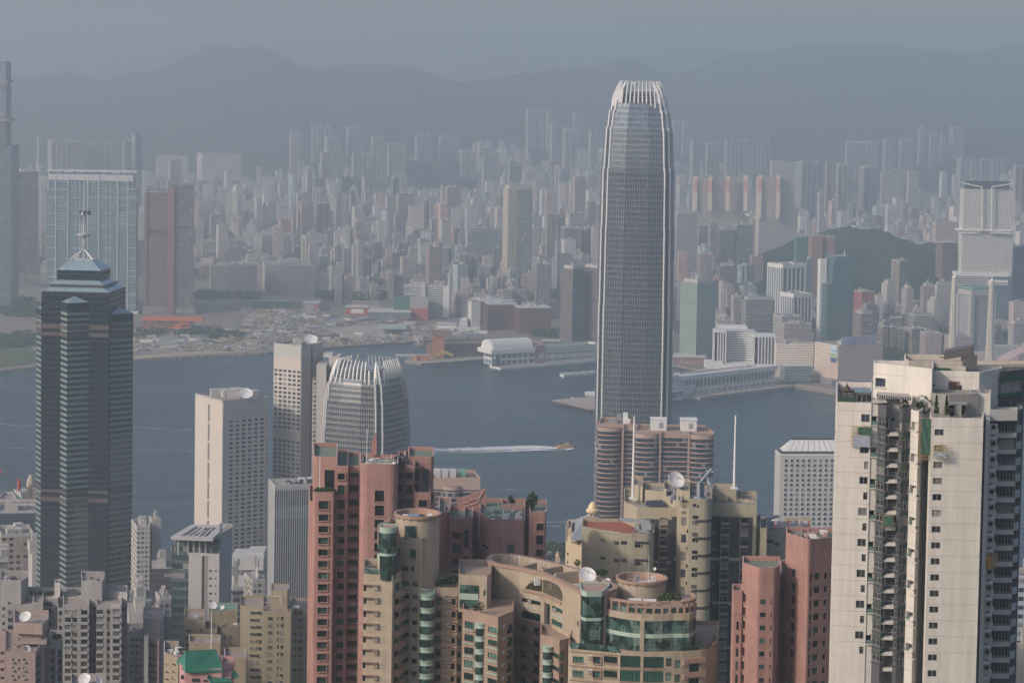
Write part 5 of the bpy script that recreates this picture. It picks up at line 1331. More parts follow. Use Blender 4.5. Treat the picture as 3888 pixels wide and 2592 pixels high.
def dish(name,label,p,r,yaw=-.6,el=.7,mat=None,parent=None,legs=True,mesh=False):
 "satellite dish standing with its foot at p; yaw is where it looks"
 mat=mat or paint('dish_white',(.66,.65,.63),.5,.05,.1)
 t=parent or thing(name,tuple(p),label,'satellite dish')
 dv=Vector((sin(yaw)*cos(el),-cos(yaw)*cos(el),sin(el)))
 M=Matrix.Translation(Vector(p)+Vector((0,0,r*.95)))@dv.to_track_quat('Z','Y').to_matrix().to_4x4()
 mb=MB([mat]);pr=[(r*k/6,r*.30*(k/6)**2-r*.1) for k in range(7)]
 mb.lathe(pr,(0,0,0),24,M=M);mb.lathe([(r,r*.2),(r*1.02,r*.17),(r*.9,r*.10),(r*.5,-r*.06),(0,-r*.14)],(0,0,0),24,M=M);mb.build('reflector',t)
 fb=MB([STEEL])
 foc=M@Vector((0,0,r*.75))
 for k in range(3):fb.tube(M@Vector((r*.92*cos(k*2.1),r*.92*sin(k*2.1),r*.15)),foc,r*.02,r*.02,4)
 fb.tube(foc,M@Vector((0,0,r*.55)),r*.07,r*.05,6);fb.build('feed_arm',t)
 lb=MB([STEEL]);hub=M@Vector((0,0,-r*.16))
 for k in range(4):lb.tube(Vector(p)+Vector((cos(k*pi/2+.6)*r*.45,sin(k*pi/2+.6)*r*.45,0)),hub,r*.04,r*.04,5)
 lb.tube(Vector(p)-Vector((0,0,3.5)),hub,r*.09,r*.08,6);lb.build('mount',t)
 return t
fsg=facade('hotel_window_wall',(.50,.47,.43),(.045,.06,.075),3.25,5.2,.62,.55,.22,blinds=.18,blind_col=(.3,.3,.29),gvar=.5,rough=.1,bump=.25)
d=1750
t,pl,z1,d=K('cream_hotel_tower','cream hotel tower with blank lit side and round roof dish, lower of the pair','hotel','c',1640,1890,2280,622,2000,.62,'blank',(.5,.47,.43),d=d,roof='flat',tops=6,wall=paint('cream_panel',(.56,.50,.44),.6,.05,.06),lm=None,ym=1000)
mb=MB([fsg,paint('panel_grey_green',(.42,.43,.40))])
e=(Vector(pl[1])-Vector(pl[0]));Lw=e.length;e.normalize();nr=Vector((e.y,-e.x))
def onwall(mb,A,e,nr,s0,s1,z0,z1,off,m,th=.5):
 a_=Vector(A)+e*s0+nr*off;b2=Vector(A)+e*s1+nr*off
 mb.prism([tuple(a_),tuple(b2),tuple(b2-nr*th),tuple(a_-nr*th)],z0,z1,m,m,True)
onwall(mb,pl[0],e,nr,Lw*.12,Lw*.97,3,z1-12,.25,0);onwall(mb,pl[0],e,nr,.5,Lw,z1-12,z1-.1,.35,1);onwall(mb,pl[0],e,nr,.2,Lw*.12,3,z1-12,.3,1);mb.build('window_wall',t)
mb=MB([paint('slit_dark',(.16,.15,.15))]);l_=Vector(pl[3])-Vector(pl[0]);Ll=l_.length;l_.normalize();nl2=Vector((-l_.y,l_.x))*1
if nl2.y>0:nl2=-nl2
zc=z1-4
while zc>60:
 a_=Vector(pl[0])+l_*(Ll*.46)+nl2*.15;b2=a_+l_*2.6
 mb.prism([tuple(b2),tuple(a_),tuple(a_-nl2*.3),tuple(b2-nl2*.3)],zc-12.5,zc,0,0,True);zc-=14.5
mb.build('window_slits',t)
mb=MB([PALE,FA['glass']]);bpx(mb,'d',1960,2235,500,610,d-40,30,0);bpx(mb,'d',2095,2235,465,520,d-30,25,0);bpx(mb,'d',2020,2235,655,830,d-38,20,0);mb.build('podium',t)
dish('satellite_dish','white round dish on the roof of the lower cream hotel tower',(W('c',2090,600,d+12).x,d+12,z1),5.2,.2,.9)
fsw=facade('tall_hotel_window_wall',(.52,.48,.43),(.05,.06,.07),3.3,4.3,.66,.56,.2,blinds=.18,blind_col=(.34,.33,.31),gvar=.5,bump=.25)
t,pl,z1,d=K('tall_hotel_tower','taller grey cream hotel tower with long mast on its dish roof','hotel','f',197,432,612,828,2300,1.02,'blank',(.5,.48,.45),d=1790,roof='flat',tops=5,wall=paint('hotel_grey_panel',(.50,.47,.44),.6,.04,.06),ym=1200)
l_=Vector(pl[3])-Vector(pl[0]);Ll=l_.length;l_.normalize();nl2=Vector((l_.y,-l_.x))
if nl2.y>0:nl2=-nl2
mb=MB([fsw,paint('panel_pinkish',(.52,.45,.40)),MATS['panel_grey_green']])
def onwallL(mb,A,l_,nl_,s0,s1,z0,z1,off,m,th=.5):
 a_=Vector(A)+l_*s1+nl_*off;b2=Vector(A)+l_*s0+nl_*off
 mb.prism([tuple(a_),tuple(b2),tuple(b2-nl_*th),tuple(a_-nl_*th)],z0,z1,m,m,True)
zf1,zf2,zf3=ztop('f',310,920,d),ztop('f',310,1010,d),ztop('f',310,1535,d)
onwallL(mb,pl[0],l_,nl2,.3,Ll-.3,3,zf3-8,.25,0);onwallL(mb,pl[0],l_,nl2,.3,Ll-.3,zf3-8,zf3,.3,1);onwallL(mb,pl[0],l_,nl2,.3,Ll-.3,zf3,zf2,.25,0);onwallL(mb,pl[0],l_,nl2,.3,Ll-.3,zf2,zf1,.3,1);onwallL(mb,pl[0],l_,nl2,.3,Ll-.3,zf1,z1-.1,.3,2);mb.build('window_wall',t)
mb=MB([MATS['hotel_grey_panel'],ROOF,MATS['window_dark'],fsw]);dd=d-9
bpx(mb,'f',556,640,975,2300,dd,26,0);bpx(mb,'f',640,660,990,2300,dd+3,20,2);bpx(mb,'f',660,752,905,2300,dd+10,24,0);bpx(mb,'f',508,524,840,2300,d-1,3,2);bpx(mb,'f',524,552,1090,2300,dd+2,4,3);bpx(mb,'f',680,735,1015,1060,dd+9.5,1,2);bpx(mb,'f',622,700,882,910,dd+12,18,0);mb.build('side_wing',t)
bpx_=MB([STEEL]);barpx(bpx_,'f',[(500,790),(320,705)],d+6,.35);barpx(bpx_,'f',[(500,830),(500,780)],d+6,.5);bpx_.build('roof_boom',t)
dish('satellite_dish','white round dish on the roof of taller hotel tower',(W('f',515,815,d+10).x,d+10,z1),5.0,.2,.95)
def k_stripes():
 d=1420
 t,pl,z1,d_=K('dark_striped_tower','dark glass office tower with thin white vertical ribs left of pink tower','office tower','g',150,205,640,560,1600,.28,'blank',(.4,.4,.4),d=d,roof='flat',tops=0,wall=paint('grey_fin_wall',(.33,.34,.35),.6,.08,.08),ym=900)
 e=Vector(pl[1])-Vector(pl[0]);Lw=e.length;e.normalize();nr=Vector((e.y,-e.x))
 mb=MB([facade('dark_striped_glass',(.035,.05,.065),(.035,.055,.075),3.6,4,.9,.8,.1,blinds=0,gvar=.5),paint('striped_band',(.10,.13,.16))])
 zb0,zb1=ztop('g',300,830,d),ztop('g',300,722,d)
 onwall(mb,pl[0],e,nr,0,Lw,3,z1-2,.2,0);onwall(mb,pl[0],e,nr,.3,Lw,zb0,zb1,.3,1);mb.build('glass_wall',t)
 rb=MB([WHITE])
 for k in range(24):onwall(rb,pl[0],e,nr,Lw*k/23-.12,Lw*k/23+.12,3,z1,.36,0,.25)
 rb.build('white_ribs',t)
 ub=MB([PALE,DARKST])
 c0=Vector(pl[0])+e*16
 for k in range(5):p_=c0+e*(k*5.5)+Vector((0,8));ub.box((p_.x,p_.y,z1),(4,5,4),.28,0);ub.box((p_.x-.5,p_.y-2.6,z1+.6),(2.6,.4,2.8),.28,1)
 for k in range(14):p_=Vector(pl[0])+e*rnd.uniform(2,Lw-2)+Vector((0,rnd.uniform(3,16)));ub.box((p_.x,p_.y,z1),(rnd.uniform(.6,3),rnd.uniform(.6,3),rnd.uniform(.8,3)),.28,rnd.choice([0,1]))
 ub.build('roof_plant',t)
k_stripes()
exw=facade('pink_banded_tower_glass',(.38,.255,.20),(.025,.04,.055),3.28,2.2,.97,.72,.14,blinds=.05,blind_col=(.22,.26,.26),gvar=.5,rough=.08,spec=.7,wvar=.06)
expk=paint('pink_granite',(.39,.285,.235),.5,.06,.05)
def exch(name,label,reg,segs,ytop_,ycyl,d,dep=30):
 "segs: (x0, x1, kind) along the front, kind c = half round, f = flat"
 cy0=d
 t=thing(name,(W(reg,(segs[0][0]+segs[-1][1])/2,600,d).x,d+15,3),label,'office tower')
 xs=lambda x:W(reg,x,700,d).x
 zc,zt=ztop(reg,segs[0][0],ycyl,d-8),ztop(reg,segs[0][0],ytop_,d)
 front=[]
 for(x0,x1,k) in segs:
  a,b_=xs(x0),xs(x1);off={'c':0,'f':0,'p':-1.2}[k]
  if k=='c':
   r_=(b_-a)/2
   front+=[((a+b_)/2-r_*cos(pi*i/12),cy0-r_*.62*sin(pi*i/12)) for i in range(13)]
  else:front+=[(a,cy0+off),(b_,cy0+off)]
 out=[front[0]]
 for p_ in front[1:]:
  if abs(p_[0]-out[-1][0])>.05 or abs(p_[1]-out[-1][1])>.05:out.append(p_)
 a,b_=xs(segs[0][0]),xs(segs[-1][1])
 mb=MB([exw,ROOFB]);mb.prism(out+[(b_,cy0+dep),(a,cy0+dep)],3,zc-2.5,0,1);mb.build('banded_wall',t)
 pb=MB([expk,ROOFB])
 for(x0,x1,k) in segs:
  if k=='p':pb.prism([(xs(x0),cy0-1.8),(xs(x1),cy0-1.8),(xs(x1),cy0),(xs(x0),cy0)],3,zt,0,0)
 pb.prism(out+[(b_,cy0+dep),(a,cy0+dep)],zc-2.5,zc,0,1);pb.build('pink_piers',t)
 ub=MB([expk,ROOFB]);pl=[(a,cy0+.2),(b_,cy0+.2),(b_-4,cy0+dep),(a+4,cy0+dep)]
 ub.prism(pl,zc,zt-1.2,0,1);ub.parapet(pl,zt-1.2,1.4,.6,0);ub.build('upper_block',t)
 return t,zt,xs
t,zt,xs=exch('pink_banded_tower','left of two pink banded towers with rounded bays before the tallest tower','k',[(822,1025,'c'),(1025,1045,'p'),(1045,1150,'f')],352,395,1640)
mb=MB([WHITE,STEEL,ROOFB]);
for(x_,w_,h_,dy) in((1060,3,8,8),(1010,3,6,12),(960,6,2.5,10),(1075,3.6,4,5)):mb.box((xs(x_),1640+dy,zt-1.2),(w_,3,h_),0,0 if x_>1050 else 1)
mb.build('roof_plant',t)
t,zt,xs=exch('pink_banded_tower','right and wider of two pink banded towers with white roof houses','k',[(1138,1345,'c'),(1345,1362,'p'),(1362,1588,'f'),(1588,1606,'p'),(1606,1812,'c')],412,448,1610)
for x0,x1 in((1283,1412),(1537,1670)):
 mb=MB([WHITE,paint('louvre_grey',(.3,.3,.31))]);mb.prism([(xs(x0),1618),(xs(x1),1618),(xs(x1),1628),(xs(x0),1628)],zt-1.2,zt+6.2,0,0);mb.prism([(xs(x0)-.4,1617.6),(xs(x1)+.4,1617.6),(xs(x1)+.4,1628.4),(xs(x0)-.4,1628.4)],zt+6.2,zt+7,0,0,True)
 mb.prism([(xs(x0+66),1617.8),(xs(x0+102),1617.8),(xs(x0+102),1618),(xs(x0+66),1618)],zt+.8,zt+4.4,1,1);mb.build('roof_house',t)
t,zt,xs=exch('pink_banded_tower','small pink banded tower with a round stair bay, right behind pink tower','g',[(1530,1640,'f'),(1640,1790,'c'),(1790,1955,'f')],475,560,1500)
mb=MB([PALE,paint('tank_green',(.15,.32,.26))])
for x_ in(1580,1645,1712):mb.box((xs(x_),1512,zt-1.2),(4,8,4.5),.1,0)
mb.box((xs(1790),1514,zt-1.2),(5,6,4.5),0,1);mb.build('roof_plant',t)
def portholes():
 d=1500
 t,pl,z1,d=K('porthole_tower','grey tower pierced by rows of round windows under sloping white roof','office tower','o',118,165,860,960,2300,.10,'blank',(.5,.5,.5),d=d,roof=None,wall=paint('porthole_panel',(.46,.45,.44),.45,.04,.05),ym=1100)
 rb=MB([paint('roof_glaze_white',(.62,.62,.60),.4,.03,.03),DARKST,ROOF])
 zr=ztop('o',300,812,d+14);inn=inset(pl,.8)
 rb.prism(inset(pl,1.5),z1,z1+2.2,1,2);rb.parapet(pl,z1,1.0,.6,0)
 lo,hi=inset(pl,2.5),inset(pl,8.5);zl=z1+2.4
 for i in range(4):
  j=(i+1)%4
  for k in range(12):
   a0,a1=lerp(lo[i],lo[j],k/12),lerp(lo[i],lo[j],(k+1)/12-.006);b0,b1_=lerp(hi[i],hi[j],k/12),lerp(hi[i],hi[j],(k+1)/12-.006)
   rb.face([(a0[0],a0[1],zl),(a1[0],a1[1],zl),(b1_[0],b1_[1],zr),(b0[0],b0[1],zr)],0)
 rb.prism(hi,zr-.3,zr+.8,1,2);rb.build('sloping_roof',t)
 e=Vector(pl[1])-Vector(pl[0]);Lw=e.length;e.normalize();nr=Vector((e.y,-e.x))
 gl=glazing('porthole_glass',[(.05,.07,.09),(.08,.10,.11),(.06,.08,.10),(.22,.25,.25)])
 fm_=MATS['porthole_panel']
 sx=50/2.24*d/F;sz=42/2.24*d/F;r_=sx*.27
 protos={}
 def mk(nm,prof,mat):
  mb=MB([mat]);mb.lathe(prof,(0,0,0),16);me=mb.build(nm,loc=(0,0,0));BUILT.remove(me);m_=me.data;bpy.data.objects.remove(me);return m_
 ring=mk('window',[(r_,0),(r_*1.22,.0),(r_*1.16,.22),(r_*1.0,.28),(r_,-.25)],fm_);pane=mk('pane',[(0,-.02),(r_*1.02,-.02)],gl)
 Mr=Matrix(((e.x,0,nr.x,0),(e.y,0,nr.y,0),(0,1,0,0),(0,0,0,1)))
 st=[]
 ncol=13
 for row in range(22):
  for c in range(ncol):
   p_=Vector(pl[0])+e*(sx*(c+1))+nr*.04
   M=Matrix.Translation(Vector((p_.x,p_.y,z1-3.2-sz*row))-Vector(t['_b']))@Mr
   st.append((row,c,M))
 vis=[s_ for s_ in st if s_[0]<11 and s_[1]<9];rest=[s_ for s_ in st if not(s_[0]<11 and s_[1]<9)]
 for r2,c,M in vis:
  o=bpy.data.objects.new('window',ring);C.objects.link(o);o.parent=t;o.matrix_local=M
  g_=bpy.data.objects.new('pane',pane);C.objects.link(g_);g_.parent=o
 mb=MB([fm_,gl])
 for r2,c,M in rest:
  Mw=Matrix.Translation(Vector(t['_b']))@M
  mb.lathe([(r_,0),(r_*1.22,.0),(r_*1.16,.22),(r_,.28)],(0,0,0),12,0,Mw);mb.lathe([(0,-.02),(r_*1.02,-.02)],(0,0,0),12,1,Mw)
 o=mb.build('window_rows',t);o['kind']='stuff'
portholes()
def pyramid_tower():
 d=1450
 pl=corner('b',352,925,1066,1300,d,1.47);z1=ztop('b',640,1150,d)
 t=thing('pyramid_capped_tower',(*footing(pl),5),'dark green glass skyscraper with glass pyramid caps and tall mast, at left','skyscraper')
 dk=facade('dark_tower_glass',(.022,.034,.038),(.010,.018,.026),3.42,1.7,.93,.72,.14,blinds=.0,gvar=.8,rough=.12,spec=.3,bump=.1)
 stp=facade('striped_tower_glass',(.17,.225,.215),(.022,.034,.044),3.42,9,1.0,.52,.24,blinds=.0,gvar=.7,rough=.07,spec=.8,wvar=.25)
 cap=facade('cap_glass',(.20,.28,.31),(.24,.33,.37),1.6,1.6,.9,.9,.05,blinds=0,gvar=.3,rough=.12,spec=.8)
 brn=paint('cap_brown_band',(.095,.08,.075),.6)
 mb=MB([dk,ROOF]);mb.prism(pl,5,z1,0,1);mb.build('glass_shaft',t)
 zb=[(ztop('b',640,y0,d),ztop('b',640,y1,d)) for y0,y1 in((1455,1420),(1520,1485))]+[(ztop('c',640,y0,d),ztop('c',640,y1,d)) for y0,y1 in((1395,1370),(1470,1435))]
 for a,b_ in zb:bb=MB([brn]);bb.prism(inset(pl,-.25),a,b_,0,0,False);bb.build('brown_band',t)
 F0,F1=Vector(pl[3]),Vector(pl[0])
 def wedge(A,B,f0,f1,fa,out,za,zp,nm):
  e=(B-A);nrm=Vector((e.y,-e.x)).normalized()
  p0,p1,pa=A+e*f0,A+e*f1,A+e*fa+nrm*out
  mb=MB([stp,brn]);tri=[tuple(p0),tuple(pa),tuple(p1)]
  mb.prism(tri+[tuple(p1-nrm*1.5),tuple(p0-nrm*1.5)],5,za,0,0)
  for a,b_ in zb:
   if b_<za:mb.prism(inset(tri,-.2),a,b_,1,1,False)
  mb.build('striped_wedge',t)
  cb=MB([cap,dk]);bk0,bk1=p0-nrm*out*.55,p1-nrm*out*.55
  cm=(p0+p1)/2+nrm*out*.12
  cb.prism([tuple(p0),tuple(pa),tuple(p1),tuple((p0+p1)/2-nrm*out*.8)],za,za+4.5,1,1)
  ring=[p0,pa,p1,(p0+p1)/2-nrm*out*.8]
  for i in range(4):
   a_,b2=ring[i],ring[(i+1)%4];L_=(b2-a_).length
   cb.face([(a_.x,a_.y,za+4.5),(b2.x,b2.y,za+4.5),(cm.x,cm.y,zp)],0,[(0,0),(L_,0),(L_/2,zp-za)])
  cb.build('glass_pyramid',t)
 za,zp=ztop('b',640,1300,d-8),ztop('b',640,1185,d-6)
 wedge(F0,F1,.29,.715,.45,9.5,za,zp,'f')
 wedge(Vector(pl[0]),Vector(pl[1]),.1,.9,.42,11,ztop('b',1000,1385,d+10),ztop('b',1000,1270,d+12),'r')
 wedge(Vector(pl[2]),Vector(pl[3]),.12,.88,.5,9,za-6,zp-8,'l')
 def ring(f):return inset(pl,f)
 rb=MB([cap,dk,SILVER,DARKST])
 ys=[(1150,1138,0.3,.3,3),(1138,1098,1.0,5.0,0),(1098,1078,4.0,4.0,3),(1078,1038,4.6,8.6,0),(1038,958,7.6,7.6,1),(958,865,7.2,14.5,0)]
 for y0,y1,i0,i1,m in ys:
  za_,zb_=ztop('b',660,y0,d+i0),ztop('b',660,y1,d+i1)
  A,B=ring(i0),ring(i1);u=0
  rb.prism(A,za_,zb_,m,2,True,poly1=B)
 rb.build('stepped_roof',t)
 z0=ztop('b',700,865,d+14);zc=ztop('b',710,775,d+20);zm=ztop('b',705,655,d+20);zr_=ztop('b',705,480,d+20);ze=ztop('b',708,185,d+20)
 cxy=Vector(footing(pl));q4=inset(pl,14)
 mb=MB([SILVER])
 for p_ in q4:mb.tube((p_[0],p_[1],z0),(cxy.x,cxy.y,zc),.65,.5,6)
 mb.build('mast_legs',t)
 mb=MB([paint('mast_grey',(.42,.43,.43),.5),STEEL]);mb.tube((cxy.x,cxy.y,z0),(cxy.x,cxy.y,zm),.9,.9,10);mb.lathe([(0,zm),(4.4,zm),(4.4,zm+.8),(0,zm+.8)],(cxy.x,cxy.y,0),16,0)
 for k in range(6):mb.tube((cxy.x+3.2*cos(k*1.05),cxy.y+3.2*sin(k*1.05),zm),(cxy.x+.9*cos(k*1.05),cxy.y+.9*sin(k*1.05),zr_-4),.22,.2,5)
 for k in range(6):mb.tube((cxy.x+1.2*cos(k*1.05),cxy.y+1.2*sin(k*1.05),zc),(cxy.x+3.4*cos(k*1.05),cxy.y+3.4*sin(k*1.05),zm),.2,.2,5)
 mb.tube((cxy.x,cxy.y,zm),(cxy.x,cxy.y,zr_),.8,.65,8);mb.tube((cxy.x,cxy.y,zr_),(cxy.x,cxy.y,ze),.6,.22,8);mb.build('mast',t)
 mb=MB([STEEL])
 for k in range(10):
  an=k*2*pi/10;c_=Vector((cxy.x+3.0*cos(an),cxy.y+3.0*sin(an),zr_+1))
  M=Matrix.Translation(c_)@Vector((cos(an),sin(an),.1)).to_track_quat('Z','Y').to_matrix().to_4x4();mb.lathe([(0,0),(1.2,.25),(1.5,.9)],(0,0,0),10,M=M)
  mb.tube((cxy.x,cxy.y,zr_+.5),c_,.15,.15,4)
 mb.build('horn_ring',t)
pyramid_tower()
# == NEAR HILLSIDE TOWERS
PROTO={}
def _data(mb,nm):
 o=mb.build(nm,loc=(0,0,0));BUILT.remove(o);d=o.data;bpy.data.objects.remove(o);return d
I4=Matrix.Identity(4)
def win_mesh(w_,h_,style,fm,pm,sm,rec):
 "frame (with sill or surround) and pane; x along the wall, y into it, z up, from the lower left corner"
 key=(round(w_,1),round(h_,1),style,fm.name,pm.name,rec)
 if key in PROTO:return PROTO[key]
 f=MB([fm,sm]);t=.09;y0,y1=rec-.1,rec+.02
 if style!='hole':
  f.obox(I4,0,w_,y0,y1,0,t);f.obox(I4,0,w_,y0,y1,h_-t,h_);f.obox(I4,0,t,y0,y1,t,h_-t);f.obox(I4,w_-t,w_,y0,y1,t,h_-t)
  nm=max(0,round(w_/(.95 if 'f' not in style else .7))-1)
  for k in range(nm):x=w_*(k+1)/(nm+1);f.obox(I4,x-.045,x+.045,y0,y1,t,h_-t)
  if h_>1.3 and 't' in style:f.obox(I4,t,w_-t,y0+.01,y1,h_*.68,h_*.68+.07)
 if 's' in style:
  e,o_=.22,.38
  f.obox(I4,-e,w_+e,-o_,.0,-e,0,1);f.obox(I4,-e,w_+e,-o_,.0,h_,h_+e,1);f.obox(I4,-e,0,-o_*.8,0,0,h_,1);f.obox(I4,w_,w_+e,-o_*.8,0,0,h_,1)
 if 'l' in style:f.obox(I4,-.12,w_+.12,-.28,.0,-.16,0,1)
 if 'c' in style:f.obox(I4,-.12,w_+.12,-.4,.0,h_,h_+.14,1)
 if not f.f:f.obox(I4,0,w_,-.03,0,-.08,0,1)
 p=MB([pm]);p.face([(0,rec,0),(w_,rec,0),(w_,rec,h_),(0,rec,h_)])
 PROTO[key]=(_data(f,'window'),_data(p,'pane'),f,p)
 return PROTO[key]
def ac_mesh():
 if 'ac' in PROTO:return PROTO['ac']
 m=MB([paint('ac_white',(.62,.61,.57),.5,.08,.15),paint('ac_grille',(.12,.12,.12))])
 m.obox(I4,0,.85,-.55,0,0,.6);m.obox(I4,.08,.77,-.57,-.551,.08,.52,1)
 PROTO['ac']=_data(m,'air_conditioner');return PROTO['ac']
class Near:
 def __init__(s,name,label,cat,reg,yref,d,x,wall,roof,pane,frame,sill=None,zb=None,cope=None):
  s.reg,s.yref=reg,yref
  c=W(reg,x,yref,d);s.zb=gz(c.x,d)-6 if zb is None else zb
  s.t=thing(name,(c.x,d+8,s.zb),label,cat)
  s.wall,s.roof,s.pane,s.frame,s.sill=wall,roof,pane,frame,sill or wall
  s.wb=MB([wall,roof,cope or wall]);s.wins=[];s.acs=[];s.extra={};s.one={}
 def P(s,x,d,reg=None,y=None):return xy(W(reg or s.reg,x,s.yref if y is None else y,d))
 def part(s,nm,mats):
  if nm not in s.extra:s.extra[nm]=MB(mats)
  return s.extra[nm]
 def sec(s,pts,yt,dep=18,wins={},rad=None,reg=None,y=None,par=1.0,zt=None,z0=None,xt=None,mat=0,rec=.25,mb=None,dt=None,roof=1,cope=2,yb=None):
  "wall section with a front line of (column, depth) points, left to right; wins: edge -> window columns"
  reg=reg or s.reg;mb=mb or s.wb
  pl=[s.P(x,d,reg,y) for x,d in pts]
  k=len(pts)//2
  z1=zt if zt is not None else ztop(reg,xt if xt is not None else pts[k][0],yt,dt or pts[k][1])
  z0=s.zb if z0 is None else z0
  if yb is not None:z0=ztop(reg,pts[k][0],yb,pts[k][1])
  yb_=max(d for _,d in pts)+dep
  full=pl+[(pl[-1][0]*yb_/pl[-1][1],yb_),(pl[0][0]*yb_/pl[0][1],yb_)]
  out=[];n=len(full)
  for i,p in enumerate(full):
   r=(rad or {}).get(i,0)
   if r:
    a,b_,c=Vector(full[i-1]),Vector(p),Vector(full[(i+1)%n])
    u,v=(a-b_),(c-b_);r_=min(r,u.length*.48,v.length*.48);u.normalize();v.normalize()
    ang=u.angle(v);tl=r_;R_=tl*math.tan(ang/2)
    p0,p1=b_+u*tl,b_+v*tl
    for q_ in range(7):
     f=q_/6;out.append((tuple((1-f)**2*p0+2*f*(1-f)*b_+f*f*p1),i if q_==6 else None))
   else:out.append((p,i))
  plan=[o[0] for o in out];u=0.0
  for j,(p,e) in enumerate(out):
   A,B=plan[j],plan[(j+1)%len(plan)]
   ws=wins.get(e) if e is not None else None
   if ws:s.holed(mb,A,B,z0,z1,ws,reg,mat,rec)
   else:mb.side(A,B,z0,z1,mat,u,s.zb)
   u+=(Vector(B)-Vector(A)).length
  if par:
   mb.face([(p[0],p[1],z1-par) for p in plan],roof)
   inn=inset(plan,.3)
   for j in range(len(plan)):
    k2=(j+1)%len(plan)
    mb.side(inn[k2],inn[j],z1-par,z1,mat)
    mb.face([(plan[j][0],plan[j][1],z1),(plan[k2][0],plan[k2][1],z1),(inn[k2][0],inn[k2][1],z1),(inn[j][0],inn[j][1],z1)],cope)
  else:mb.face([(p[0],p[1],z1) for p in plan],roof)
  return plan,z1
 def hit(s,A,B,reg,x,y):
  A,B=Vector(A),Vector(B);e=(B-A).normalized();nr=Vector((e.y,-e.x))
  v=ray(*q(reg,x,y));den=v.x*nr.x+v.y*nr.y
  k=((A.x-CAM.x)*nr.x+(A.y-CAM.y)*nr.y)/den
  p=CAM+v*k
  return(Vector((p.x,p.y))-A).dot(e),p.z
 def holed(s,mb,A,B,z0,z1,ws,reg,mat,rec):
  L=(Vector(B)-Vector(A)).length;H=[]
  for w_ in ws:
   if w_[0]=='arch':
    _,xa,xb,ya,yb=w_;(sa,zt),(sb,zb_)=s.hit(A,B,reg,xa,ya),s.hit(A,B,reg,xb,yb)
    continue
   x0,x1,ya,yb,pitch,n,style=w_[:7]
   (s0,zt),(s1,zb_)=s.hit(A,B,reg,x0,ya),s.hit(A,B,reg,x1,yb)
   dz=zt-s.hit(A,B,reg,x0,ya+(pitch or 100))[1]
   s0=max(.05,s0);s1=min(L-.05,s1)
   if s1-s0<.2:continue
   for k in range(n):
    a,b_=zb_-dz*k,zt-dz*k
    if a<z0+.3 or b_>z1-.02:continue
    if z_px((A[0]+B[0])/2,(A[1]+B[1])/2,b_)>SH+60:break
    H.append((s0,s1,a,b_,style))
  ss=sorted({0.0,L}|{h[0] for h in H}|{h[1] for h in H});zs=sorted({z0,z1}|{h[2] for h in H}|{h[3] for h in H})
  A_,B_=Vector(A),Vector(B);e=(B_-A_).normalized();nr=Vector((e.y,-e.x))
  def pt(q_,z,o=0):v=A_+e*q_-nr*o;return(v.x,v.y,z)
  for i in range(len(ss)-1):
   sm=(ss[i]+ss[i+1])/2;run=None
   if ss[i+1]-ss[i]<1e-4:continue
   for j in range(len(zs)-1):
    zm=(zs[j]+zs[j+1])/2
    if any(h[0]<sm<h[1] and h[2]<zm<h[3] for h in H):
     if run is not None:mb.face([pt(ss[i],run),pt(ss[i+1],run),pt(ss[i+1],zs[j]),pt(ss[i],zs[j])],mat,[(ss[i],run),(ss[i+1],run),(ss[i+1],zs[j]),(ss[i],zs[j])]);run=None
    elif run is None:run=zs[j]
   if run is not None:mb.face([pt(ss[i],run),pt(ss[i+1],run),pt(ss[i+1],z1),pt(ss[i],z1)],mat,[(ss[i],run),(ss[i+1],run),(ss[i+1],z1),(ss[i],z1)])
  for(a,b_,c,d_,st) in H:
   rc=.7 if st=='hole' else(1.5 if st=='bare' else rec)
   mb.face([pt(a,c),pt(b_,c),pt(b_,c,rc),pt(a,c,rc)],mat);mb.face([pt(a,d_,rc),pt(b_,d_,rc),pt(b_,d_),pt(a,d_)],mat)
   mb.face([pt(a,c),pt(a,c,rc),pt(a,d_,rc),pt(a,d_)],mat);mb.face([pt(b_,c,rc),pt(b_,c),pt(b_,d_),pt(b_,d_,rc)],mat)
   if st=='bare':continue
   v=A_+e*a
   M=Matrix(((e.x,-nr.x,0,v.x),(e.y,-nr.y,0,v.y),(0,0,1,c),(0,0,0,1)))
   s.wins.append((d_,M,b_-a,d_-c,st,rc))
 def acs_on(s,A,B,reg,x,y,pitch,n,tray=None):
  A_,B_=Vector(A),Vector(B);e=(B_-A_).normalized();nr=Vector((e.y,-e.x))
  s0,zt=s.hit(A,B,reg,x,y);dz=zt-s.hit(A,B,reg,x,y+pitch)[1]
  for k in range(n):
   v=A_+e*s0+nr*.02
   M=Matrix(((e.x,-nr.x,0,v.x),(e.y,-nr.y,0,v.y),(0,0,1,zt-dz*k),(0,0,0,1)))
   if z_px(v.x,v.y,zt-dz*k)<SH+40:s.acs.append(M)
 def slabs(s,nm,mat,A,B,reg,x0,x1,ya,yb,pitch,n,out_,inn=0.0,skip=0):
  "ledges or trays standing off the wall A-B, one each storey"
  A_,B_=Vector(A),Vector(B);e=(B_-A_).normalized();nr=Vector((e.y,-e.x))
  (s0,zt),(s1,zb_)=s.hit(A,B,reg,x0,ya),s.hit(A,B,reg,x1,yb);dz=zt-s.hit(A,B,reg,x0,ya+pitch)[1]
  M=Matrix(((e.x,-nr.x,0,A_.x),(e.y,-nr.y,0,A_.y),(0,0,1,0),(0,0,0,1)))
  for k in range(n):
   if z_px(A_.x,A_.y,zt-dz*k)<SH+60:mb=MB([mat]);mb.obox(M,s0,s1,-out_,inn,zb_-dz*k,zt-dz*k);s.one.setdefault(nm,[]).append((zt-dz*k,mb))
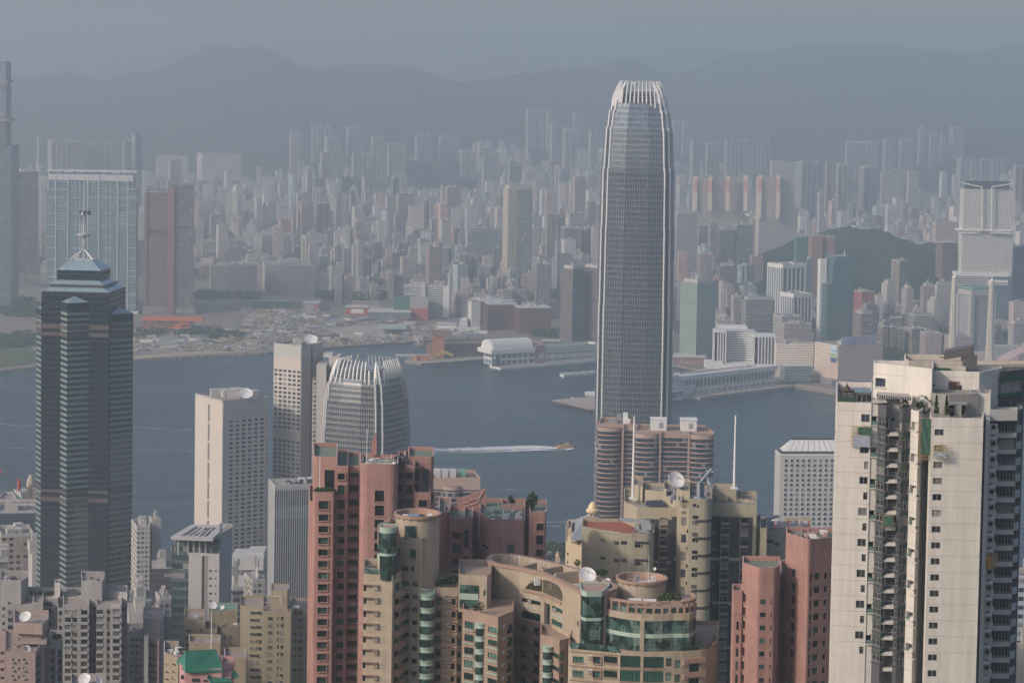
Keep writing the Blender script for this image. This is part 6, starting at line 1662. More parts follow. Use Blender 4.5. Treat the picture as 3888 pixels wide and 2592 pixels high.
 def done(s,wallname='wall'):
  if s.wb.f:s.wb.build(wallname,s.t)
  for nm,mb in s.extra.items():
   if mb.f:mb.build(nm,s.t)
  for nm,L in s.one.items():
   L.sort(key=lambda t:-t[0])
   for _,mb in L[:97]:mb.build(nm,s.t)
   if L[97:]:
    m0=L[97][1]
    for _,mb in L[98:]:
     for f in mb.f:m0.face([mb.v[i] for i in f])
    m0.build(nm+'_rows',s.t)['kind']='stuff'
  s.wins.sort(key=lambda w_:-w_[0]);base=Vector(s.t['_b']);lim=97
  rest=MB([s.frame,s.sill,s.pane])
  for i,(z,M,w_,h_,st,rc) in enumerate(s.wins):
   fd,pd,fmb,pmb=win_mesh(w_,h_,st,s.frame,s.pane,s.sill,rc)
   if i<lim:
    o=bpy.data.objects.new('window',fd);C.objects.link(o);o.parent=s.t;o.matrix_local=Matrix.Translation(-base)@M
    p=bpy.data.objects.new('pane',pd);C.objects.link(p);p.parent=o
   else:
    for src,off in((fmb,0),(pmb,2)):
     for f,m in zip(src.f,src.mi):rest.face([M@Vector(src.v[i_]) for i_ in f],m+off)
  if rest.f:rest.build('window_rows',s.t)['kind']='stuff'
  for i,M in enumerate(s.acs[:97]):
   o=bpy.data.objects.new('air_conditioner',ac_mesh());C.objects.link(o);o.parent=s.t;o.matrix_local=Matrix.Translation(-base)@M
  return s.t
def z_px(x,y,z):return proj((x,y,z))[1]
def pole(name,label,p,h,r=.06,mat=None,cat='mast'):
 mb=MB([mat or WHITE]);mb.tube(p,(p[0],p[1],p[2]+h),r,r*.6,6);mb.box((p[0],p[1],p[2]),(r*5,r*5,.3));return tag(mb.build(name),label,cat)
def plant(p,r,h,n,label,seed=1,name='potted_shrub',cat='plant'):
 g=random.Random(seed);t=thing(name,tuple(p),label,cat)
 mb=MB(LEAF);leaves(mb,(p[0],p[1],p[2]+h*.62),(r,r,h*.45),n,r*.28,g);mb.build('foliage',t)
 tb=MB([paint('bark',(.10,.07,.05),.9)]);tb.tube(p,(p[0],p[1],p[2]+h*.6),.08*r+.04,.05*r+.02,5)
 for k in range(3):tb.tube((p[0],p[1],p[2]+h*.35),(p[0]+g.uniform(-.5,.5)*r,p[1]+g.uniform(-.5,.5)*r,p[2]+h*.8),.04*r+.02,.02,4)
 tb.build('stem',t);return t
PINK=paint('pink_tile',(.32,.18,.155),.7,.16,.30,dirt=(.25,.145,.13),joint=(2.99,.10,.35))
PINKC=paint('pink_coping',(.42,.28,.25),.7,.1,.1)
ROOFG=paint('roof_green_paint',(.16,.20,.155),.9,.3,0,scale=.4,dirt=(.10,.10,.09))
TEAL=glazing('teal_panes',[(.012,.022,.022),(.018,.035,.032),(.05,.12,.105),(.012,.018,.018),(.085,.17,.15),(.03,.06,.055),(.015,.022,.02)],.06,.7)
FRG=paint('dark_green_frame',(.018,.032,.028),.4,.05,.05)
# -- pink tower
def pink_tower():
 D=615
 b=Near('pink_tower','tall pink tiled apartment tower with rounded blank core and green roof','apartment tower','g',700,D,1000,PINK,ROOFG,TEAL,FRG,PINK,cope=PINKC)
 P_=99
 b.sec([(498,624),(560,622)],684,24)
 b.sec([(530,615),(738,614)],300,22,{0:[(540,580,405,575,0,1,'ft'),(634,716,410,565,0,1,'ft')]},rad={0:2.0},xt=560)
 b.sec([(541,610.5),(716,610.5)],600,10,{0:[(583,663,672,745,0,1,'ts'),(583,663,785,842,P_,28,'ts')]},rad={0:.6,1:.6})
 b.sec([(716,614),(828,614)],376,26,{0:[(745,805,438,492,0,1,'ts'),(745,805,537,620,0,1,'ts'),(745,805,662,742,0,1,'ts'),(745,803,780,836,P_,28,'ts')]})
 pl,z=b.sec([(826,617.5),(932,617.5)],376,22,{0:[(838,919,436,474,0,1,'tl'),(838,919,537,598,0,1,'tl'),(838,919,660,716,0,1,'tl'),(836,915,780,816,P_,28,'l')]})
 b.slabs('spandrel_ledge',PINKC,pl[0],pl[1],'g',834,926,838,872,P_,28,.35)
 b.sec([(930,607),(1255,607)],362,15,{0:[(1060,1138,585,682,0,1,'hole'),(1060,1138,712,802,0,1,'hole'),(1058,1136,832,905,100,28,'hole')]},rad={0:2.6,1:2.6})
 b.sec([(1253,616),(1312,616)],378,24,{0:[(1258,1298,437,477,0,1,'ts'),(1258,1298,537,602,0,1,'ts'),(1256,1296,660,720,100,20,'ts')]})
 b.sec([(1310,614),(1397,614)],372,24,{0:[(1318,1378,433,492,0,1,'ts'),(1318,1378,535,616,0,1,'ts'),(1316,1374,655,726,100,20,'ts')]})
 b.sec([(1393,617),(1442,617)],390,22,{0:[(1399,1434,402,510,0,1,'ft'),(1399,1434,520,602,0,1,'ft')]})
 b.sec([(1338,622),(1556,622)],298,16,{0:[(1474,1548,402,585,0,1,'ft')]},rad={1:1.2})
 b.sec([(1392,611.5),(1531,611.5)],602,10,{0:[(1434,1502,664,728,0,1,'ts'),(1432,1500,785,845,100,20,'ts')]})
 b.sec([(1531,613),(1570,613)],680,14)
 mb=b.part('roof_pipes',[WHITE,STEEL,PINKC]);z=ztop('g',1000,362,607)-.9
 for(x0,x1,dy,dz) in((960,1240,4,.5),(1000,1180,9,.35),(1040,1100,6,1.4)):
  a,c=b.P(x0,607+dy),b.P(x1,607+dy);mb.tube((a[0],a[1],z+dz),(c[0],c[1],z+dz),.09,.09,5)
 for x,dy in((955,6),(1145,1.2),(1250,2),(1195,10)):a=b.P(x,607+dy);mb.tube((a[0],a[1],z),(a[0],a[1],z+2.0),.08,.06,5)
 for k in range(9):a=b.P(rnd.uniform(960,1230),607+rnd.uniform(2,12));mb.box((a[0],a[1],z),(rnd.uniform(.5,1.6),rnd.uniform(.5,1.2),rnd.uniform(.3,.9)),.2,rnd.choice([0,1,2]))
 a=b.P(590,609.9);mb.tube((a[0],a[1],ztop('g',590,560,610)),(a[0],a[1],ztop('g',590,290,610)),.11,.1,6,0)
 fn=b.part('sculpted_fin',[PINK])
 zs_=lambda y:ztop('g',1050,y,621)
 prf=[(1040,285),(1022,270),(1030,235),(1022,225),(1034,190),(1030,180),(1048,140),(1055,105),(1075,108),(1076,285)]
 pf=[(W('g',x,y,621).x,W('g',x,y,621).z) for x,y in prf]
 fn.face([(x,621,z_) for x,z_ in pf]);fn.face([(x,622.5,z_) for x,z_ in pf][::-1])
 for(x0,z0_),(x1,z1_) in zip(pf,pf[1:]+pf[:1]):fn.face([(x0,621,z0_),(x0,622.5,z0_),(x1,622.5,z1_),(x1,621,z1_)])
 b.done()
 z=ztop('g',1000,362,607)-.9
 a=b.P(987,614);pole('roof_mast','thin white mast on the roof of tall pink tower',(a[0],a[1],z),ztop('g',985,60,614)-z,.12)
 a=b.P(1285,617.5);dish('satellite_dish','black mesh dish on the roof of tall pink tower',(a[0],a[1],ztop('g',1285,378,616)-1),2.1,.5,1.0,paint('dish_black_mesh',(.035,.035,.04),.7))
 a=b.P(1217,610);dish('satellite_dish','tiny white dish beside the black mesh dish',(a[0],a[1],z),.55,-.5,.3)
 for k in range(9):
  x=560+150*k/8;a=b.P(x,611.6+(k%2)*.8);plant((a[0],a[1],ztop('g',640,600,611)-1),.9,1.9,70,'green shrub in the planter on a terrace of the pink tower',k+1);C.objects[-1]
pink_tower()
for o in list(C.objects):
 if o.get('label')=='green shrub in the planter on a terrace of the pink tower':o['group']='planter shrubs of the pink tower'
def pink_second():
 b=Near('pink_block','lower pink apartment block with wing shaped fin behind the cream blocks','apartment block','g',1000,648,1950,PINK,ROOFG,TEAL,FRG,PINK,cope=PINKC)
 b.sec([(1600,653),(1700,653)],768,22,rad={0:1});b.sec([(1648,650),(1682,650)],772,10)
 b.sec([(1688,648),(1818,647)],828,18,{0:[(1722,1795,935,992,0,1,'ts'),(1720,1793,1035,1118,0,1,'ts'),(1718,1791,1160,1216,99,14,'ts')]})
 b.sec([(1815,645),(1892,645)],815,16,{0:[(1820,1870,918,1075,0,1,'ft'),(1817,1870,1145,1196,97,14,'ts')]},rad={1:1})
 b.sec([(1888,655),(1962,655)],800,10,{0:[(1893,1937,1020,1076,0,1,'ts'),(1891,1935,1140,1178,98,14,'ts')]})
 kx=lambda x:(1900+x/2.24-950)*2.24
 b.sec([(1948,650),(2050,640),(kx(206),640)],832,22,{0:[(1967,2036,1020,1100,0,1,'ts'),(1965,2034,1145,1200,100,14,'ts')],1:[(kx(58),kx(118),1045-5,1120,118,12,'hole')]},rad={1:.8,2:1.2},xt=2100)
 b.sec([(kx(200),649),(kx(248),649)],1140,14,{0:[(205,216,1208,1368,0,1,'f'),(203,226,1430,1478,100,8,'t')]},reg='k',y=1300,xt=220) if False else b.sec([(200,649),(248,649)],1142,14,{0:[(205,216,1208,1368,0,1,'f'),(203,226,1430,1478,100,8,'t')]},reg='k',y=1300)
 b.sec([(242,642),(388,642)],1102,18,{0:[(308,370,1200,1262,0,1,'ts'),(306,368,1297,1380,0,1,'ts'),(304,366,1418,1478,110,9,'ts')]},reg='k',y=1250,rad={1:.6})
 b.sec([(10,663),(240,663)],1040,8,reg='k',y=1100);b.sec([(75,660),(195,660)],1062,4,reg='k',y=1100)
 fn=b.part('wing_fin',[PINK,PINKC]);Dn=664
 prf=[(1752,655),(1800,652),(1880,625),(2004,574),(2009,740),(1990,800),(1775,800)]
 pf=[(W('g',x,y,Dn).x,W('g',x,y,Dn).z) for x,y in prf][::-1]
 fn.face([(x,Dn,z_) for x,z_ in pf]);fn.face([(x,Dn+1.6,z_) for x,z_ in pf][::-1])
 for(x0,z0_),(x1,z1_) in zip(pf,pf[1:]+pf[:1]):fn.face([(x0,Dn,z0_),(x1,Dn,z1_),(x1,Dn+1.6,z1_),(x0,Dn+1.6,z0_)][::-1])
 for(x0,y0),(x1,y1) in(((1805,700),(1870,680)),((1870,680),(1870,668)),((1870,668),(1945,650)),((1805,725),(1860,712)),((1860,712),(1925,695)),((1945,650),(1990,590)),((1925,700),(1990,590)),((1805,745),(1850,740))):
  fn.tube(W('g',x0,y0,Dn-.05),W('g',x1,y1,Dn-.05),.2,.2,4,1)
 mb=b.part('roof_pipes',[WHITE,STEEL]);z=ztop('g',2100,832,640)-.9
 for(x0,d0,x1,d1,dz) in((2010,646,2230,652,.6),(2050,650,2200,646,.4),(2150,643,2150,656,.5)):a,c=b.P(x0,d0),b.P(x1,d1);mb.tube((a[0],a[1],z+dz),(c[0],c[1],z+dz),.12,.12,5)
 for x,dd,h in((1945,645,9),(2062,650,4),(2145,643,3.2),(2103,655,5),(2140,655,5)):a=b.P(x,dd);mb.tube((a[0],a[1],z-(5 if x<1950 else 0)),(a[0],a[1],z+h*.62),.09,.07,5)
 for k in range(10):a=b.P(rnd.uniform(1990,2300),rnd.uniform(643,658));mb.box((a[0],a[1],z),(rnd.uniform(.5,2),rnd.uniform(.5,1.2),rnd.uniform(.3,1)),.2,rnd.choice([0,1]))
 b.done()
 for k,(x,y,r,h) in enumerate(((270,1085,1.5,4.6),(245,1095,1.0,2.6),(85,1040,.7,2.4),(110,1040,.6,1.6),(325,1100,1.0,1.2))):
  p=W('k',x,y,650 if k<2 else 655);plant((p.x,p.y,p.z),r,h,140,('bushy tree on the roof corner of lower pink block','low bush beside the roof tree of lower pink block','spiky roof plant at the left of lower pink block','small roof plant beside the spiky one on pink block','low planter bush at the right end of lower pink block')[k],k+20,'roof_tree' if k==0 else 'roof_plant','tree' if k==0 else 'plant')
pink_second()
# -- right pink pair
def pink_right():
 b=Near('pink_tower','pink tiled tower with rounded corner left of white tower','apartment tower','p',800,520,300,PINK,ROOFG,TEAL,FRG,PINK,cope=PINKC)
 P_=114.5
 b.sec([(203,526),(392,518),(640,522)],348,6,{0:[(249,296,590,684,P_,12,'hole')],1:[(417,437,640,720,P_,12,'f'),(456,503,637,686,P_,12,'t'),(541,567,632,680,P_,12,'t')]},rad={1:.75,0:.4},xt=420,dt=518.6)
 b.sec([(160,529),(214,529)],650,16,{0:[(174,190,765,925,0,1,'f')]})
 b.sec([(116,527),(162,527)],790,10,{0:[(120,152,872,908,112,8,'t')]})
 lx=lambda x:(2888-1900)*2.234+x
 b.sec([(2045,522),(2175,516.5),(2330,517),(2362,520)],585,7,{0:[(2057,2080,806,886,115,12,'hole')],1:[(2163,2186,858,930,113,12,'f'),(2205,2252,858,898,111,12,'t'),(2295,2320,857,900,111,12,'t')]},reg='l',y=900,rad={0:.4,1:.7,2:.6},xt=2190)
 b.sec([(1960,521),(2048,521)],784,7,{0:[(2003,2023,1045,1118,113,8,'f')]},reg='l',y=1000,rad={0:.8})
 mb=b.part('roof_pipes',[PINKC,STEEL,WHITE]);z=ztop('p',420,348,518.6)-.9
 for(x0,d0,x1,d1) in((300,525,560,530),(380,521,400,534),(440,530,600,533),(330,522,340,534)):a,c=b.P(x0,d0),b.P(x1,d1);mb.tube((a[0],a[1],z+.5),(c[0],c[1],z+.5),.16,.16,4)
 for k in range(8):a=b.P(rnd.uniform(300,580),rnd.uniform(523,534));mb.box((a[0],a[1],z),(rnd.uniform(.5,2),rnd.uniform(.5,1.5),rnd.uniform(.3,.9)),.1,rnd.choice([0,1,2]))
 b.done()
pink_right()
# -- cream complex with green glass
CREAMW=paint('cream_render',(.365,.305,.23),.75,.15,.30,dirt=(.21,.16,.12),joint=(3.0,.06,.2))
CREAMB=paint('tan_coping',(.33,.22,.165),.75,.1,.12)
BROWNW=paint('tan_brown_render',(.30,.215,.165),.75,.1,.15)
PGREEN=paint('pale_green_panel',(.33,.42,.36),.6,.07,.12)
GREENG=glazing('green_panes',[(.012,.03,.027),(.025,.07,.06),(.06,.16,.135),(.015,.03,.028),(.04,.11,.09),(.10,.22,.185)],.05,.8)
ROOFT=paint('tan_roof',(.33,.24,.185),.9,.25,0,scale=.5)
def gwall(mb,pts,z0,z1,bay,rows,mf=0,mg=1,off=.06,th=.07):
 "glazed wall with real mullions along plan points (left to right)"
 for A,B in zip(pts,pts[1:]):
  A_,B_=Vector(A),Vector(B);L=(B_-A_).length
  if L<.02:continue
  e=(B_-A_).normalized();nr=Vector((e.y,-e.x));n=max(1,round(L/bay))
  M=Matrix(((e.x,-nr.x,0,A_.x),(e.y,-nr.y,0,A_.y),(0,0,1,0),(0,0,0,1)))
  for k in range(n):
   mb.face([M@Vector((L*k/n,0,z0)),M@Vector((L*(k+1)/n,0,z0)),M@Vector((L*(k+1)/n,0,z1)),M@Vector((L*k/n,0,z1))],mg)
   mb.obox(M,L*k/n-th/2,L*k/n+th/2,-off,.0,z0,z1,mf)
  for r_ in range(rows+1):z=z0+(z1-z0)*r_/rows;mb.obox(M,0,L,-off*.9,0,z-th/2,z+th/2,mf)
GLV=None
def green_glass_var():
 m,n,l,b=_new('green_glass_wall');x=NX(m.node_tree)
 P=x.pos()
 vo=x.n.new('ShaderNodeTexVoronoi');vo.feature='F1';l.new(x.mapping(P,(.75,.4,.5)),vo.inputs['Vector']);vo.inputs['Scale'].default_value=1.0
 sp=x.n.new('ShaderNodeSeparateColor');l.new(vo.outputs['Color'],sp.inputs[0])
 c=x.ramp(sp.outputs[0],[(0,(.012,.024,.023)),(.4,(.022,.050,.045)),(.62,(.042,.095,.083)),(.8,(.075,.145,.13)),(.92,(.14,.21,.19))])
 l.new(c,b.inputs['Base Color']);b.inputs['Roughness'].default_value=.06;b.inputs['Specular IOR Level'].default_value=.8
 return m
GLV=green_glass_var()
def cream():
 b=Near('cream_complex','cream apartment complex with green glass bays and two round roof drums','apartment complex','h',700,545,1900,CREAMW,ROOFT,GREENG,FRG,CREAMB,cope=CREAMB)
 D=555;px=lambda z_,d:z_/2.234*d/F
 def drum(reg,x,y,d,r,yb,nm,ringh=.75):
  c=W(reg,x,y,d);z=c.z
  mb=MB([CREAMW,CREAMB,ROOFT]);z0_=ztop(reg,x,yb,d) if yb else b.zb
  mb.lathe([(r,z0_),(r,z-ringh)],(c.x,d,0),40,0);mb.lathe([(r,z-ringh),(r+.45,z-ringh+.1),(r+.5,z),(r-.1,z),(r-.25,z-1.3),(0,z-1.3)],(c.x,d,0),40,1,sm=False)
  for k in range(20):an=2*pi*k/20;mb.box((c.x+(r+.2)*cos(an),d+(r+.2)*sin(an),z-ringh-.28),(.25,.25,.3),an,1)
  mb.build(nm,b.t);return c,z
 c1,z1=drum('h',1420,122,D,px(187,D),None,'round_tower')
 mb=MB([WHITE,paint('tank_blue',(.22,.28,.40)),DARKST]);
 for(x,dy,sz,m) in((1515,-2.2,(1.1,.7,1.5),0),(1378,-.5,(2.6,1.6,.9),1),(1305,.5,(1.2,.8,.7),0),(1440,2,(1.5,.5,.5),2),(1340,-2,(.6,.6,.5),0)):p=b.P(x,D+dy);mb.box((p[0],p[1],z1-1.3),sz,.1,m)
 mb.build('roof_plant',b.t)
 pl,z=b.sec([(1238,551),(1450,548.5),(1506,553)],345,12,{0:[(1248,1268,420,482,0,1,'l'),(1352,1408,430,510,0,1,'tl'),(1286,1340,573,622,0,1,'t'),(1364,1389,578,625,0,1,'t'),(1286,1352,700,746,108,22,'t'),(1376,1420,705,752,109,22,'t')],1:[(1484,1504,410,480,108,12,'t')]},xt=1450)
 zt,zb_=ztop('h',1355,238,549.6),ztop('h',1355,350,549.6);a,c=b.P(1308,549.9),b.P(1402,549.7)
 mb=MB([FRG,GLV]);gwall(mb,[a,c],zb_,zt,1.1,4);mb.build('stair_window',b.t)
 pl,z=b.sec([(962,543.4),(1207,542),(1282,547)],657,14,{0:[(962,986,730,788,109.5,20,'t')],1:[(1228,1266,727,790,109.5,20,'t')]},xt=1207)
 b.slabs('eaves',CREAMB,pl[0],pl[1],'h',915,1092,724,734,109.5,20,1.0);b.acs_on(pl[0],pl[1],'h',1056,766,109.5,20);b.slabs('ac_shelf',CREAMB,pl[0],pl[1],'h',1050,1096,767,773,109.5,20,.7)
 b.slabs('side_balcony',CREAMB,pl[1],pl[2],'h',1226,1300,795,812,109.5,20,.7)
 dT=543.5;ct=W('h',1169,290,dT);rT=px(66,dT);zt=ztop('h',1169,300,dT-rT);zb_=ztop('h',1169,660,dT-rT);zc=ztop('h',1169,262,dT-rT)
 cap=[(ct.x+rT*cos(pi+pi*k/12),dT+rT*sin(pi+pi*k/12)) for k in range(13)];cap2=cap+[(cap[-1][0],dT+3.4),(cap[0][0],dT+3.4)]
 mb=MB([FRG,GLV]);gwall(mb,[cap2[-1]]+cap+[cap2[-2]],zb_-1,zt,.62,8);mb.build('glass_turret',b.t)
 mb=MB([PGREEN,ROOFT]);oc=inset(cap2,-.2);mb.prism(oc,zt,zc,0,1);mb.parapet(oc,zc,.25,.25,0);zm0,zm1=ztop('h',1169,494,dT-rT),ztop('h',1169,472,dT-rT);mb.prism(inset(cap2,-.12),zm0,zm1,0,0,True);mb.build('turret_cap',b.t)
 wv=[(1228,150,556),(1200,152,556),(1180,166,554),(1186,185,552),(1150,196,550),(1112,212,549),(1092,236,547.5),(1090,262,546)]
 zw=ztop('h',1100,220,548);pts=[b.P(x,d,y=300) for x,y,d in wv][::-1]
 mb=MB([paint('pinkish_parapet',(.42,.31,.27),.75,.1,.15),PGREEN,GLV]);
 for(A,B) in zip(pts,pts[1:]):
  e=(Vector(B)-Vector(A)).normalized();nr=Vector((e.y,-e.x));
  mb.prism([A,B,tuple(Vector(B)-nr*.25),tuple(Vector(A)-nr*.25)],ztop('h',1100,380,548),zw,0,0)
 mb.build('wavy_parapet',b.t)
 pl_,z_=b.sec([(1078,547),(1110,546)],385,6,yb=650,rad={0:.8},par=0)
 mb=MB([PGREEN,GLV]);a,c=b.P(1073,546.2),b.P(1106,545.3)
 mb.prism([a,c,(c[0],c[1]+.3),(a[0],a[1]+.3)],ztop('h',1090,520,546),ztop('h',1090,470,546),0,0,True);mb.prism([(a[0]+.1,a[1]+.1),(c[0],c[1]+.1),(c[0],c[1]+.3),(a[0]+.1,a[1]+.3)],ztop('h',1090,470,546),ztop('h',1090,390,546),1,1);mb.build('balcony_band',b.t)
 mb=MB([PGREEN,GLV]);zr=z+.0;q1,q2=b.P(966,544.7),b.P(1090,543);q3=b.P(975,556)
 for A,B in((q3,q1),(q1,q2)):
  A_,B_=Vector(A),Vector(B)
  for k in range(9):p=A_.lerp(B_,k/8);mb.tube((p.x,p.y,zr),(p.x,p.y,zr+1.25),.05,.05,4)
  mb.tube((A_.x,A_.y,zr+1.25),(B_.x,B_.y,zr+1.25),.06,.06,4);mb.face([(A_.x,A_.y,zr),(B_.x,B_.y,zr),(B_.x,B_.y,zr+1.1),(A_.x,A_.y,zr+1.1)],1)
 mb.build('terrace_rail',b.t)
 def bay(reg,x,d,rz,ytop_,pitch,nm,n=20,y=900,band=(.30,)):
  c=W(reg,x,y,d);r=px(rz,d);zt=ztop(reg,x,ytop_,d);dz=zt-ztop(reg,x,ytop_+pitch,d)
  ar=[(c.x+r*cos(pi+pi*k/10),d+r*sin(pi+pi*k/10)) for k in range(11)];full=ar+[(ar[-1][0],d+3),(ar[0][0],d+3)]
  gb=MB([FRG,GLV]);pb=MB([PGREEN])
  for k in range(n):
   a=zt-dz*k
   if z_px(c.x,d,a)>SH+80:break
   o1,o2=inset(full,-.28),inset(full,-.05)
   pb.prism(o1,a-.25,a-.02,0,0,True);pb.prism(o2,a-dz*.34,a-.25,0,0,True);pb.prism(o1,a-dz*.34-.18,a-dz*.34,0,0,True)
   gwall(gb,ar,a-dz+.0,a-dz*.34-.18,.55,1)
  pb.build('bay_band',b.t);gb.build(nm,b.t)
  return c,zt
 bay('h',1500,547.6,58,808,111.5,'glass_bay')
 rb=MB([PGREEN]);c=W('h',1500,800,547.6);r=px(60,547.6);za=ztop('h',1500,808,547.6)
 for k in range(13):an=pi+pi*k/12;rb.tube((c.x+r*cos(an),547.6+r*sin(an),za),(c.x+r*cos(an),547.6+r*sin(an),za+1.3),.06,.06,4)
 for k in range(12):an,an2=pi+pi*k/12,pi+pi*(k+1)/12;rb.tube((c.x+r*cos(an),547.6+r*sin(an),za+1.3),(c.x+r*cos(an2),547.6+r*sin(an2),za+1.3),.09,.09,4)
 rb.build('balcony_rail',b.t)
 pl,z=b.sec([(1556,550),(1764,550)],758,16,{0:[(1577,1620,838,900,109.5,20,'ts'),(1712,1743,848,904,109.5,20,'ts')]})
 for x in(1632,1672):b.acs_on(pl[0],pl[1],'h',x,864,109.5,8)
 b.slabs('ac_shelf',CREAMB,pl[0],pl[1],'h',1626,1706,865,872,109.5,20,.75);b.slabs('storey_ledge',CREAMB,pl[0],pl[1],'h',1560,1762,824,832,109.5,20,.45)
 b.sec([(1762,551),(1815,551)],955,10,{0:[(1766,1791,970,1026,109.5,20,'t')]})
 pl,z=b.sec([(1768,547),(2008,546),(2046,550)],657,14,{0:[(1979,1997,780,828,0,1,'t'),(1976,1993,893,968,0,1,'t')]},yb=975,xt=2008)
 mb=MB([FRG,GLV,PGREEN]);a,c=b.P(1781,546.75),b.P(1936,546.1)
 gwall(mb,[a,c],ztop('h',1860,806,546.4),ztop('h',1860,738,546.4),.75,2);gwall(mb,[a,c],ztop('h',1860,932,546.4),ztop('h',1860,862,546.4),.75,2);mb.prism([a,c,(c[0],c[1]+.3),(a[0],a[1]+.3)],ztop('h',1860,862,546.4),ztop('h',1860,806,546.4),2,2,True);mb.build('green_window_band',b.t)
 zr=W('l',680,780,530).z
 near=[(-100,528),(-60,545),(0,560),(130,578),(360,628),(545,712),(680,782),(790,794),(900,788),(980,762)]
 far=[(985,740),(900,690),(800,650),(680,605),(540,563),(300,508),(150,482),(0,470),(-70,478),(-104,500)]
 NP=[xy(PZ('l',x,y,zr)) for x,y in near];FP=[xy(PZ('l',x,y,zr)) for x,y in far]
 full=NP+FP;u=0
 ws={3:[(182,339,842,912,0,1,'ft'),(180,338,948,1050,0,1,'ft'),(138,158,1066,1120,110,6,'t'),(165,222,1072,1142,110,6,'tsl'),(284,336,1096,1166,110,6,'tsl')],4:[(438,527,905,985,0,1,'ft'),(434,524,1018,1108,0,1,'ft'),(372,418,880,1130,0,1,'hole')],5:[(652,664,1035,1090,0,1,'t')]}
 import bisect
 ac0,acy=205,(690,880)
 def archcols(xa,xb,n,e):
  out=[]
  for k in range(n):
   x0,x1=xa+(xb-xa)*k/n,xa+(xb-xa)*(k+1)/n;xm=(x0+x1)/2
   t=(xm-365)/162;top=690+12*t+(1-sqrt(max(0,1-t*t)))*125;bot=interp([(200,768),(360,800),(525,876)],xm)
   if bot-top>5:out.append((x0,x1,top,bot,0,1,'bare'))
  return out
 ws[3]+=archcols(203,360,22,3);ws[4]+=archcols(360,526,24,4)
 jb=MB([CREAMW,ROOFT,CREAMB])
 for j in range(len(full)):
  A,B=full[j],full[(j+1)%len(full)]
  if j in ws:b.holed(jb,A,B,b.zb,zr-.6,ws[j],'l',0,.3)
  else:jb.side(A,B,b.zb,zr-.6,0,u,b.zb)
  u+=(Vector(B)-Vector(A)).length
 o1=inset(full,-.35);i1=inset(full,.9)
 for j in range(len(full)):
  k=(j+1)%len(full)
  jb.side(o1[j],o1[k],zr-.7,zr,2);jb.face([(full[j][0],full[j][1],zr-.7),(full[k][0],full[k][1],zr-.7),(o1[k][0],o1[k][1],zr-.7),(o1[j][0],o1[j][1],zr-.7)],2)
  jb.face([(o1[j][0],o1[j][1],zr),(o1[k][0],o1[k][1],zr),(i1[k][0],i1[k][1],zr),(i1[j][0],i1[j][1],zr)],2);jb.side(i1[k],i1[j],zr-3.2,zr,0)
 jb.face([(p[0],p[1],zr-3.2) for p in full],1)
 for(xa,ya,xb,yb) in((355,598,540,565),(465,632,690,608),(160,580,300,540)):
  A,B=PZ('l',xa,ya,zr),PZ('l',xb,yb,zr);e=(B-A).normalized();n_=Vector((-e.y,e.x,0))*.4
  jb.prism([xy(A-n_),xy(B-n_),xy(B+n_),xy(A+n_)],zr-3.2,zr-.15,0,2)
 jb.build('curved_block',b.t)
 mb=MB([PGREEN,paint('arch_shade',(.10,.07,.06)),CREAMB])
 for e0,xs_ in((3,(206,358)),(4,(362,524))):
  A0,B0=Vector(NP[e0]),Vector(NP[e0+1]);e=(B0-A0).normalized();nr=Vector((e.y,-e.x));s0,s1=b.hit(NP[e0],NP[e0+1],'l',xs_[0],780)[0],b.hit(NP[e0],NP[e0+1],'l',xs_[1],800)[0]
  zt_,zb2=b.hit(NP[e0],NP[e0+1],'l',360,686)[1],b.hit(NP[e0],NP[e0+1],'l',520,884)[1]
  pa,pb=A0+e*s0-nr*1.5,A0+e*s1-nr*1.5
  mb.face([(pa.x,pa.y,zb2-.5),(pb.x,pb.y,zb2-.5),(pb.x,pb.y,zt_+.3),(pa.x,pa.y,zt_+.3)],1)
  sc=b.hit(NP[e0],NP[e0+1],'l',356 if e0==3 else 462,760)[0];pc=A0+e*sc-nr*.75;zc_=b.hit(NP[e0],NP[e0+1],'l',462,760)[1]
  mb.tube((pc.x,pc.y,zb2-.4),(pc.x,pc.y,zt_+.2),.38,.38,12,0)
 mb.build('arch_columns',b.t)
 mb=MB([CREAMB])
 for(xa,ya,xb,yb) in((188,772,360,806),(360,806,525,882)):
  A,B=b.hit(NP[3],NP[4],'l',xa,ya),0
  e0=3 if xa<300 else 4;A0,B0=Vector(NP[e0]),Vector(NP[e0+1]);e=(B0-A0).normalized();nr=Vector((e.y,-e.x))
  (sa,za),(sb,zb2)=b.hit(NP[e0],NP[e0+1],'l',xa,ya),b.hit(NP[e0],NP[e0+1],'l',xb,yb)
  pa,pb=A0+e*sa,A0+e*sb
  mb.prism([tuple(pa+nr*.5),tuple(pb+nr*.5),tuple(pb),tuple(pa)],min(za,zb2)-.35+abs(za-zb2)/2,min(za,zb2)+abs(za-zb2)/2,0,0,True)
 mb.build('arch_sill',b.t)
 b.acs_on(NP[3],NP[4],'l',245,884,100,1);b.acs_on(NP[4],NP[5],'l',462,955,100,1)
 for x in(236,256):b.acs_on(NP[3],NP[4],'l',x,1118,110,5)
 b.slabs('storey_ledge',CREAMB,NP[3],NP[4],'l',130,345,1046,1060,110,6,.5)
 b.slabs('pale_band',PGREEN,NP[3],NP[4],'l',182,339,916,946,300,1,.12);b.slabs('pale_band',PGREEN,NP[4],NP[5],'l',438,527,988,1016,300,1,.12)
 mb=MB([WHITE,STEEL,CREAMW]);zf=zr-3.2
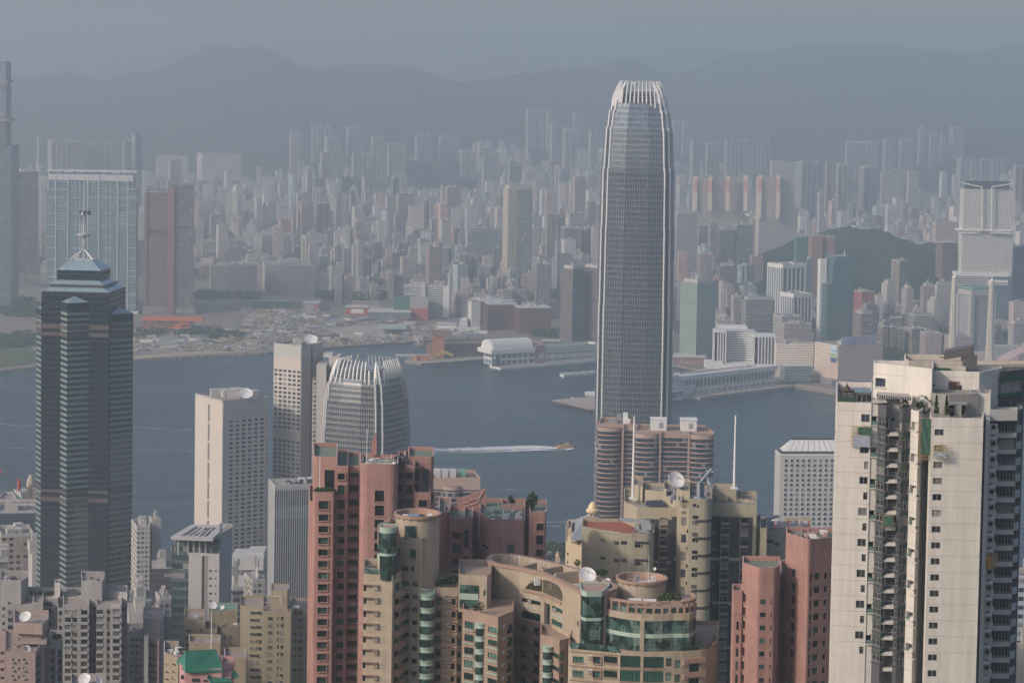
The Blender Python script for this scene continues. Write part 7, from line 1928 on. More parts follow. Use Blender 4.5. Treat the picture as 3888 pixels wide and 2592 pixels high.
 for k in range(22):
  f=rnd.uniform(.06,.94);i=f*5;j=int(i);A=Vector(NP[2]).lerp(Vector(NP[6]),f);B=Vector(FP[7]).lerp(Vector(FP[2]),f);p=A.lerp(B,rnd.uniform(.3,.7))
  mb.box((p.x,p.y,zf),(rnd.uniform(.5,2.2),rnd.uniform(.4,1),rnd.uniform(.5,2.4)),.3,rnd.choice([0,1]))
 for x,y in((95,500),(120,505),(160,510),(270,535),(300,545)):p=PZ('l',x,y,zr);mb.tube((p.x,p.y,zf),(p.x,p.y,zr+.8),.06,.06,4)
 mb.build('roof_plant',b.t)
 pl,z=b.sec([(1808,541),(1908,539),(1912,538),(2012,536.5),(2108,534),(2236,540)],988,10,{0:[(1820,1898,1040,1112,109,8,'tl')],3:[(2018,2105,1086,1152,109,8,'tl')],4:[(2180,2224,1075,1135,109,8,'t')]},xt=1908,mat=3,mb=b.wb) if False else(None,None)
 b2=MB([BROWNW,ROOFT,CREAMB])
 pl,z=b.sec([(1806,541),(1910,539),(2014,536),(2108,533.5),(2238,540)],985,10,{0:[(1820,1898,1040,1112,109,8,'tl')],2:[(2020,2105,1086,1152,109,8,'tl')],3:[(2180,2224,1078,1138,109,8,'t')]},xt=2014,mb=b2)
 b2.build('brown_wing',b.t)
 b.slabs('green_ledge',PGREEN,pl[0],pl[1],'h',1812,1908,1114,1124,109,8,.5);b.slabs('green_ledge',PGREEN,pl[2],pl[3],'h',2016,2108,1154,1166,109,8,.5);b.acs_on(pl[3],pl[4],'h',2140,1098,109,6);b.slabs('ac_shelf',CREAMB,pl[3],pl[4],'h',2132,2172,1099,1105,109,8,.6)
 bay('h',1958,537.6,43,1052,109,'glass_bay',8,1100)
 b3=MB([BROWNW,ROOFT,CREAMB])
 pl,z=b.sec([(335,534),(440,531.5),(500,528.5),(592,531)],1205,10,{1:[(442,498,1300,1365,110,4,'tl')],2:[(505,540,1300,1368,110,4,'t')]},xt=500,mb=b3,reg='l',y=1300)
 b.sec([(352,538),(560,538)],1150,4,reg='l',y=1250,mb=b3,yb=1300)
 b3.build('brown_bay_wing',b.t);bay('l',402,531.5,38,1252,109,'glass_bay',6,1300)
 dS=527.5;zt,zb_=ztop('l',780,832,dS),ztop('l',780,1245,dS)
 g_=[b.P(x,d,'l',1000) for x,d in((683,529.5),(695,528),(730,527),(850,527.5),(872,529),(915,534))]
 mb=MB([FRG,GLV]);gwall(mb,g_,zb_,zt,.75,12);mb.build('glass_stair_tower',b.t)
 back=[(g_[-1][0],537),(g_[0][0],537)]
 mb=MB([PGREEN,ROOFT]);o=inset(g_+back,-.18);zc=ztop('l',780,800,dS-.3);mb.prism(o,zt,zc,0,1);mb.parapet(o,zc,.25,.25,0);mb.prism(inset(g_+back,-.1),ztop('l',780,1038,dS),ztop('l',780,1012,dS),0,0,True);mb.build('stair_tower_cap',b.t)
 mb=MB([PGREEN,STEEL]);zs=[ztop('l',780,y,dS) for y in(1215,1150,1085,1020,955)]
 for k in range(4):
  p0,p1=(b.P(720,528.6,'l',1000),b.P(845,528.9,'l',1000)) if k%2==0 else(b.P(845,528.9,'l',1000),b.P(720,528.6,'l',1000))
 c2,z2=drum('l',1198,668,542,px(206,542),1000,'round_tower')
 mb=MB([WHITE,STEEL,DARKST,PGREEN])
 for(x,dy,sz,m) in((1275,-2.6,(1.1,.7,1.1),0),(1160,0,(.9,.9,1.6),1),(1215,-.5,(2.4,.3,.5),0),(1080,-1,(1.8,.3,.7),2),(1300,.5,(.9,.5,1.5),0)):p=b.P(x,542+dy,'l',700);mb.box((p[0],p[1],z2-1.3),sz,.3,m)
 for x,dy,h in((1242,-.5,3.2),(1256,-.3,6.5),(1085,1,9)):p=b.P(x,542+dy,'l',700);mb.tube((p[0],p[1],z2-1.3),(p[0],p[1],z2-1.3+h),.06,.04,5,0 if x>1100 else 1)
 mb.build('roof_plant',b.t)
 cv=[(862,531),(930,528.6),(1010,526.8),(1100,525.4),(1190,524.6),(1205,524.6),(1290,524.5),(1380,524.9),(1470,525.6),(1540,525.6),(1600,526.0),(1640,528),(1656,532)]
 cp=[b.P(x,d,'l',1100) for x,d in cv];bk=[(cp[-1][0],545),(cp[0][0],545)]
 zz=lambda y:ztop('l',1200,y,524.6)
 zA,zB,zC,zD,zE=zz(985),zz(1040),zz(1150),zz(1185),zz(1300)
 mb=MB([CREAMW,ROOFT]);mb.prism(inset(cp+bk,-.12),zB,zA,0,1,True)
 for k in(4,0):p=cp[k];mb.prism([(p[0]-.15,p[1]-.35),(p[0]+.8,p[1]-.35),(p[0]+.8,p[1]+.8),(p[0]-.15,p[1]+.8)],zE-40,zB,0,0)
 mb.build('terrace_band',b.t)
 mb=MB([FRG,GLV]);gwall(mb,cp,zC,zB,.95,3);gwall(mb,cp,zE,zD,.95,3);mb.build('curved_glass_front',b.t)
 mb=MB([PGREEN]);mb.prism(inset(cp+bk,-.1),zD,zC,0,0,True);mb.prism(inset(cp[2:]+bk,-.1),zz(1345),zE,0,0,True);mb.build('pale_band',b.t)
 tp=[(890,850,530.5),(960,872,528.5),(1060,884,527),(1160,888,526),(1260,887,525.6),(1360,889,525.7),(1450,900,526.4),(1540,905,526.4),(1600,903,527.5),(1645,890,530),(1655,876,533),(1620,866,536)]
 zbm=zz(885);mb=MB([CREAMB]);pp=[b.P(x,d,'l',900) for x,y,d in tp]
 for A,B in zip(pp,pp[1:]):
  e=(Vector(B)-Vector(A)).normalized();nr=Vector((e.y,-e.x))*.28
  mb.prism([tuple(Vector(A)+nr),tuple(Vector(B)+nr),tuple(Vector(B)-nr),tuple(Vector(A)-nr)],zbm-.55,zbm,0,0,True)
 for k in range(16):
  f=k/15*(len(pp)-1);i=min(len(pp)-2,int(f));p=Vector(pp[i]).lerp(Vector(pp[i+1]),f-i);mb.box((p.x,p.y,zA),(.5,.5,zbm-.55-zA),0)
 mb.build('colonnade',b.t)
 mb=MB([GLV,WHITE,FRG,CREAMW])
 for A,B in zip(pp,pp[1:]):mb.face([(A[0],A[1],zA),(B[0],B[1],zA),(B[0],B[1],zA+1.1),(A[0],A[1],zA+1.1)])
 mb.build('terrace_glass_rail',b.t)
 mb=MB([WHITE,MATS['window_dark'],CREAMW,PALE])
 for(x0,x1,d_,y0,y1,m) in((1085,1195,533,858,885,0),(1215,1320,533,865,890,0),(1095,1140,534,895,985,0),(1150,1195,534.3,900,985,1),(1280,1322,533.5,895,985,0),(1225,1270,534.3,900,985,1)):
  a,c=b.P(x0,d_,'l',930),b.P(x1,d_,'l',930);mb.prism([a,c,(c[0],c[1]+1.5),(a[0],a[1]+1.5)],max(zA,ztop('l',x0,y1,d_)),ztop('l',x0,y0,d_),m,m,True)
 mb.build('terrace_kiosk',b.t)
 w1=[(595,706,1335,1396,121,4,'tl'),(790,851,1338,1402,121,4,'tsl'),(878,993,1336,1404,121,4,'tl')]
 w2=[(1018,1188,1332,1438,121,4,'tl')];w3=[(1214,1386,1344,1442,121,4,'tl')];w4=[(1404,1452,1356,1424,121,4,'t'),(1480,1526,1372,1438,121,4,'t')];w5=[(1602,1728,1394,1468,121,4,'tl')]
 pl,z=b.sec([(575,524),(1014,520.5),(1196,520),(1392,520.2),(1540,521),(1742,523),(1845,531)],1278,20,{0:w1,1:w2,2:w3,3:w4,4:w5},xt=800,reg='l',y=1380,dt=522,rad={5:1.5,0:1.0})
 b.slabs('storey_band',CREAMB,pl[7],pl[8] if False else b.P(1014,520.5,'l',1380),'l',580,870,1312,1330,121,4,.35) if False else None
 e0,e1,e4,e5=b.P(575,524,'l',1380),b.P(1014,520.5,'l',1380),b.P(1540,521,'l',1380),b.P(1742,523,'l',1380)
 b.slabs('storey_band',CREAMB,e0,e1,'l',590,1000,1296,1328,121,4,.3);b.slabs('storey_band',CREAMB,e4,e5,'l',1545,1735,1358,1388,121,4,.5)
 b.acs_on(e0,e1,'l',752,1352,121,3);b.acs_on(e4,e5,'l',1548,1400,121,3);b.slabs('ac_shelf',CREAMB,e0,e1,'l',745,785,1353,1362,121,4,.7);b.slabs('ac_shelf',CREAMB,e4,e5,'l',1542,1582,1402,1412,121,4,.7)
 mb=MB([MATS['dark_steel'],GLV,CREAMB])
 for(A,B,zz_) in((b.P(594,523.6,'l',1300),b.P(1010,520.3,'l',1300),z),(b.P(1545,521.4,'l',1300),b.P(1740,523.4,'l',1300),z-.2),(b.P(1740,523.4,'l',1300),b.P(1790,527,'l',1300),z-.2)):
  A_,B_=Vector(A),Vector(B);n_=max(3,int((B_-A_).length/.9))
  for k in range(n_+1):p=A_.lerp(B_,k/n_);mb.tube((p.x,p.y,zz_-.4),(p.x,p.y,zz_+1.0),.05,.05,4)
  mb.tube((*A,zz_+1.0),(*B,zz_+1.0),.07,.07,4);mb.face([(*A,zz_-.3),(*B,zz_-.3),(*B,zz_+.9),(*A,zz_+.9)],0 if A_.x<3 else 1)
 mb.build('terrace_rail',b.t)
 b.done()
 p=PZ('l',735,740,zr-3.2);d1=W('l',735,740,541);dish('satellite_dish','large weathered white dish on the curved cream roof',(d1.x,541,ztop('l',730,652,541)-px(74,541)*.95),px(74,541),.25,.8)
 p=W('l',912,702,541);dish('satellite_dish','smaller white dish beside the large weathered one',(p.x,541,p.z-px(32,541)*1.2),px(32,541),-.55,.25)
 p=W('l',1310,610,543);dish('satellite_dish','small white dish on a pole above second round drum',(p.x,543,z2+1.4),px(14,543),-.5,.2)
 for k,(x,y,d_,r,h) in enumerate(((1640,745,553,1.0,1.8),(1690,740,554,.9,1.6),(1720,742,553,1.2,2.3),(1600,752,553,.8,1.4),(1910,965,541,.7,1.6),(1955,965,540,.8,2.2))):
  p=W('h',x,y,d_);o=plant((p.x,p.y,p.z),r,h,90,'green shrub on a terrace of the cream complex',40+k);o['group']='terrace shrubs of the cream complex'
 for k,(x,y,d_,r,h) in enumerate(((1395,880,529,.9,2.0),(1440,885,528.5,1.1,2.2),(1500,885,528,1.0,2.0),(1360,880,529.5,.7,1.4),(1698,1300,525,.6,2.6),(1810,1240,530,.5,2.0),(870,655,552,1.2,1.3),(830,650,553,1.0,1.1),(650,580,560,.8,1.6),(604,1180,527,.3,1.6))):
  p=W('l',x,y,d_);o=plant((p.x,p.y,p.z),r,h,90,'green shrub on a terrace of the cream complex',60+k);o['group']='terrace shrubs of the cream complex'
cream()
# -- cream and charcoal towers
YEL=paint('yellow_cream_tile',(.37,.33,.24),.7,.12,.24,dirt=(.36,.31,.21))
CHAR=paint('charcoal_tile',(.055,.055,.062),.6,.1,.1)
DKP=glazing('dark_panes',[(.02,.024,.03),(.035,.04,.045),(.015,.018,.02),(.16,.16,.15),(.02,.02,.022),(.28,.27,.25),(.05,.06,.09)],.06,.7)
FRD=paint('dark_frame',(.05,.05,.05),.4,.05,.05)
REDROOF=paint('red_roof_paint',(.30,.105,.075),.9,.25,0,scale=.4)
def crane(mb,M,L,s=1.0):
 "window cleaning crane: base, column, long box arm, cab"
 mb.obox(M,-1.6*s,1.6*s,-1.0*s,1.0*s,0,.7*s);mb.obox(M,-.7*s,.7*s,-.7*s,.7*s,.7*s,2.6*s)
 mb.obox(M,-L,1.6*s,-.45*s,.45*s,2.6*s,3.5*s);mb.obox(M,.6*s,2.2*s,-.9*s,.9*s,.9*s,2.6*s);mb.obox(M,-2.9*s,-1.4*s,-.7*s,.7*s,.6*s,1.9*s)
 mb.obox(M,-L-.25,-L,-1.5*s,1.5*s,2.7*s,3.0*s)
 for k in(-1.3,1.3):mb.obox(M,k*s-.2,k*s+.2,-1.2*s,1.2*s,-.3,0)
BMU=paint('crane_grey_blue',(.24,.28,.30),.5,.1,.15)
def yellow():
 b=Near('cream_charcoal_tower','cream apartment towers with charcoal window panels and rounded stair shaft','apartment complex','k',1100,675,1450,YEL,paint('grey_roof',(.27,.25,.22),.9,.25,0,scale=.4),DKP,FRD,YEL)
 J=[]
 rb=MB([YEL,REDROOF,YEL])
 pl,z=b.sec([(692,674),(834,669),(1012,666),(1020,664.5),(1110,664),(1306,664)],1284,12,{1:[(853,896,1333,1358,151,4,'')],3:[(1026,1078,1350,1382,150,4,'')],2:[],4:[(1144,1192,1377,1408,150,4,''),(1198,1226,1380,1410,150,4,'')]},xt=1110,rad={5:3.2},mb=rb,y=1350)
 rb.build('red_roofed_block',b.t)
 A0,A1=b.P(1110,664,y=1350),b.P(1306,664,y=1350)
 b.slabs('charcoal_band',CHAR,A0,(A1[0],A1[1]),'k',1142,1262,1352,1376,150,4,.1)
 c0,c1=b.P(834,669,y=1350),b.P(1012,666,y=1350);b.slabs('charcoal_band',CHAR,c0,c1,'k',968,1012,1350,1382,150,4,.05)
 jt=paint('joint_shadow',(.16,.14,.11));
 for(P0,P1) in((b.P(692,674,y=1350),b.P(834,669,y=1350)),(c0,c1),(A0,A1)):
  A_,B_=Vector(P0),Vector(P1);L=(B_-A_).length;e=(B_-A_)/L;nr=Vector((e.y,-e.x));M=Matrix(((e.x,-nr.x,0,A_.x),(e.y,-nr.y,0,A_.y),(0,0,1,0),(0,0,0,1)))
  mb=b.part('wall_joints',[jt])
  for y in(1285,1440):zz_=ztop('k',900,y,668);mb.obox(M,0,L-(3 if P0 is A0 else 0),-.012,0,zz_-.05,zz_+.05)
 W3,W4=96.5,148
 b.sec([(1048,686),(1164,677),(1506,676)],1062,22,{1:[(1357,1421,1150,1196,W3,16,'t'),(1472,1500,1145,1172,0,1,'t'),(1474,1506,1290,1340,145,10,'t')]},xt=1164)
 b.sec([(1108,693),(1206,688)],884,12,zt=ztop('k',1206,890,688));b.sec([(1206,690),(1232,688),(1386,686)],915,10,xt=1232)
 b.sec([(1384,686),(1508,681)],932,12,{0:[(1452,1466,962,990,0,1,''),(1450,1465,998,1032,0,1,'')]},xt=1500)
 b.sec([(1060,694),(1150,694)],985,8,rad={0:1})
 b.sec([(1503,676),(1540,671.5),(1608,671)],925,16,{0:[],1:[(1538,1590,1000,1026,0,1,''),(1535,1580,1098,1122,0,1,''),(1534,1582,1146,1218,W4,12,'t'),(1584,1604,1250,1285,W4,12,'')]},xt=1560)
 b.sec([(1600,672),(1604,665),(1797,665)],995,16,{1:[(1638,1666,1034,1062,0,1,''),(1674,1690,1042,1070,0,1,''),(1636,1686,1133,1166,W4,12,''),(1634,1660,1178,1212,W4,12,''),(1664,1684,1182,1216,W4,12,'')]},rad={2:5.0},xt=1700)
 q0,q1=b.P(1604,665),b.P(1797,665);
 mb=b.part('charcoal_band',[CHAR]);r=(q1[0]-q0[0])
 zt,zb_=ztop('k',1690,1170,665),ztop('k',1690,1195,665);dz=zt-ztop('k',1690,1170+W4,665)
 full=[q0,q1,(q1[0],681),(q0[0],681)]
 cr=[];B_=Vector(q1);u,v=Vector((-1,0)),Vector((q1[0],665)).normalized()
 for k in range(9):f=k/8;cr.append(tuple((1-f)**2*(B_+u*3.0)+2*f*(1-f)*B_+f*f*(B_+v*3.0)))
 for k in range(12):
  a,c=zb_-dz*k,zt-dz*k
  for P0,P1 in zip([(cr[0][0]-1.6,cr[0][1])]+cr,cr):mb.face([(P0[0],P0[1]-.04,a),(P1[0]+.04,P1[1]-.04,a),(P1[0]+.04,P1[1]-.04,c),(P0[0],P0[1]-.04,c)])
 b.sec([(1793,677),(2180,677)],1042,22,{0:[(1882,1946,1146,1192,W3,16,'t'),(2046,2111,1150,1198,W3,16,'t'),(1797,1822,1140,1186,145,10,'t')]})
 b.sec([(1798,689),(2003,689)],905,8);b.sec([(1836,686),(1930,684)],990,3,{0:[(1838,1868,1006,1030,0,1,''),(1886,1917,1006,1032,0,1,'')]},z0=ztop('k',1880,1045,684));b.sec([(2000,686),(2178,685)],1000,8)
 b.sec([(2000,691),(2052,691)],960,6)
 b.sec([(2178,680),(2216,680)],1205,14);b.sec([(2212,677),(2270,677)],1240,14)
 def panels(A,B,x0,x1,wx,y0,y1,pitch,n,gap0,gap1):
  A_,B_=Vector(A),Vector(B);e=(B_-A_).normalized();nr=Vector((e.y,-e.x));M=Matrix(((e.x,-nr.x,0,A_.x),(e.y,-nr.y,0,A_.y),(0,0,1,0),(0,0,0,1)))
  (s0,zt),(s1,zb2)=b.hit(A,B,'k',x0,y0),b.hit(A,B,'k',x1,y1)
  edges=[s0]+[b.hit(A,B,'k',x,y0)[0] for x in wx]+[s1]
  zc=zt
  while zc>zb2:
   zn=max(zb2,zc-(zt-b.hit(A,B,'k',x0,y0+375)[1]))
   for a,c in zip(edges[::2],edges[1::2]):mb=MB([CHAR]);mb.obox(M,a,c,-.03,0,zn+.9,zc);mb.build('charcoal_panel',b.t)
   zc=zn
 e0,e1=b.P(1164,677),b.P(1506,676);f0,f1=b.P(1793,677),b.P(2180,677)
 panels(e0,e1,1225,1452,(1352,1424),1160,2700,W3,10,0,0);panels(f0,f1,1842,2112,(1876,1950,2040,2112.5),1142,2700,W3,10,0,0);panels(e0,e1,1456,1503,(),1142,2700,0,0,0,0);panels(f0,f1,1797,1838,(),1138,2700,0,0,0,0)
 for(A,B,x0,x1,y) in((e0,e1,1353,1424,1210),(f0,f1,1878,1950,1206),(f0,f1,2042,2114,1212)):
  b.slabs('window_apron',CHAR,A,B,'k',x0+3,x1-3,y+6,y+30,W3,15,.1);b.slabs('window_sill',YEL,A,B,'k',x0,x1,y-14,y-6,W3,15,.35)
 b.slabs('small_frame',YEL,f0,f1,'k',1790,1828,1272,1280,145,10,.3)
 mb=b.part('solar_panel',[paint('solar_blue',(.04,.045,.08),.3)]);a,c=W('k',1232,1050,682),W('k',1398,1042,682);a2,c2=W('k',1238,1005,685),W('k',1382,1000,685)
 mb.face([a,c,c2,a2])
 mb=b.part('roof_gear',[BMU,STEEL,DARKST,WHITE])
 zr=ztop('k',1700,995,665)-1
 for k in range(26):p=b.P(rnd.uniform(1420,1790),rnd.uniform(668,678));mb.box((p[0],p[1],zr),(rnd.uniform(.4,1.8),rnd.uniform(.4,1.2),rnd.uniform(.4,1.3)),rnd.uniform(0,1),rnd.choice([0,1,1,2]))
 for k in range(30):p=b.P(1120+k*5.5,666);mb.tube((p[0],p[1],z-1),(p[0]+.25,p[1]-.2,z+.5),.04,.04,4,1)
 b.done()
 cm=MB([BMU]);p=b.P(1230,671);crane(cm,Matrix.Translation((p[0],p[1],z-.9))@Matrix.Rotation(-.35,4,'Z'),7.5,1.0);tag(cm.build('roof_crane'),'blue grey window cleaning crane lying over the red roof','roof crane')
 cm=MB([BMU]);p=b.P(1700,670);M=Matrix.Translation((p[0],p[1],zr))@Matrix.Rotation(.9,4,'Z')
 cm.obox(M,-1.5,1.5,-1.2,1.2,0,.8);cm.obox(M,-1.3,-.5,-.5,.5,.8,5.2);cm.obox(M,.3,1.1,-.5,.5,.8,4.6)
 cm.obox(M@Matrix.Translation((0,0,4.6))@Matrix.Rotation(-.5,4,'Y'),-.6,6.2,-.35,.35,0,.7);cm.obox(M,4.3,5.4,-1.4,1.4,7.3,7.6)
 tag(cm.build('roof_crane'),'upright blue grey crane between two dishes on charcoal towers','roof crane')
 pr=lambda zz,d:zz/2.24*d/F
 p=W('k',1490,905,680);dish('satellite_dish','big white dish tilted up on the cream charcoal towers',(p.x,680,ztop('k',1490,905,680)),pr(76,680),.45,.62)
 p=W('k',1770,905,680);dish('satellite_dish','narrow edge-on dish beside the upright crane',(p.x,680,ztop('k',1775,900,680)),pr(56,680),1.35,.45)
 p=W('k',1128,880,688);pole('flag_pole','tall tapered white mast at the left of charcoal towers',(p.x,688,ztop('k',1128,990,688)),ztop('k',1143,290,688)-ztop('k',1128,990,688),.42)
 p=W('k',1988,900,686);pole('flag_pole','tall tapered white mast at the right of charcoal towers',(p.x,686,ztop('k',1988,905,686)),ztop('k',2005,285,686)-ztop('k',1988,905,686),.42)
 b=Near('cream_round_block','smaller cream block with rounded end behind the right pink tower','apartment block','p',350,702,120,YEL,REDROOF,DKP,FRD,YEL)
 pl,z=b.sec([(-40,706),(5,704),(8,700),(202,700),(212,703),(425,706)],268,14,{2:[(116,160,378,404,0,1,'')]},rad={3:4.5},xt=100)
 mb=b.part('charcoal_band',[CHAR]);A,B=b.P(8,700),b.P(202,700);zt,zb_=ztop('p',100,350,700),ztop('p',100,382,700)
 mb.prism([(A[0],A[1]-.05),(B[0]-3.2,B[1]-.05),(B[0]-3.2,B[1]),(A[0],A[1])],zb_,zt,0,0)
 mb=b.part('roof_gear',[STEEL,WHITE,PALE])
 for k in range(14):p=b.P(rnd.uniform(20,400),rnd.uniform(706,716));mb.box((p[0],p[1],z-1),(rnd.uniform(.6,4),rnd.uniform(.5,1.5),rnd.uniform(.5,2.2)),rnd.uniform(0,.4),rnd.choice([0,1,2]))
 b.done()
 cm=MB([BMU]);p=b.P(60,706);crane(cm,Matrix.Translation((p[0],p[1],z-.6))@Matrix.Rotation(-2.2,4,'Z'),5.5,.9);tag(cm.build('roof_crane'),'blue grey crane on the smaller cream round block','roof crane')
yellow()
# -- hotel with metal pyramid roof, obelisk
def pyramid_hotel():
 d=770;STO=paint('honey_stone',(.46,.37,.26),.8,.08,.1)
 b=Near('pyramid_roof_hotel','stone hotel with grey metal pyramid roof and gold lantern','hotel','k',1300,d,690,STO,STEEL,DKP,FRD,STO)
 A,B=b.P(556,d+6),b.P(1000,d+6)
 b.sec([(556,778),(700,768),(1000,768)],1375,30,{0:[(566,580,1445,1475,70,4,'')],1:[(720,745,1440,1480,70,4,'t')]},xt=600,zt=ztop('k',620,1378,772))
 b.sec([(572,779),(705,770),(990,770)],1335,28,{0:[(600+18*k,613+18*k,1350,1385,0,1,'') for k in range(5)]},zt=ztop('k',640,1330,774))
 b.sec([(570,779),(606,779)],1240,14)
 mb=b.part('metal_pyramid',[paint('zinc_roof',(.36,.37,.37),.45,.08,.1,metal=.3),STEEL]);ap=W('k',785,1120,785);c=Vector((ap.x,785))
 s0,s1=(W('k',980,1330,770).x-W('k',590,1330,770).x)/2,1.7;zb_,zt=ztop('k',640,1332,772),ztop('k',785,1135,785)
 cc=[(-1,-1),(1,-1),(1,1),(-1,1)];P0=[(c.x+x*s0,785+y*15) for x,y in cc];P1=[(c.x+x*s1,785+y*s1) for x,y in cc]
 mb.prism(P0,zb_,zt,0,0,poly1=P1)
 for i in range(4):
  for k in range(13):
   f=k/12;a,e=lerp(P0[i],P0[(i+1)%4],f),lerp(P1[i],P1[(i+1)%4],f);mb.tube((a[0],a[1],zb_),(e[0],e[1],zt),.12,.06,4,1)
 GOLD=paint('gold_paint',(.62,.50,.30),.4,.05,.05)
 mb=b.part('gold_lantern',[GOLD]);zl,zd=ztop('k',785,1095,785),ztop('k',785,1045,785)
 for k in range(8):an=k*pi/4;mb.tube((c.x+1.3*cos(an),785+1.3*sin(an),zt-.5),(c.x+1.3*cos(an),785+1.3*sin(an),zl),.25,.22,6)
 mb.lathe([(0,zl-.3),(2.2,zl-.3),(2.3,zl+.5),(1.6,zl+.9),(1.5,zl+1.6),(1.1,zl+2.4),(.5,zl+3.0),(.1,zl+3.2),(.06,zd+1)],(c.x,785,0),18)
 b.done()
 c=W('k',487,1500,765);mb=MB([STO]);z0=ztop('k',485,1640,765);zt=ztop('k',485,1438,765);mb.prism([(c.x-1.6,763.4),(c.x+1.6,763.4),(c.x+1.6,766.6),(c.x-1.6,766.6)],gz(c.x,765)-4,zt-1.5,0,0,poly1=[(c.x-.7,764.3),(c.x+.7,764.3),(c.x+.7,765.7),(c.x-.7,765.7)]);
 mb.lathe([(.75,zt-1.5),(.35,zt-.4),(0,zt)],(c.x,765,0),8);tag(mb.build('stone_obelisk'),'slim stone obelisk beside the pyramid roofed hotel','obelisk')
 g=random.Random(4);mb=MB(LEAF)
 for k in range(26):p=PZ('k',g.uniform(390,560),g.uniform(1440,1500),4);leaves(mb,(p.x,p.y,8),(6,6,5),50,2.0,g)
 tag(mb.build('waterfront_trees'),'trees of the waterfront promenade by the harbour edge','trees',kind='stuff')
 a,e=PZ('k',380,1476,6),PZ('k',562,1472,6);mb=MB([WHITE]);mb.prism([(a.x,a.y),(e.x,e.y),(e.x,e.y+4),(a.x,a.y+4)],6,9,0,0,True)
 for k in range(9):f=k/8;mb.box((a.x+(e.x-a.x)*f,a.y+2,3),(.8,.8,3),0)
 tag(mb.build('covered_walkway'),'white covered walkway along the harbour edge','walkway')
pyramid_hotel()
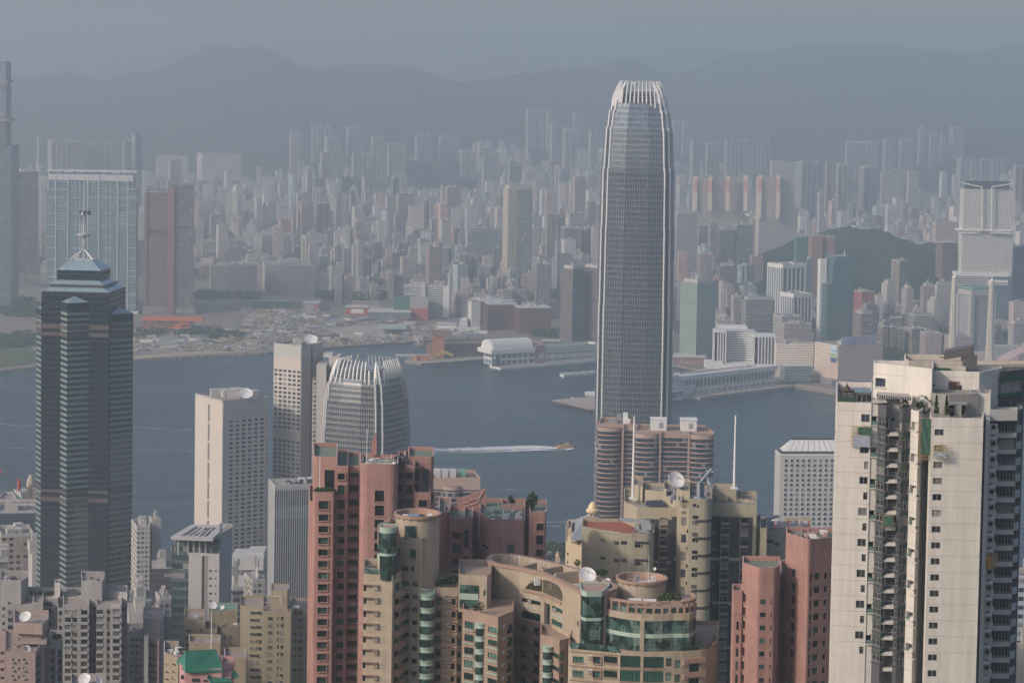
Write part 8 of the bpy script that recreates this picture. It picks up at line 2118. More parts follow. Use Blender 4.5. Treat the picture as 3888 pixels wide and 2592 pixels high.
# -- white tower at the right
WHT_T=paint('white_tower_tile',(.585,.55,.495),.65,.10,.22,dirt=(.40,.36,.31))
GREYP=paint('charcoal_panel',(.085,.085,.09),.5,.08,.06)
CONC=paint('raw_concrete',(.27,.26,.24),.9,.18,.2)
def white_tower():
 D=446
 GRST=paint('green_stripe',(.02,.10,.065),.5,.05,.05)
 b=Near('white_tower','tall white apartment tower with charcoal balcony columns at right','apartment tower','o',900,D,1400,WHT_T,CONC,DKP,paint('grey_frame',(.26,.26,.25),.5,.05,.05),WHT_T)
 PL=131.5
 wide=[(857,928,608,679,0,1,'f'),(846,917,881,944,0,1,'f'),(840,910,1140,1205,0,1,'f'),(831,902,1403,1472,263,5,'f')]
 nar=[(881,916,1010,1078,0,1,'t'),(873,908,1272,1338,263,6,'t')]
 pl,z=b.sec([(628,453),(646,446),(934,445)],505,22,{1:wide+nar,0:[(633,640,740,790,132,12,'')]},xt=700)
 def joints(A,B,reg,y0,pitch,n,x0,cutL=0):
  A_,B_=Vector(A),Vector(B);L=(B_-A_).length;e=(B_-A_)/L;nr=Vector((e.y,-e.x));M=Matrix(((e.x,-nr.x,0,A_.x),(e.y,-nr.y,0,A_.y),(0,0,1,0),(0,0,0,1)))
  mb=b.part('wall_joints',[paint('joint_grey',(.20,.18,.16))]);z0_=b.hit(A,B,reg,x0,y0)[1];dz=z0_-b.hit(A,B,reg,x0,y0+pitch)[1]
  for k in range(n):mb.obox(M,0,L,-.015,0,z0_-dz*k-.022,z0_-dz*k+.022)
 joints(pl[1],pl[2],'o',575,PL,16,700)
 pl,z=b.sec([(932,445.2),(994,445.2)],520,14,{0:[(944,990,625,702,267,8,'hole')]},zt=ztop('o',960,522,445.2))
 CGG=glazing('clear_green_glass',[(.16,.26,.22),(.12,.20,.17)],.05,.7)
 b.slabs('balcony_glass',CGG,pl[0],pl[1],'o',940,992,665,702,267,8,.05)
 def dark(x0,xm,x1,d0,dm,d1,yt,y0,pitch,nm):
  W_=[(x0+6,xm-2,y0,y0+80,pitch,16,'t'),];W2=[(xm+2,x1-6,y0,y0+80,pitch,16,'t')]
  mbx=MB([GREYP,CONC,GREYP]);p_,z_=b.sec([(x0,d0),(xm,dm),(x1,d1)],yt,12,{0:W_,1:W2},xt=xm,mb=mbx);mbx.build(nm,b.t)
  b.slabs('spandrel_cap',GREYP,p_[0],p_[1],'o',x0,xm,y0+82,y0+96,pitch,16,.35);b.slabs('spandrel_cap',GREYP,p_[1],p_[2],'o',xm,x1,y0+82,y0+96,pitch,16,.35)
  b.slabs('green_stripe',GRST,p_[0],p_[1],'o',x0,xm,y0-14,y0-6,pitch,16,.06);b.slabs('green_stripe',GRST,p_[1],p_[2],'o',xm,x1,y0-14,y0-6,pitch,16,.06)
 dark(990,1060,1098,445,443.2,443.6,537,645,133.5,'charcoal_column');dark(1168,1200,1276,443.6,442.6,443.6,566,672,133.5,'charcoal_column')
 pl,z=b.sec([(1096,446.5),(1172,446.5)],545,10,{0:[(1112,1140,640,668,133.5,16,'')]})
 b.slabs('ac_tray',WHT_T,b.P(1096,444.5),b.P(1172,444.5),'o',1057,1164,755,788,133.8,16,1.0)
 for x,k in((1098,0),(1124,1)):b.acs_on(b.P(1096,445.2),b.P(1172,445.2),'o',x,752,133.8,15)
 for x in(1098,1126):b.acs_on(b.P(1096,445.3),b.P(1172,445.3),'o',x,722+133.8,267.6,7)
 pl,z=b.sec([(1270,443),(1338,440.8),(1370,443.5)],585,12,{0:[(1284,1338,670,752,271,8,'hole')],1:[(1342,1362,690,760,271,8,'hole')]},xt=1338)
 b.slabs('balcony_glass',CGG,pl[0],pl[1],'o',1276,1338,722,758,271,8,.04)
 joints(pl[0],pl[1],'o',800,271,8,1300);joints(pl[0],pl[1],'o',905,271,8,1300)
 b.sec([(1368,444.5),(1436,447)],600,10,{0:[(1408,1420,880,950,272,7,'')]})
 PR=137
 pl,z=b.sec([(1430,441.5),(1446,439.5),(1888,439.5)],640,16,{1:[(1480,1558,736,792,0,1,'t'),(1478,1556,876,930,0,1,'t'),(1470,1546,1012,1070,PR,14,'t')]},xt=1600,par=.5)
 joints(pl[1],pl[2],'o',713,138,15,1600)
 zter=z
 mbx=MB([GREYP,CONC,GREYP]);p_,_=b.sec([(1886,441.5),(1912,444)],640,14,{0:[(1890,1910,690,800,135,16,'')]},mb=mbx,par=0);
 b.sec([(2004,449.5),(2172,450)],575,12,{0:[(2022,2160,672,764,137,16,'f')]},mb=mbx);p2,_=b.sec([(2164,453),(2216,455)],560,16,{0:[(2168,2212,640,706,137,16,'')]},mb=mbx,par=0)
 mbx.build('charcoal_wing',b.t)
 GRW=paint('grey_white_panel',(.42,.42,.40),.6,.06,.1)
 b.sec([(1908,443.2),(1942,443.2)],640,8,par=0)
 b.sec([(1940,447.5),(2008,447.5)],690,8,{0:[(1962,2002,700,742,137,16,'')]},mat=0)
 A,B=b.P(1940,445.6),b.P(2008,445.6);b.slabs('ac_tray',WHT_T,A,B,'o',1922,2004,800,814,137,16,1.0,.4);b.slabs('tray_wall',GRW,b.P(1990,446),b.P(2030,446),'o',1996,2022,735,800,137,16,.2)
 b.acs_on(b.P(1940,446),b.P(2008,446),'o',1950,797,137,15)
 C_,D_=b.P(2004,449.5),b.P(2172,450);b.slabs('white_spandrel',GRW,C_,D_,'o',2016,2166,768,806,137,16,.6);b.slabs('green_stripe',GRST,C_,D_,'o',2006,2170,806,814,137,16,.1)
 b.slabs('side_spandrel',GRW,p2[0],p2[1],'o',2166,2214,708,760,137,16,.15)
 mbw=MB([GRW,CONC,GRW]);b.sec([(1938,447),(2176,448)],568,3,mb=mbw,z0=ztop('o',2050,668,447));mbw.build('white_parapet',b.t)
 mbx=MB([GREYP,CONC,GREYP]);p3,_=b.sec([(2024,457),(2228,462)],222,6,{0:[(2030,2222,318,412,0,1,'f'),(2028,2220,460,560,0,1,'f')]},mb=mbx,xt=2120);mbx.build('charcoal_penthouse',b.t);b.slabs('green_stripe',GRST,p3[0],p3[1],'o',2030,2222,300,312,136,2,.1)
 ub=MB([WHT_T,CONC,WHT_T])
 pl,zu=b.sec([(942,455),(1238,450.5),(1440,447.5),(1450,449)],218,4,{0:[(976,1061,299,383,0,1,'hole')]},xt=1238,mb=ub,z0=ztop('o',1200,640,450),par=1.0)
 b.sec([(1446,452.5),(1842,451.5),(2030,458)],250,3,{0:[(1598,1672,333,428,0,1,'f'),(1676,1713,362,430,0,1,''),(1457,1486,352,376,0,1,'')]},xt=1840,mb=ub,z0=ztop('o',1700,660,451))
 b.sec([(1836,447.5),(1944,447.5)],433,6,mb=ub,z0=zter-1);ub.build('upper_wall',b.t)
 joints(b.P(942,455),b.P(1238,450.5),'o',265,165,1,1000);joints(b.P(1446,452.5),b.P(1842,451.5),'o',292,400,1,1600)
 cb=MB([CONC,CONC,CONC]);b.sec([(1432,446.5),(1588,444.5),(1838,446.5)],442,5,{1:[(1597,1742,532,628,0,1,'hole')]},xt=1588,mb=cb,z0=zter-1,par=.4);b.sec([(1592,441.8),(1746,442.5)],522,3,mb=cb,yb=532,par=0);b.sec([(1640,442),(1700,442)],535,1.5,mb=cb,z0=zter-1,par=0);cb.build('concrete_penthouse',b.t)
 mb=b.part('terrace_planter',[CONC]);A,B=b.P(1450,440.4),b.P(1600,440.4);mb.prism([A,B,(B[0],441.2),(A[0],441.2)],zter-.5,zter+.6,0,0)
 mb=b.part('window_grille',[paint('rusty_bars',(.22,.12,.07),.8)]);A,B=b.P(1598,452.1),b.P(1672,451.9)
 for k in range(9):p=lerp(A,B,k/8);mb.tube((p[0],p[1]-.15,ztop('o',1640,428,452)),(p[0],p[1]-.15,ztop('o',1640,330,452)),.05,.05,4)
 for k in range(6):z_=ztop('o',1640,330+18*k,452);mb.tube((A[0],A[1]-.18,z_),(B[0],B[1]-.18,z_),.04,.04,4)
 b.acs_on(b.P(1446,452.5),b.P(1842,451.5),'o',1782,420,100,1)
 rb=MB([paint('stained_parapet',(.46,.42,.36),.8,.2,.2,dirt=(.2,.17,.14)),CONC,WHT_T]);zt=ztop('o',1450,150,470)
 b.sec([(1200,462),(1240,457),(1470,458),(1700,458)],176,6,mb=rb,z0=zu-1,zt=ztop('o',1300,156,457.5));b.sec([(1472,455.6),(1728,455.6)],210,1.5,mb=rb,z0=zu-1.5,par=.3);b.sec([(1700,461),(2230,466)],205,4,mb=rb,z0=zu-1);rb.build('roof_parapet',b.t)
 mb=b.part('roof_tarp',[paint('green_tarp',(.03,.10,.06),.8)]);p=b.P(1540,455);mb.box((p[0],455,ztop('o',1540,240,455)),(2.3,.8,.5),0)
 mb=b.part('awning',[paint('grey_awning',(.36,.34,.30),.7,.15,.1),DARKST]);A,B=W('o',996,436,447),W('o',1272,456,444.5)
 for k in range(15):p=A.lerp(B,k/14);mb.obox(Matrix.Translation(p),-.05,.05,-.7,.7,-.75,-.02,1)
 mb.face([A+Vector((0,-.9,-.1)),B+Vector((0,-.9,-.1)),B+Vector((0,1.2,.25)),A+Vector((0,1.2,.25))]);mb.obox(Matrix.Translation(A.lerp(B,.5)),-(B-A).length/2,(B-A).length/2,-.8,-.7,-.85,-.7,1)
 A2,B2=W('o',945,505,446),W('o',1070,500,445);mb.face([A2+Vector((0,-1,-.1)),B2+Vector((0,-1,-.1)),B2+Vector((0,1.2,.5)),A2+Vector((0,1.2,.5))])
 mb=b.part('roof_shed',[paint('shed_cream',(.44,.40,.33),.8,.15,.15),CONC])
 for(x0,x1,d_,y0,y1,m) in((1015,1160,448.5,482,545,0),(1060,1175,447,483,540,0),(1285,1345,446.5,462,560,0),(1176,1272,445.5,540,575,1),(1278,1412,446,545,580,1)):
  a,c=b.P(x0,d_),b.P(x1,d_);mb.prism([a,c,(c[0],c[1]+1.4),(a[0],a[1]+1.4)],ztop('o',x0,y1,d_),ztop('o',x0,y0,d_),m,m,True)
 b.done()
 cm=MB([paint('crane_dark',(.10,.10,.105),.5,.1,.1)]);A,B=W('o',1565,105,459),W('o',1808,62,457);e=(B-A);L=e.length;e.normalize();upv=Vector((0,-.25,1)).normalized();sv=e.cross(upv).normalized()
 Mb=Matrix(((e.x,sv.x,upv.x,A.x),(e.y,sv.y,upv.y,A.y),(e.z,sv.z,upv.z,A.z),(0,0,0,1)));cm.obox(Mb,0,L,-.8,.8,-.75,.95)
 P0,P1=W('o',1765,100,458),W('o',1758,215,458)
 cm.prism([(P0.x-1.1,457),(P0.x+.9,457),(P0.x+.9,459.4),(P0.x-1.1,459.4)],zu-1,P0.z+.6,0,0);cm.prism([(P0.x-.4,456),(P0.x+1.4,456),(P0.x+1.4,457),(P0.x-.4,457)],zu-1,zu+1.6,0,0)
 cm.tube(W('o',1520,125,459),W('o',1600,130,459),.12,.12,5);tag(cm.build('roof_crane'),'dark slanted window cleaning crane on the white tower roof','roof crane')
 t=thing('roof_pavilion',tuple(W('o',725,500,446.8)),'small dark pavilion with upturned tiered roof on white tower corner','pavilion')
 PT=paint('dark_timber',(.07,.055,.045),.8,.15,.1);zf=ztop('o',725,498,446);c=W('o',733,450,448);hw=(W('o',790,450,448).x-W('o',676,450,448).x)/2
 mb=MB([PT]);z1_=ztop('o',733,418,448)
 for x in(-.85,0,.85):
  for y in(-1.1,1.1):mb.tube((c.x+hw*x,448+y,zf),(c.x+hw*x,448+y,z1_),.09,.09,5)
 for z_ in(zf+.8,zf+1.5,z1_-.3):mb.tube((c.x-hw,446.9,z_),(c.x+hw,446.9,z_),.06,.06,4);mb.tube((c.x-hw,449.1,z_),(c.x+hw,449.1,z_),.06,.06,4)
 mb.build('posts',t)
 mb=MB([PT]);zt_=ztop('o',733,338,448);h=zt_-z1_
 mb.lathe([(hw*1.35,z1_+.25),(hw*1.12,z1_),(hw*.7,z1_+h*.22),(hw*.42,z1_+h*.42),(hw*.5,z1_+h*.40),(hw*.2,z1_+h*.62),(.1,z1_+h*.8),(.03,zt_)],(c.x,448,0),8,sm=False);mb.build('tiered_roof',t)
 t=thing('roof_greenhouse',tuple(W('o',868,500,446.8)),'glazed rooftop room with white frame and blue roof beside pavilion','greenhouse');z0_,z1_=ztop('o',868,503,446.5),ztop('o',868,415,446.5)
 a,c=b.P(808,446.5),b.P(930,446.5);mb=MB([paint('greenhouse_frame',(.45,.46,.45)),MATS['window_dark']]);gwall(mb,[(a[0],450),a,c,(c[0],450)],z0_,z1_-.3,.9,1,th=.12);gwall(mb,[a,c],z0_+(z1_-z0_)*.7,z1_-.3,1.6,1,th=.14);mb.build('glazing',t)
 mb=MB([paint('blue_roof_sheet',(.16,.24,.28))]);mb.prism([(a[0]-.3,446.1),(c[0]+.1,446.1),(c[0]+.1,450.5),(a[0]-.3,450.5)],z1_-.3,z1_+.05,0,0,True);mb.build('roof',t)
 mb=MB([PT,paint('rail_green',(.03,.09,.06))]);
 for k in range(22):x=645+13*k;p=b.P(x,446.2);mb.tube((p[0],p[1],z0_-.4),(p[0],p[1],z0_+1.3),.04,.04,4)
 A,B=b.P(645,446.2),b.P(925,446.2);mb.tube((A[0],A[1],z0_+1.3),(B[0],B[1],z0_+1.3),.06,.06,4);mb.prism([A,(b.P(800,446.2)[0],A[1]),(b.P(800,446.2)[0],A[1]+.1),(A[0],A[1]+.1)],z0_-.4,z0_+.9,1,1)
 tag(mb.build('roof_railing'),'dark railing with green screen round the pavilion terrace','railing')
 BAM=paint('bamboo',(.36,.26,.13),.8,.2,.1);NET=paint('scaffold_net',(.05,.115,.085),.9,.35,.2,scale=1.5);TARP=paint('blue_white_tarp',(.32,.36,.42),.7,.35,.1,scale=1.6)
 def scaffold(label,x0,x1,y0,y1,d,nx,ny,sheets,g):
  c0,c1=W('o',x0,y1,d),W('o',x1,y0,d);t=thing('bamboo_scaffold',((c0.x+c1.x)/2,d,c0.z),label,'scaffold')
  mb=MB([BAM]);zt,zb_=c1.z,c0.z
  for yy in(0,.8):
   for k in range(nx+1):x=c0.x+(c1.x-c0.x)*k/nx;mb.tube((x+g.uniform(-.08,.08),d-yy,zb_-g.uniform(0,.5)),(x+g.uniform(-.08,.08),d-yy,zt+g.uniform(0,.6)),.045,.04,4)
   for k in range(ny+1):z_=zb_+(zt-zb_)*k/ny;mb.tube((c0.x-g.uniform(.1,.6),d-yy,z_+g.uniform(-.1,.1)),(c1.x+g.uniform(.1,.6),d-yy,z_+g.uniform(-.1,.1)),.045,.04,4)
  for k in range(3):mb.tube((c0.x,d-.85,zb_+(zt-zb_)*k/3),(c1.x,d-.85,zb_+(zt-zb_)*(k+1)/3),.04,.04,4)
  mb.build('bamboo_poles',t)
  for(nm,mat,fx0,fx1,fz0,fz1) in sheets:
   mb=MB([mat]);n=7
   for i in range(n):
    for j in range(n):
     P_=lambda a,c:(c0.x+(c1.x-c0.x)*(fx0+(fx1-fx0)*a/n),d-.9-.07*sin(a*1.3+c*1.1),zb_+(zt-zb_)*(fz0+(fz1-fz0)*c/n)+.06*sin(a*1.7))
     mb.face([P_(i,j),P_(i+1,j),P_(i+1,j+1),P_(i,j+1)])
   mb.build(nm,t)
 g=random.Random(2)
 scaffold('bamboo scaffold with green net and pale tarps on left white wall',782,932,715,880,445,5,6,[('net',NET,.25,1.0,.62,1.0),('tarp',TARP,0,.98,0,.58)],g)
 scaffold('tall bamboo scaffold with green net up the middle of white tower',1346,1452,640,985,440.5,4,13,[('net',NET,.1,.95,.12,1.0)],g)
 scaffold('small bamboo cage round a window of the right white wall',1468,1576,872,966,438.8,4,4,[('tarp',TARP,0,1,0,.35)],g)
 scaffold('narrow bamboo scaffold with green net between charcoal columns',1040,1118,1470,1568,443,3,4,[('net',NET,0,1,.1,1)],g)
 scaffold('bamboo scaffold with orange boards on the dark right side',1898,2000,1790,1910,444.2,4,6,[('board',paint('orange_board',(.45,.22,.06)),.2,.55,.05,.9)],g)
 for k,(x,y,d_,r,h) in enumerate(((1227,572,445.6,.75,1.7),(1360,575,446,.8,1.5))):p=W('o',x,y,d_);plant((p.x,p.y,p.z),r,h,120,('leafy shrub on the upper charcoal column terrace','wider shrub next to striped parasol on white tower')[k],80+k)
 for k,x in enumerate((1493,1580)):
  p=W('o',x,620,440.8);t=thing('cone_shrub',(p.x,p.y,zter),('left of two clipped cone shrubs before the concrete penthouse','right of two clipped cone shrubs before the concrete penthouse')[k],'plant');mb=MB(LEAF);gg=random.Random(k)
  for j in range(9):leaves(mb,(p.x,p.y,zter+.4+j*.42),(.62*(1-j/9.5),.62*(1-j/9.5),.3),26,.22,gg)
  mb.build('foliage',t);tb=MB([MATS['bark'],MATS['cream_render']]);tb.tube((p.x,p.y,zter),(p.x,p.y,zter+.6),.07,.06,5);tb.lathe([(.3,zter-.3),(.4,zter+.3),(0,zter+.3)],(p.x,p.y,0),10,1);tb.build('pot',t)
 p=W('o',1392,560,446);t=thing('parasol',tuple(p),'striped green parasol leaning on the white tower terrace','parasol');mb=MB([paint('parasol_cream',(.50,.45,.36)),paint('parasol_green',(.05,.10,.07))])
 M=Matrix.Translation(p+Vector((0,0,1.9)))@Matrix.Rotation(.5,4,'Y')
 for k in range(10):a0,a1=k*2*pi/10,(k+1)*2*pi/10;mb.face([M@Vector((0,0,.6)),M@Vector((1.3*cos(a0),1.3*sin(a0),0)),M@Vector((1.3*cos(a1),1.3*sin(a1),0))],k%2)
 mb.build('canopy',t);mb=MB([WHITE]);mb.tube(p,p+Vector((.2,0,2.4)),.05,.05,5);mb.build('pole',t)
 p=W('o',1198,520,446);dish('satellite_dish','tiny white dish among sheds on the white tower roof',(p.x,p.y,p.z-.2),.38,.1,.3)
white_tower()
# -- paired white lattice masts on the tower behind
def mast_tower():
 d=1180
 pl=[xy(W('n',x,1300,d+dy)) for x,dy in((1575,0),(2005,0),(2005,45),(1575,45))]
 t=thing('mast_tower',(*footing(pl),10),'dark glass tower carrying two tall white ribbed masts behind white tower','skyscraper')
 mb=MB([FA['glass'],ROOF]);mb.cur=(.2,.24,.28);mb.prism(pl,10,ztop('n',1700,1120,d),0,1);mb.build('glass_shaft',t)
 RIB=paint('mast_ring_cream',(.55,.53,.46),.6)
 for(x0,y0,x1,y1,tip) in((1622,1110,1657,330,275),(1938,1120,1979,362,310)):
  a=W('n',x0,y0,d+15);tp=W('n',x1,y1,d+15);a.x=(a.x+tp.x)/2*1.0;tp.x=a.x
  mb=MB([WHITE]);mb.tube(a,tp,1.75,1.0,12);mb.tube(tp,(tp.x,tp.y,ztop('n',x1,tip,d+15)),.22,.1,6);mb.build('mast',t)
  rb=MB([RIB]);n=44
  for k in range(n):z_=a.z+(tp.z-a.z)*k/n;r=1.75-.75*k/n;rb.box((a.x-r*.75,a.y-.4,z_),(r*1.2,r*2.0,.45),0)
  rb.build('mast_rings',t)
mast_tower()
# -- older blocks at the lower left
GRW2=paint('grey_white_render',(.29,.285,.275),.8,.16,.3,dirt=(.22,.20,.18))
LGR=paint('light_grey_render',(.40,.385,.365),.8,.14,.25,dirt=(.30,.28,.25))
PURP=paint('dull_purple_tile',(.22,.15,.16),.8,.12,.12)
SALM=paint('salmon_render',(.335,.255,.225),.8,.1,.2,dirt=(.28,.21,.18))
OLD=paint('old_roof',(.30,.25,.22),.95,.3,0,scale=.35,dirt=(.16,.14,.13))
OCH=paint('ochre_render',(.285,.24,.165),.8,.1,.2,dirt=(.24,.20,.13))
GGR=paint('greenish_render',(.26,.28,.25),.8,.12,.2,dirt=(.15,.16,.15))
MIXP=glazing('mixed_panes',[(.02,.024,.03),(.05,.06,.065),(.015,.018,.02),(.20,.20,.20),(.03,.035,.04),(.10,.08,.06),(.30,.30,.30)],.08,.6)
def roofstuff(b,mats,reg,x0,x1,d0,d1,z,n,seed=1):
 g=random.Random(seed);mb=b.part('roof_clutter',mats)
 for k in range(n):p=b.P(g.uniform(x0,x1),g.uniform(d0,d1));mb.box((p[0],p[1],z),(g.uniform(.4,2.6),g.uniform(.4,1.6),g.uniform(.3,1.5)),g.uniform(0,.5),g.randrange(len(mats)))
def left_cluster():
 D=900;P_=62.3
 b=Near('grey_white_block','large grey white apartment block with two square roof houses','apartment block','d',1000,D,500,GRW2,OLD,MIXP,FRD,LGR,cope=LGR)
 def w(x0,x1,y0=952,h=38,n=13):return(x0,x1,y0,y0+h,P_,n,'tl')
 b.sec([(-60,903),(62,903)],905,20,{0:[(20,42,925,950,P_,12,'t')]},mat=0)
 b.sec([(60,899),(280,899)],905,20,{0:[w(68,110),w(139,176),w(225,262)]});b.sec([(278,897),(366,897)],880,20,{0:[w(284,326,945)]})
 b.sec([(364,905),(492,905)],850,14,{0:[(368,440,880,918,56,13,'tl'),(446,458,900,915,56,13,'')]});b.sec([(488,897),(538,897)],935,18,{0:[w(499,530,955,40)]})
 b.sec([(534,893),(756,893)],905,22,{0:[w(552,602,950),w(613,656,950),w(690,743,950)]});pb=MB([PURP,OLD,PURP]);b.sec([(750,899),(822,899)],895,12,{0:[(756,776,920,950,P_,12,''),(788,812,920,950,P_,12,'')]},mb=pb)
 b.sec([(818,893),(1032,893)],905,22,{0:[w(821,876,945),w(905,936,945),w(959,1016,945)]});b.sec([(1028,898),(1080,900)],895,20,{0:[(1034,1060,930,958,P_,12,'')]},mb=pb);pb.build('purple_recess',b.t)
 b.slabs('balcony_front',GRW2,b.P(534,893),b.P(756,893),'d',548,606,989,1008,P_,12,.5);b.slabs('balcony_front',GRW2,b.P(534,893),b.P(756,893),'d',688,746,989,1008,P_,12,.5);b.slabs('balcony_front',GRW2,b.P(818,893),b.P(1032,893),'d',820,878,984,1002,P_,12,.5);b.slabs('balcony_front',GRW2,b.P(818,893),b.P(1032,893),'d',957,1018,984,1002,P_,12,.5)
 b.slabs('pipe_strip',CONC,b.P(534,893),b.P(756,893),'d',664,684,935,1900,3000,1,.3);b.slabs('pipe_strip',CONC,b.P(818,893),b.P(1032,893),'d',880,902,935,1900,3000,1,.3);b.slabs('white_edge',LGR,b.P(818,893),b.P(1032,893),'d',940,1028,895,935,3000,1,.4)
 hb=MB([GRW2,OLD,LGR]);b.sec([(2,905),(178,904),(240,912)],720,10,mb=hb,zt=ztop('d',178,700,904));b.sec([(688,903),(862,902),(884,908)],705,12,mb=hb,xt=800);hb.build('roof_house',b.t)
 wb=MB([LGR,OLD,LGR]);b.sec([(238,918),(692,918)],775,3,mb=wb,zt=ztop('d',460,768,918),z0=ztop('d',460,790,918));b.sec([(238,910),(692,908)],845,10,mb=wb)
 for x in(240,370,500,615,680):b.sec([(x,917.5),(x+10,917.5)],770,2,mb=wb,par=0)
 b.sec([(462,909),(508,908)],715,6,mb=wb,dt=909);b.sec([(880,908),(1078,905)],800,10,mb=wb);wb.build('roof_screen',b.t)
 z=ztop('d',460,845,908)-1;roofstuff(b,[paint('planter_soil',(.05,.055,.035)),WHITE,CONC],'d',250,680,911,917,z,26,4);z=ztop('d',178,700,904)-1;roofstuff(b,[PALE,OLD],'d',20,160,906,912,z,7,5);roofstuff(b,[PALE,OLD],'d',700,850,905,912,z,8,6)
 mb=b.part('railing',[STEEL]);
 for(x0,x1,d_,y) in((5,178,905,668),(690,860,903,675),(885,1075,906,790)):
  zt=ztop('d',x0,y,d_)
  for k in range(12):p=b.P(x0+(x1-x0)*k/11,d_);mb.tube((p[0],p[1],zt-1.3),(p[0],p[1],zt),.05,.05,4)
  A,B=b.P(x0,d_),b.P(x1,d_);mb.tube((A[0],A[1],zt),(B[0],B[1],zt),.05,.05,4)
 b.done()
 for k,(x,r,h) in enumerate(((280,1.2,2),(345,1.1,2.2),(410,1.3,1.8))):p=b.P(x,914);o=plant((p[0],p[1],ztop('d',460,845,908)-1),r,h,60,'dark shrub in roof garden between the two square roof houses',90+k);o['group']='roof garden shrubs of the grey white block'
 b=Near('salmon_block','salmon pink apartment block with stacked roof tanks at lower left','apartment block','d',1400,760,200,SALM,OLD,MIXP,FRD,SALM)
 pl,z=b.sec([(-80,758),(40,758)],1262,22,{0:[(5,35,1300,1325,70,5,'t')]})
 pl,z=b.sec([(42,750),(300,750),(360,764)],1300,14,{0:[(100,120,1360,1385,70,4,''),(154,168,1362,1390,70,4,''),(196,216,1360,1385,70,4,'')],1:[(303,345,1355,1410,70,4,'hole')]},xt=200)
 for x in(100,195):b.acs_on(pl[0],pl[1],'d',x,1396,70,3)
 b.sec([(150,764),(345,763),(385,768)],1165,10,{0:[(182,222,1150,1165,0,1,'')]},zt=ztop('d',200,1150,764));b.sec([(118,762),(358,761),(410,768)],1062,12,xt=300,z0=ztop('d',300,1150,762));b.sec([(40,768),(430,768)],1235,14,{0:[(262,342,1240,1282,0,1,'tl')]});b.sec([(145,759),(395,759)],1215,6,yb=1240,par=.2)
 gb=MB([GRW2,OLD,GRW2]);b.sec([(425,774),(532,782)],1200,14,{0:[(435,470,1280,1330,70,5,'hole'),(490,526,1290,1345,70,5,'hole')]},mb=gb,xt=480);b.sec([(355,766),(432,772)],1270,12,{0:[(362,425,1330,1372,70,5,'hole')]},mb=gb);gb.build('grey_wing',b.t)
 z=ztop('d',200,1300,750)-1;roofstuff(b,[OLD,WHITE,SALM],'d',60,290,752,762,z,8,7)
 b.done();pr=lambda zz,d:zz/2.234*d/F
 p=W('d',215,1050,765);dish('satellite_dish','white dish crowning the salmon block roof tank',(p.x,p.y,ztop('d',215,1052,765)),pr(50,765),-.15,.75)
 p=W('d',480,1185,778);plant((p.x,p.y,ztop('d',480,1200,778)-.5),1.6,2.4,120,'leafy shrub on grey wing roof beside the salmon block',95)
 for(x,y,r,lab) in((716,1535,54,'large white dish at the bottom edge before grey white block'),(835,1545,34,'smaller white dish beside the large one at bottom edge')):
  p=W('d',x,y+60,640);dish('satellite_dish',lab,(p.x,p.y,ztop('d',x,y,640)-pr(r,640)*.95),pr(r,640),-.1 if r>40 else 1.0,.75)
 b=Near('low_grey_block','low grey roof below bottom edge carrying two white dishes','building','d',1600,640,760,GRW2,OLD,MIXP,FRD);b.sec([(600,634),(900,634)],1600,14);b.done()
 b=Near('greenish_block','narrow greenish grey apartment block between grey white and purple blocks','apartment block','d',1300,930,1140,GGR,OLD,MIXP,FRD)
 b.sec([(1070,936),(1212,934)],1140,14,{0:[(1105,1128,1185,1212,56,10,'t'),(1142,1172,1185,1212,56,10,'tl'),(1180,1206,1185,1210,56,10,'t')]});z=ztop('d',1140,1140,934);roofstuff(b,[OLD,WHITE,CONC],'d',1085,1200,937,946,z-1,12,8);b.done()
 b=Near('purple_block','slim dull purple apartment block with tall grey roof house','apartment block','d',1300,900,1290,PURP,OLD,MIXP,FRD)
 b.sec([(1205,902),(1350,900),(1372,906)],1200,14,{0:[(1255,1335,1235,1265,55,10,'tl')]},xt=1280);gb=MB([GRW2,OLD,LGR]);b.sec([(1212,912),(1352,910),(1388,918)],1025,12,mb=gb,xt=1300);b.sec([(1388,925),(1450,925)],1005,12,{0:[(1400,1412,1060,1090,55,9,'')]},mb=gb);b.sec([(1222,898),(1258,898)],1170,4,mb=gb);gb.build('roof_house',b.t)
 z=ztop('d',1300,1025,911);roofstuff(b,[OLD,WHITE,PALE],'d',1225,1345,912,920,z-.9,8,9);b.done()
 b=Near('ochre_block','ochre apartment block with green patched roof house and thin mast','apartment block','d',1200,940,1800,OCH,OLD,MIXP,FRD)
 b.sec([(1560,942),(1740,940)],1035,18,{0:[(1575,1622,1110,1140,61,9,'tl'),(1690,1720,1108,1132,61,9,'t')]});b.sec([(1736,936),(1840,935)],1120,14,{0:[(1755,1772,1160,1185,61,8,''),(1812,1826,1160,1188,61,8,'')]});b.sec([(1876,938),(2028,940)],1085,14,{0:[(1900,1918,1165,1200,61,8,'t'),(1950,1962,1165,1190,61,8,'')]})
 pb=MB([OCH,paint('green_roof_patch',(.14,.26,.21),.9,.25,0,scale=.5),OCH]);b.sec([(1768,944),(2012,946)],950,12,mb=pb,zt=ztop('d',1890,948,945),par=.4);pb.build('roof_house',b.t)
 z=ztop('d',1650,1035,940);roofstuff(b,[OLD,CONC,WHITE],'d',1575,1730,943,955,z-1,8,10);z=ztop('d',1950,1085,939);roofstuff(b,[OLD,CONC,WHITE],'d',1885,2020,941,950,z-1,9,11);b.done()
 for(x,y,r,lab,yw) in((1804,905,37,'white dish on the green patched roof house, larger one',.3),(1886,918,20,'small white dish right of the larger one on ochre block',-.3)):
  p=W('d',x,y,948);dish('satellite_dish',lab,(p.x,p.y,ztop('d',x,947,948)),pr(r,948),yw,.8)
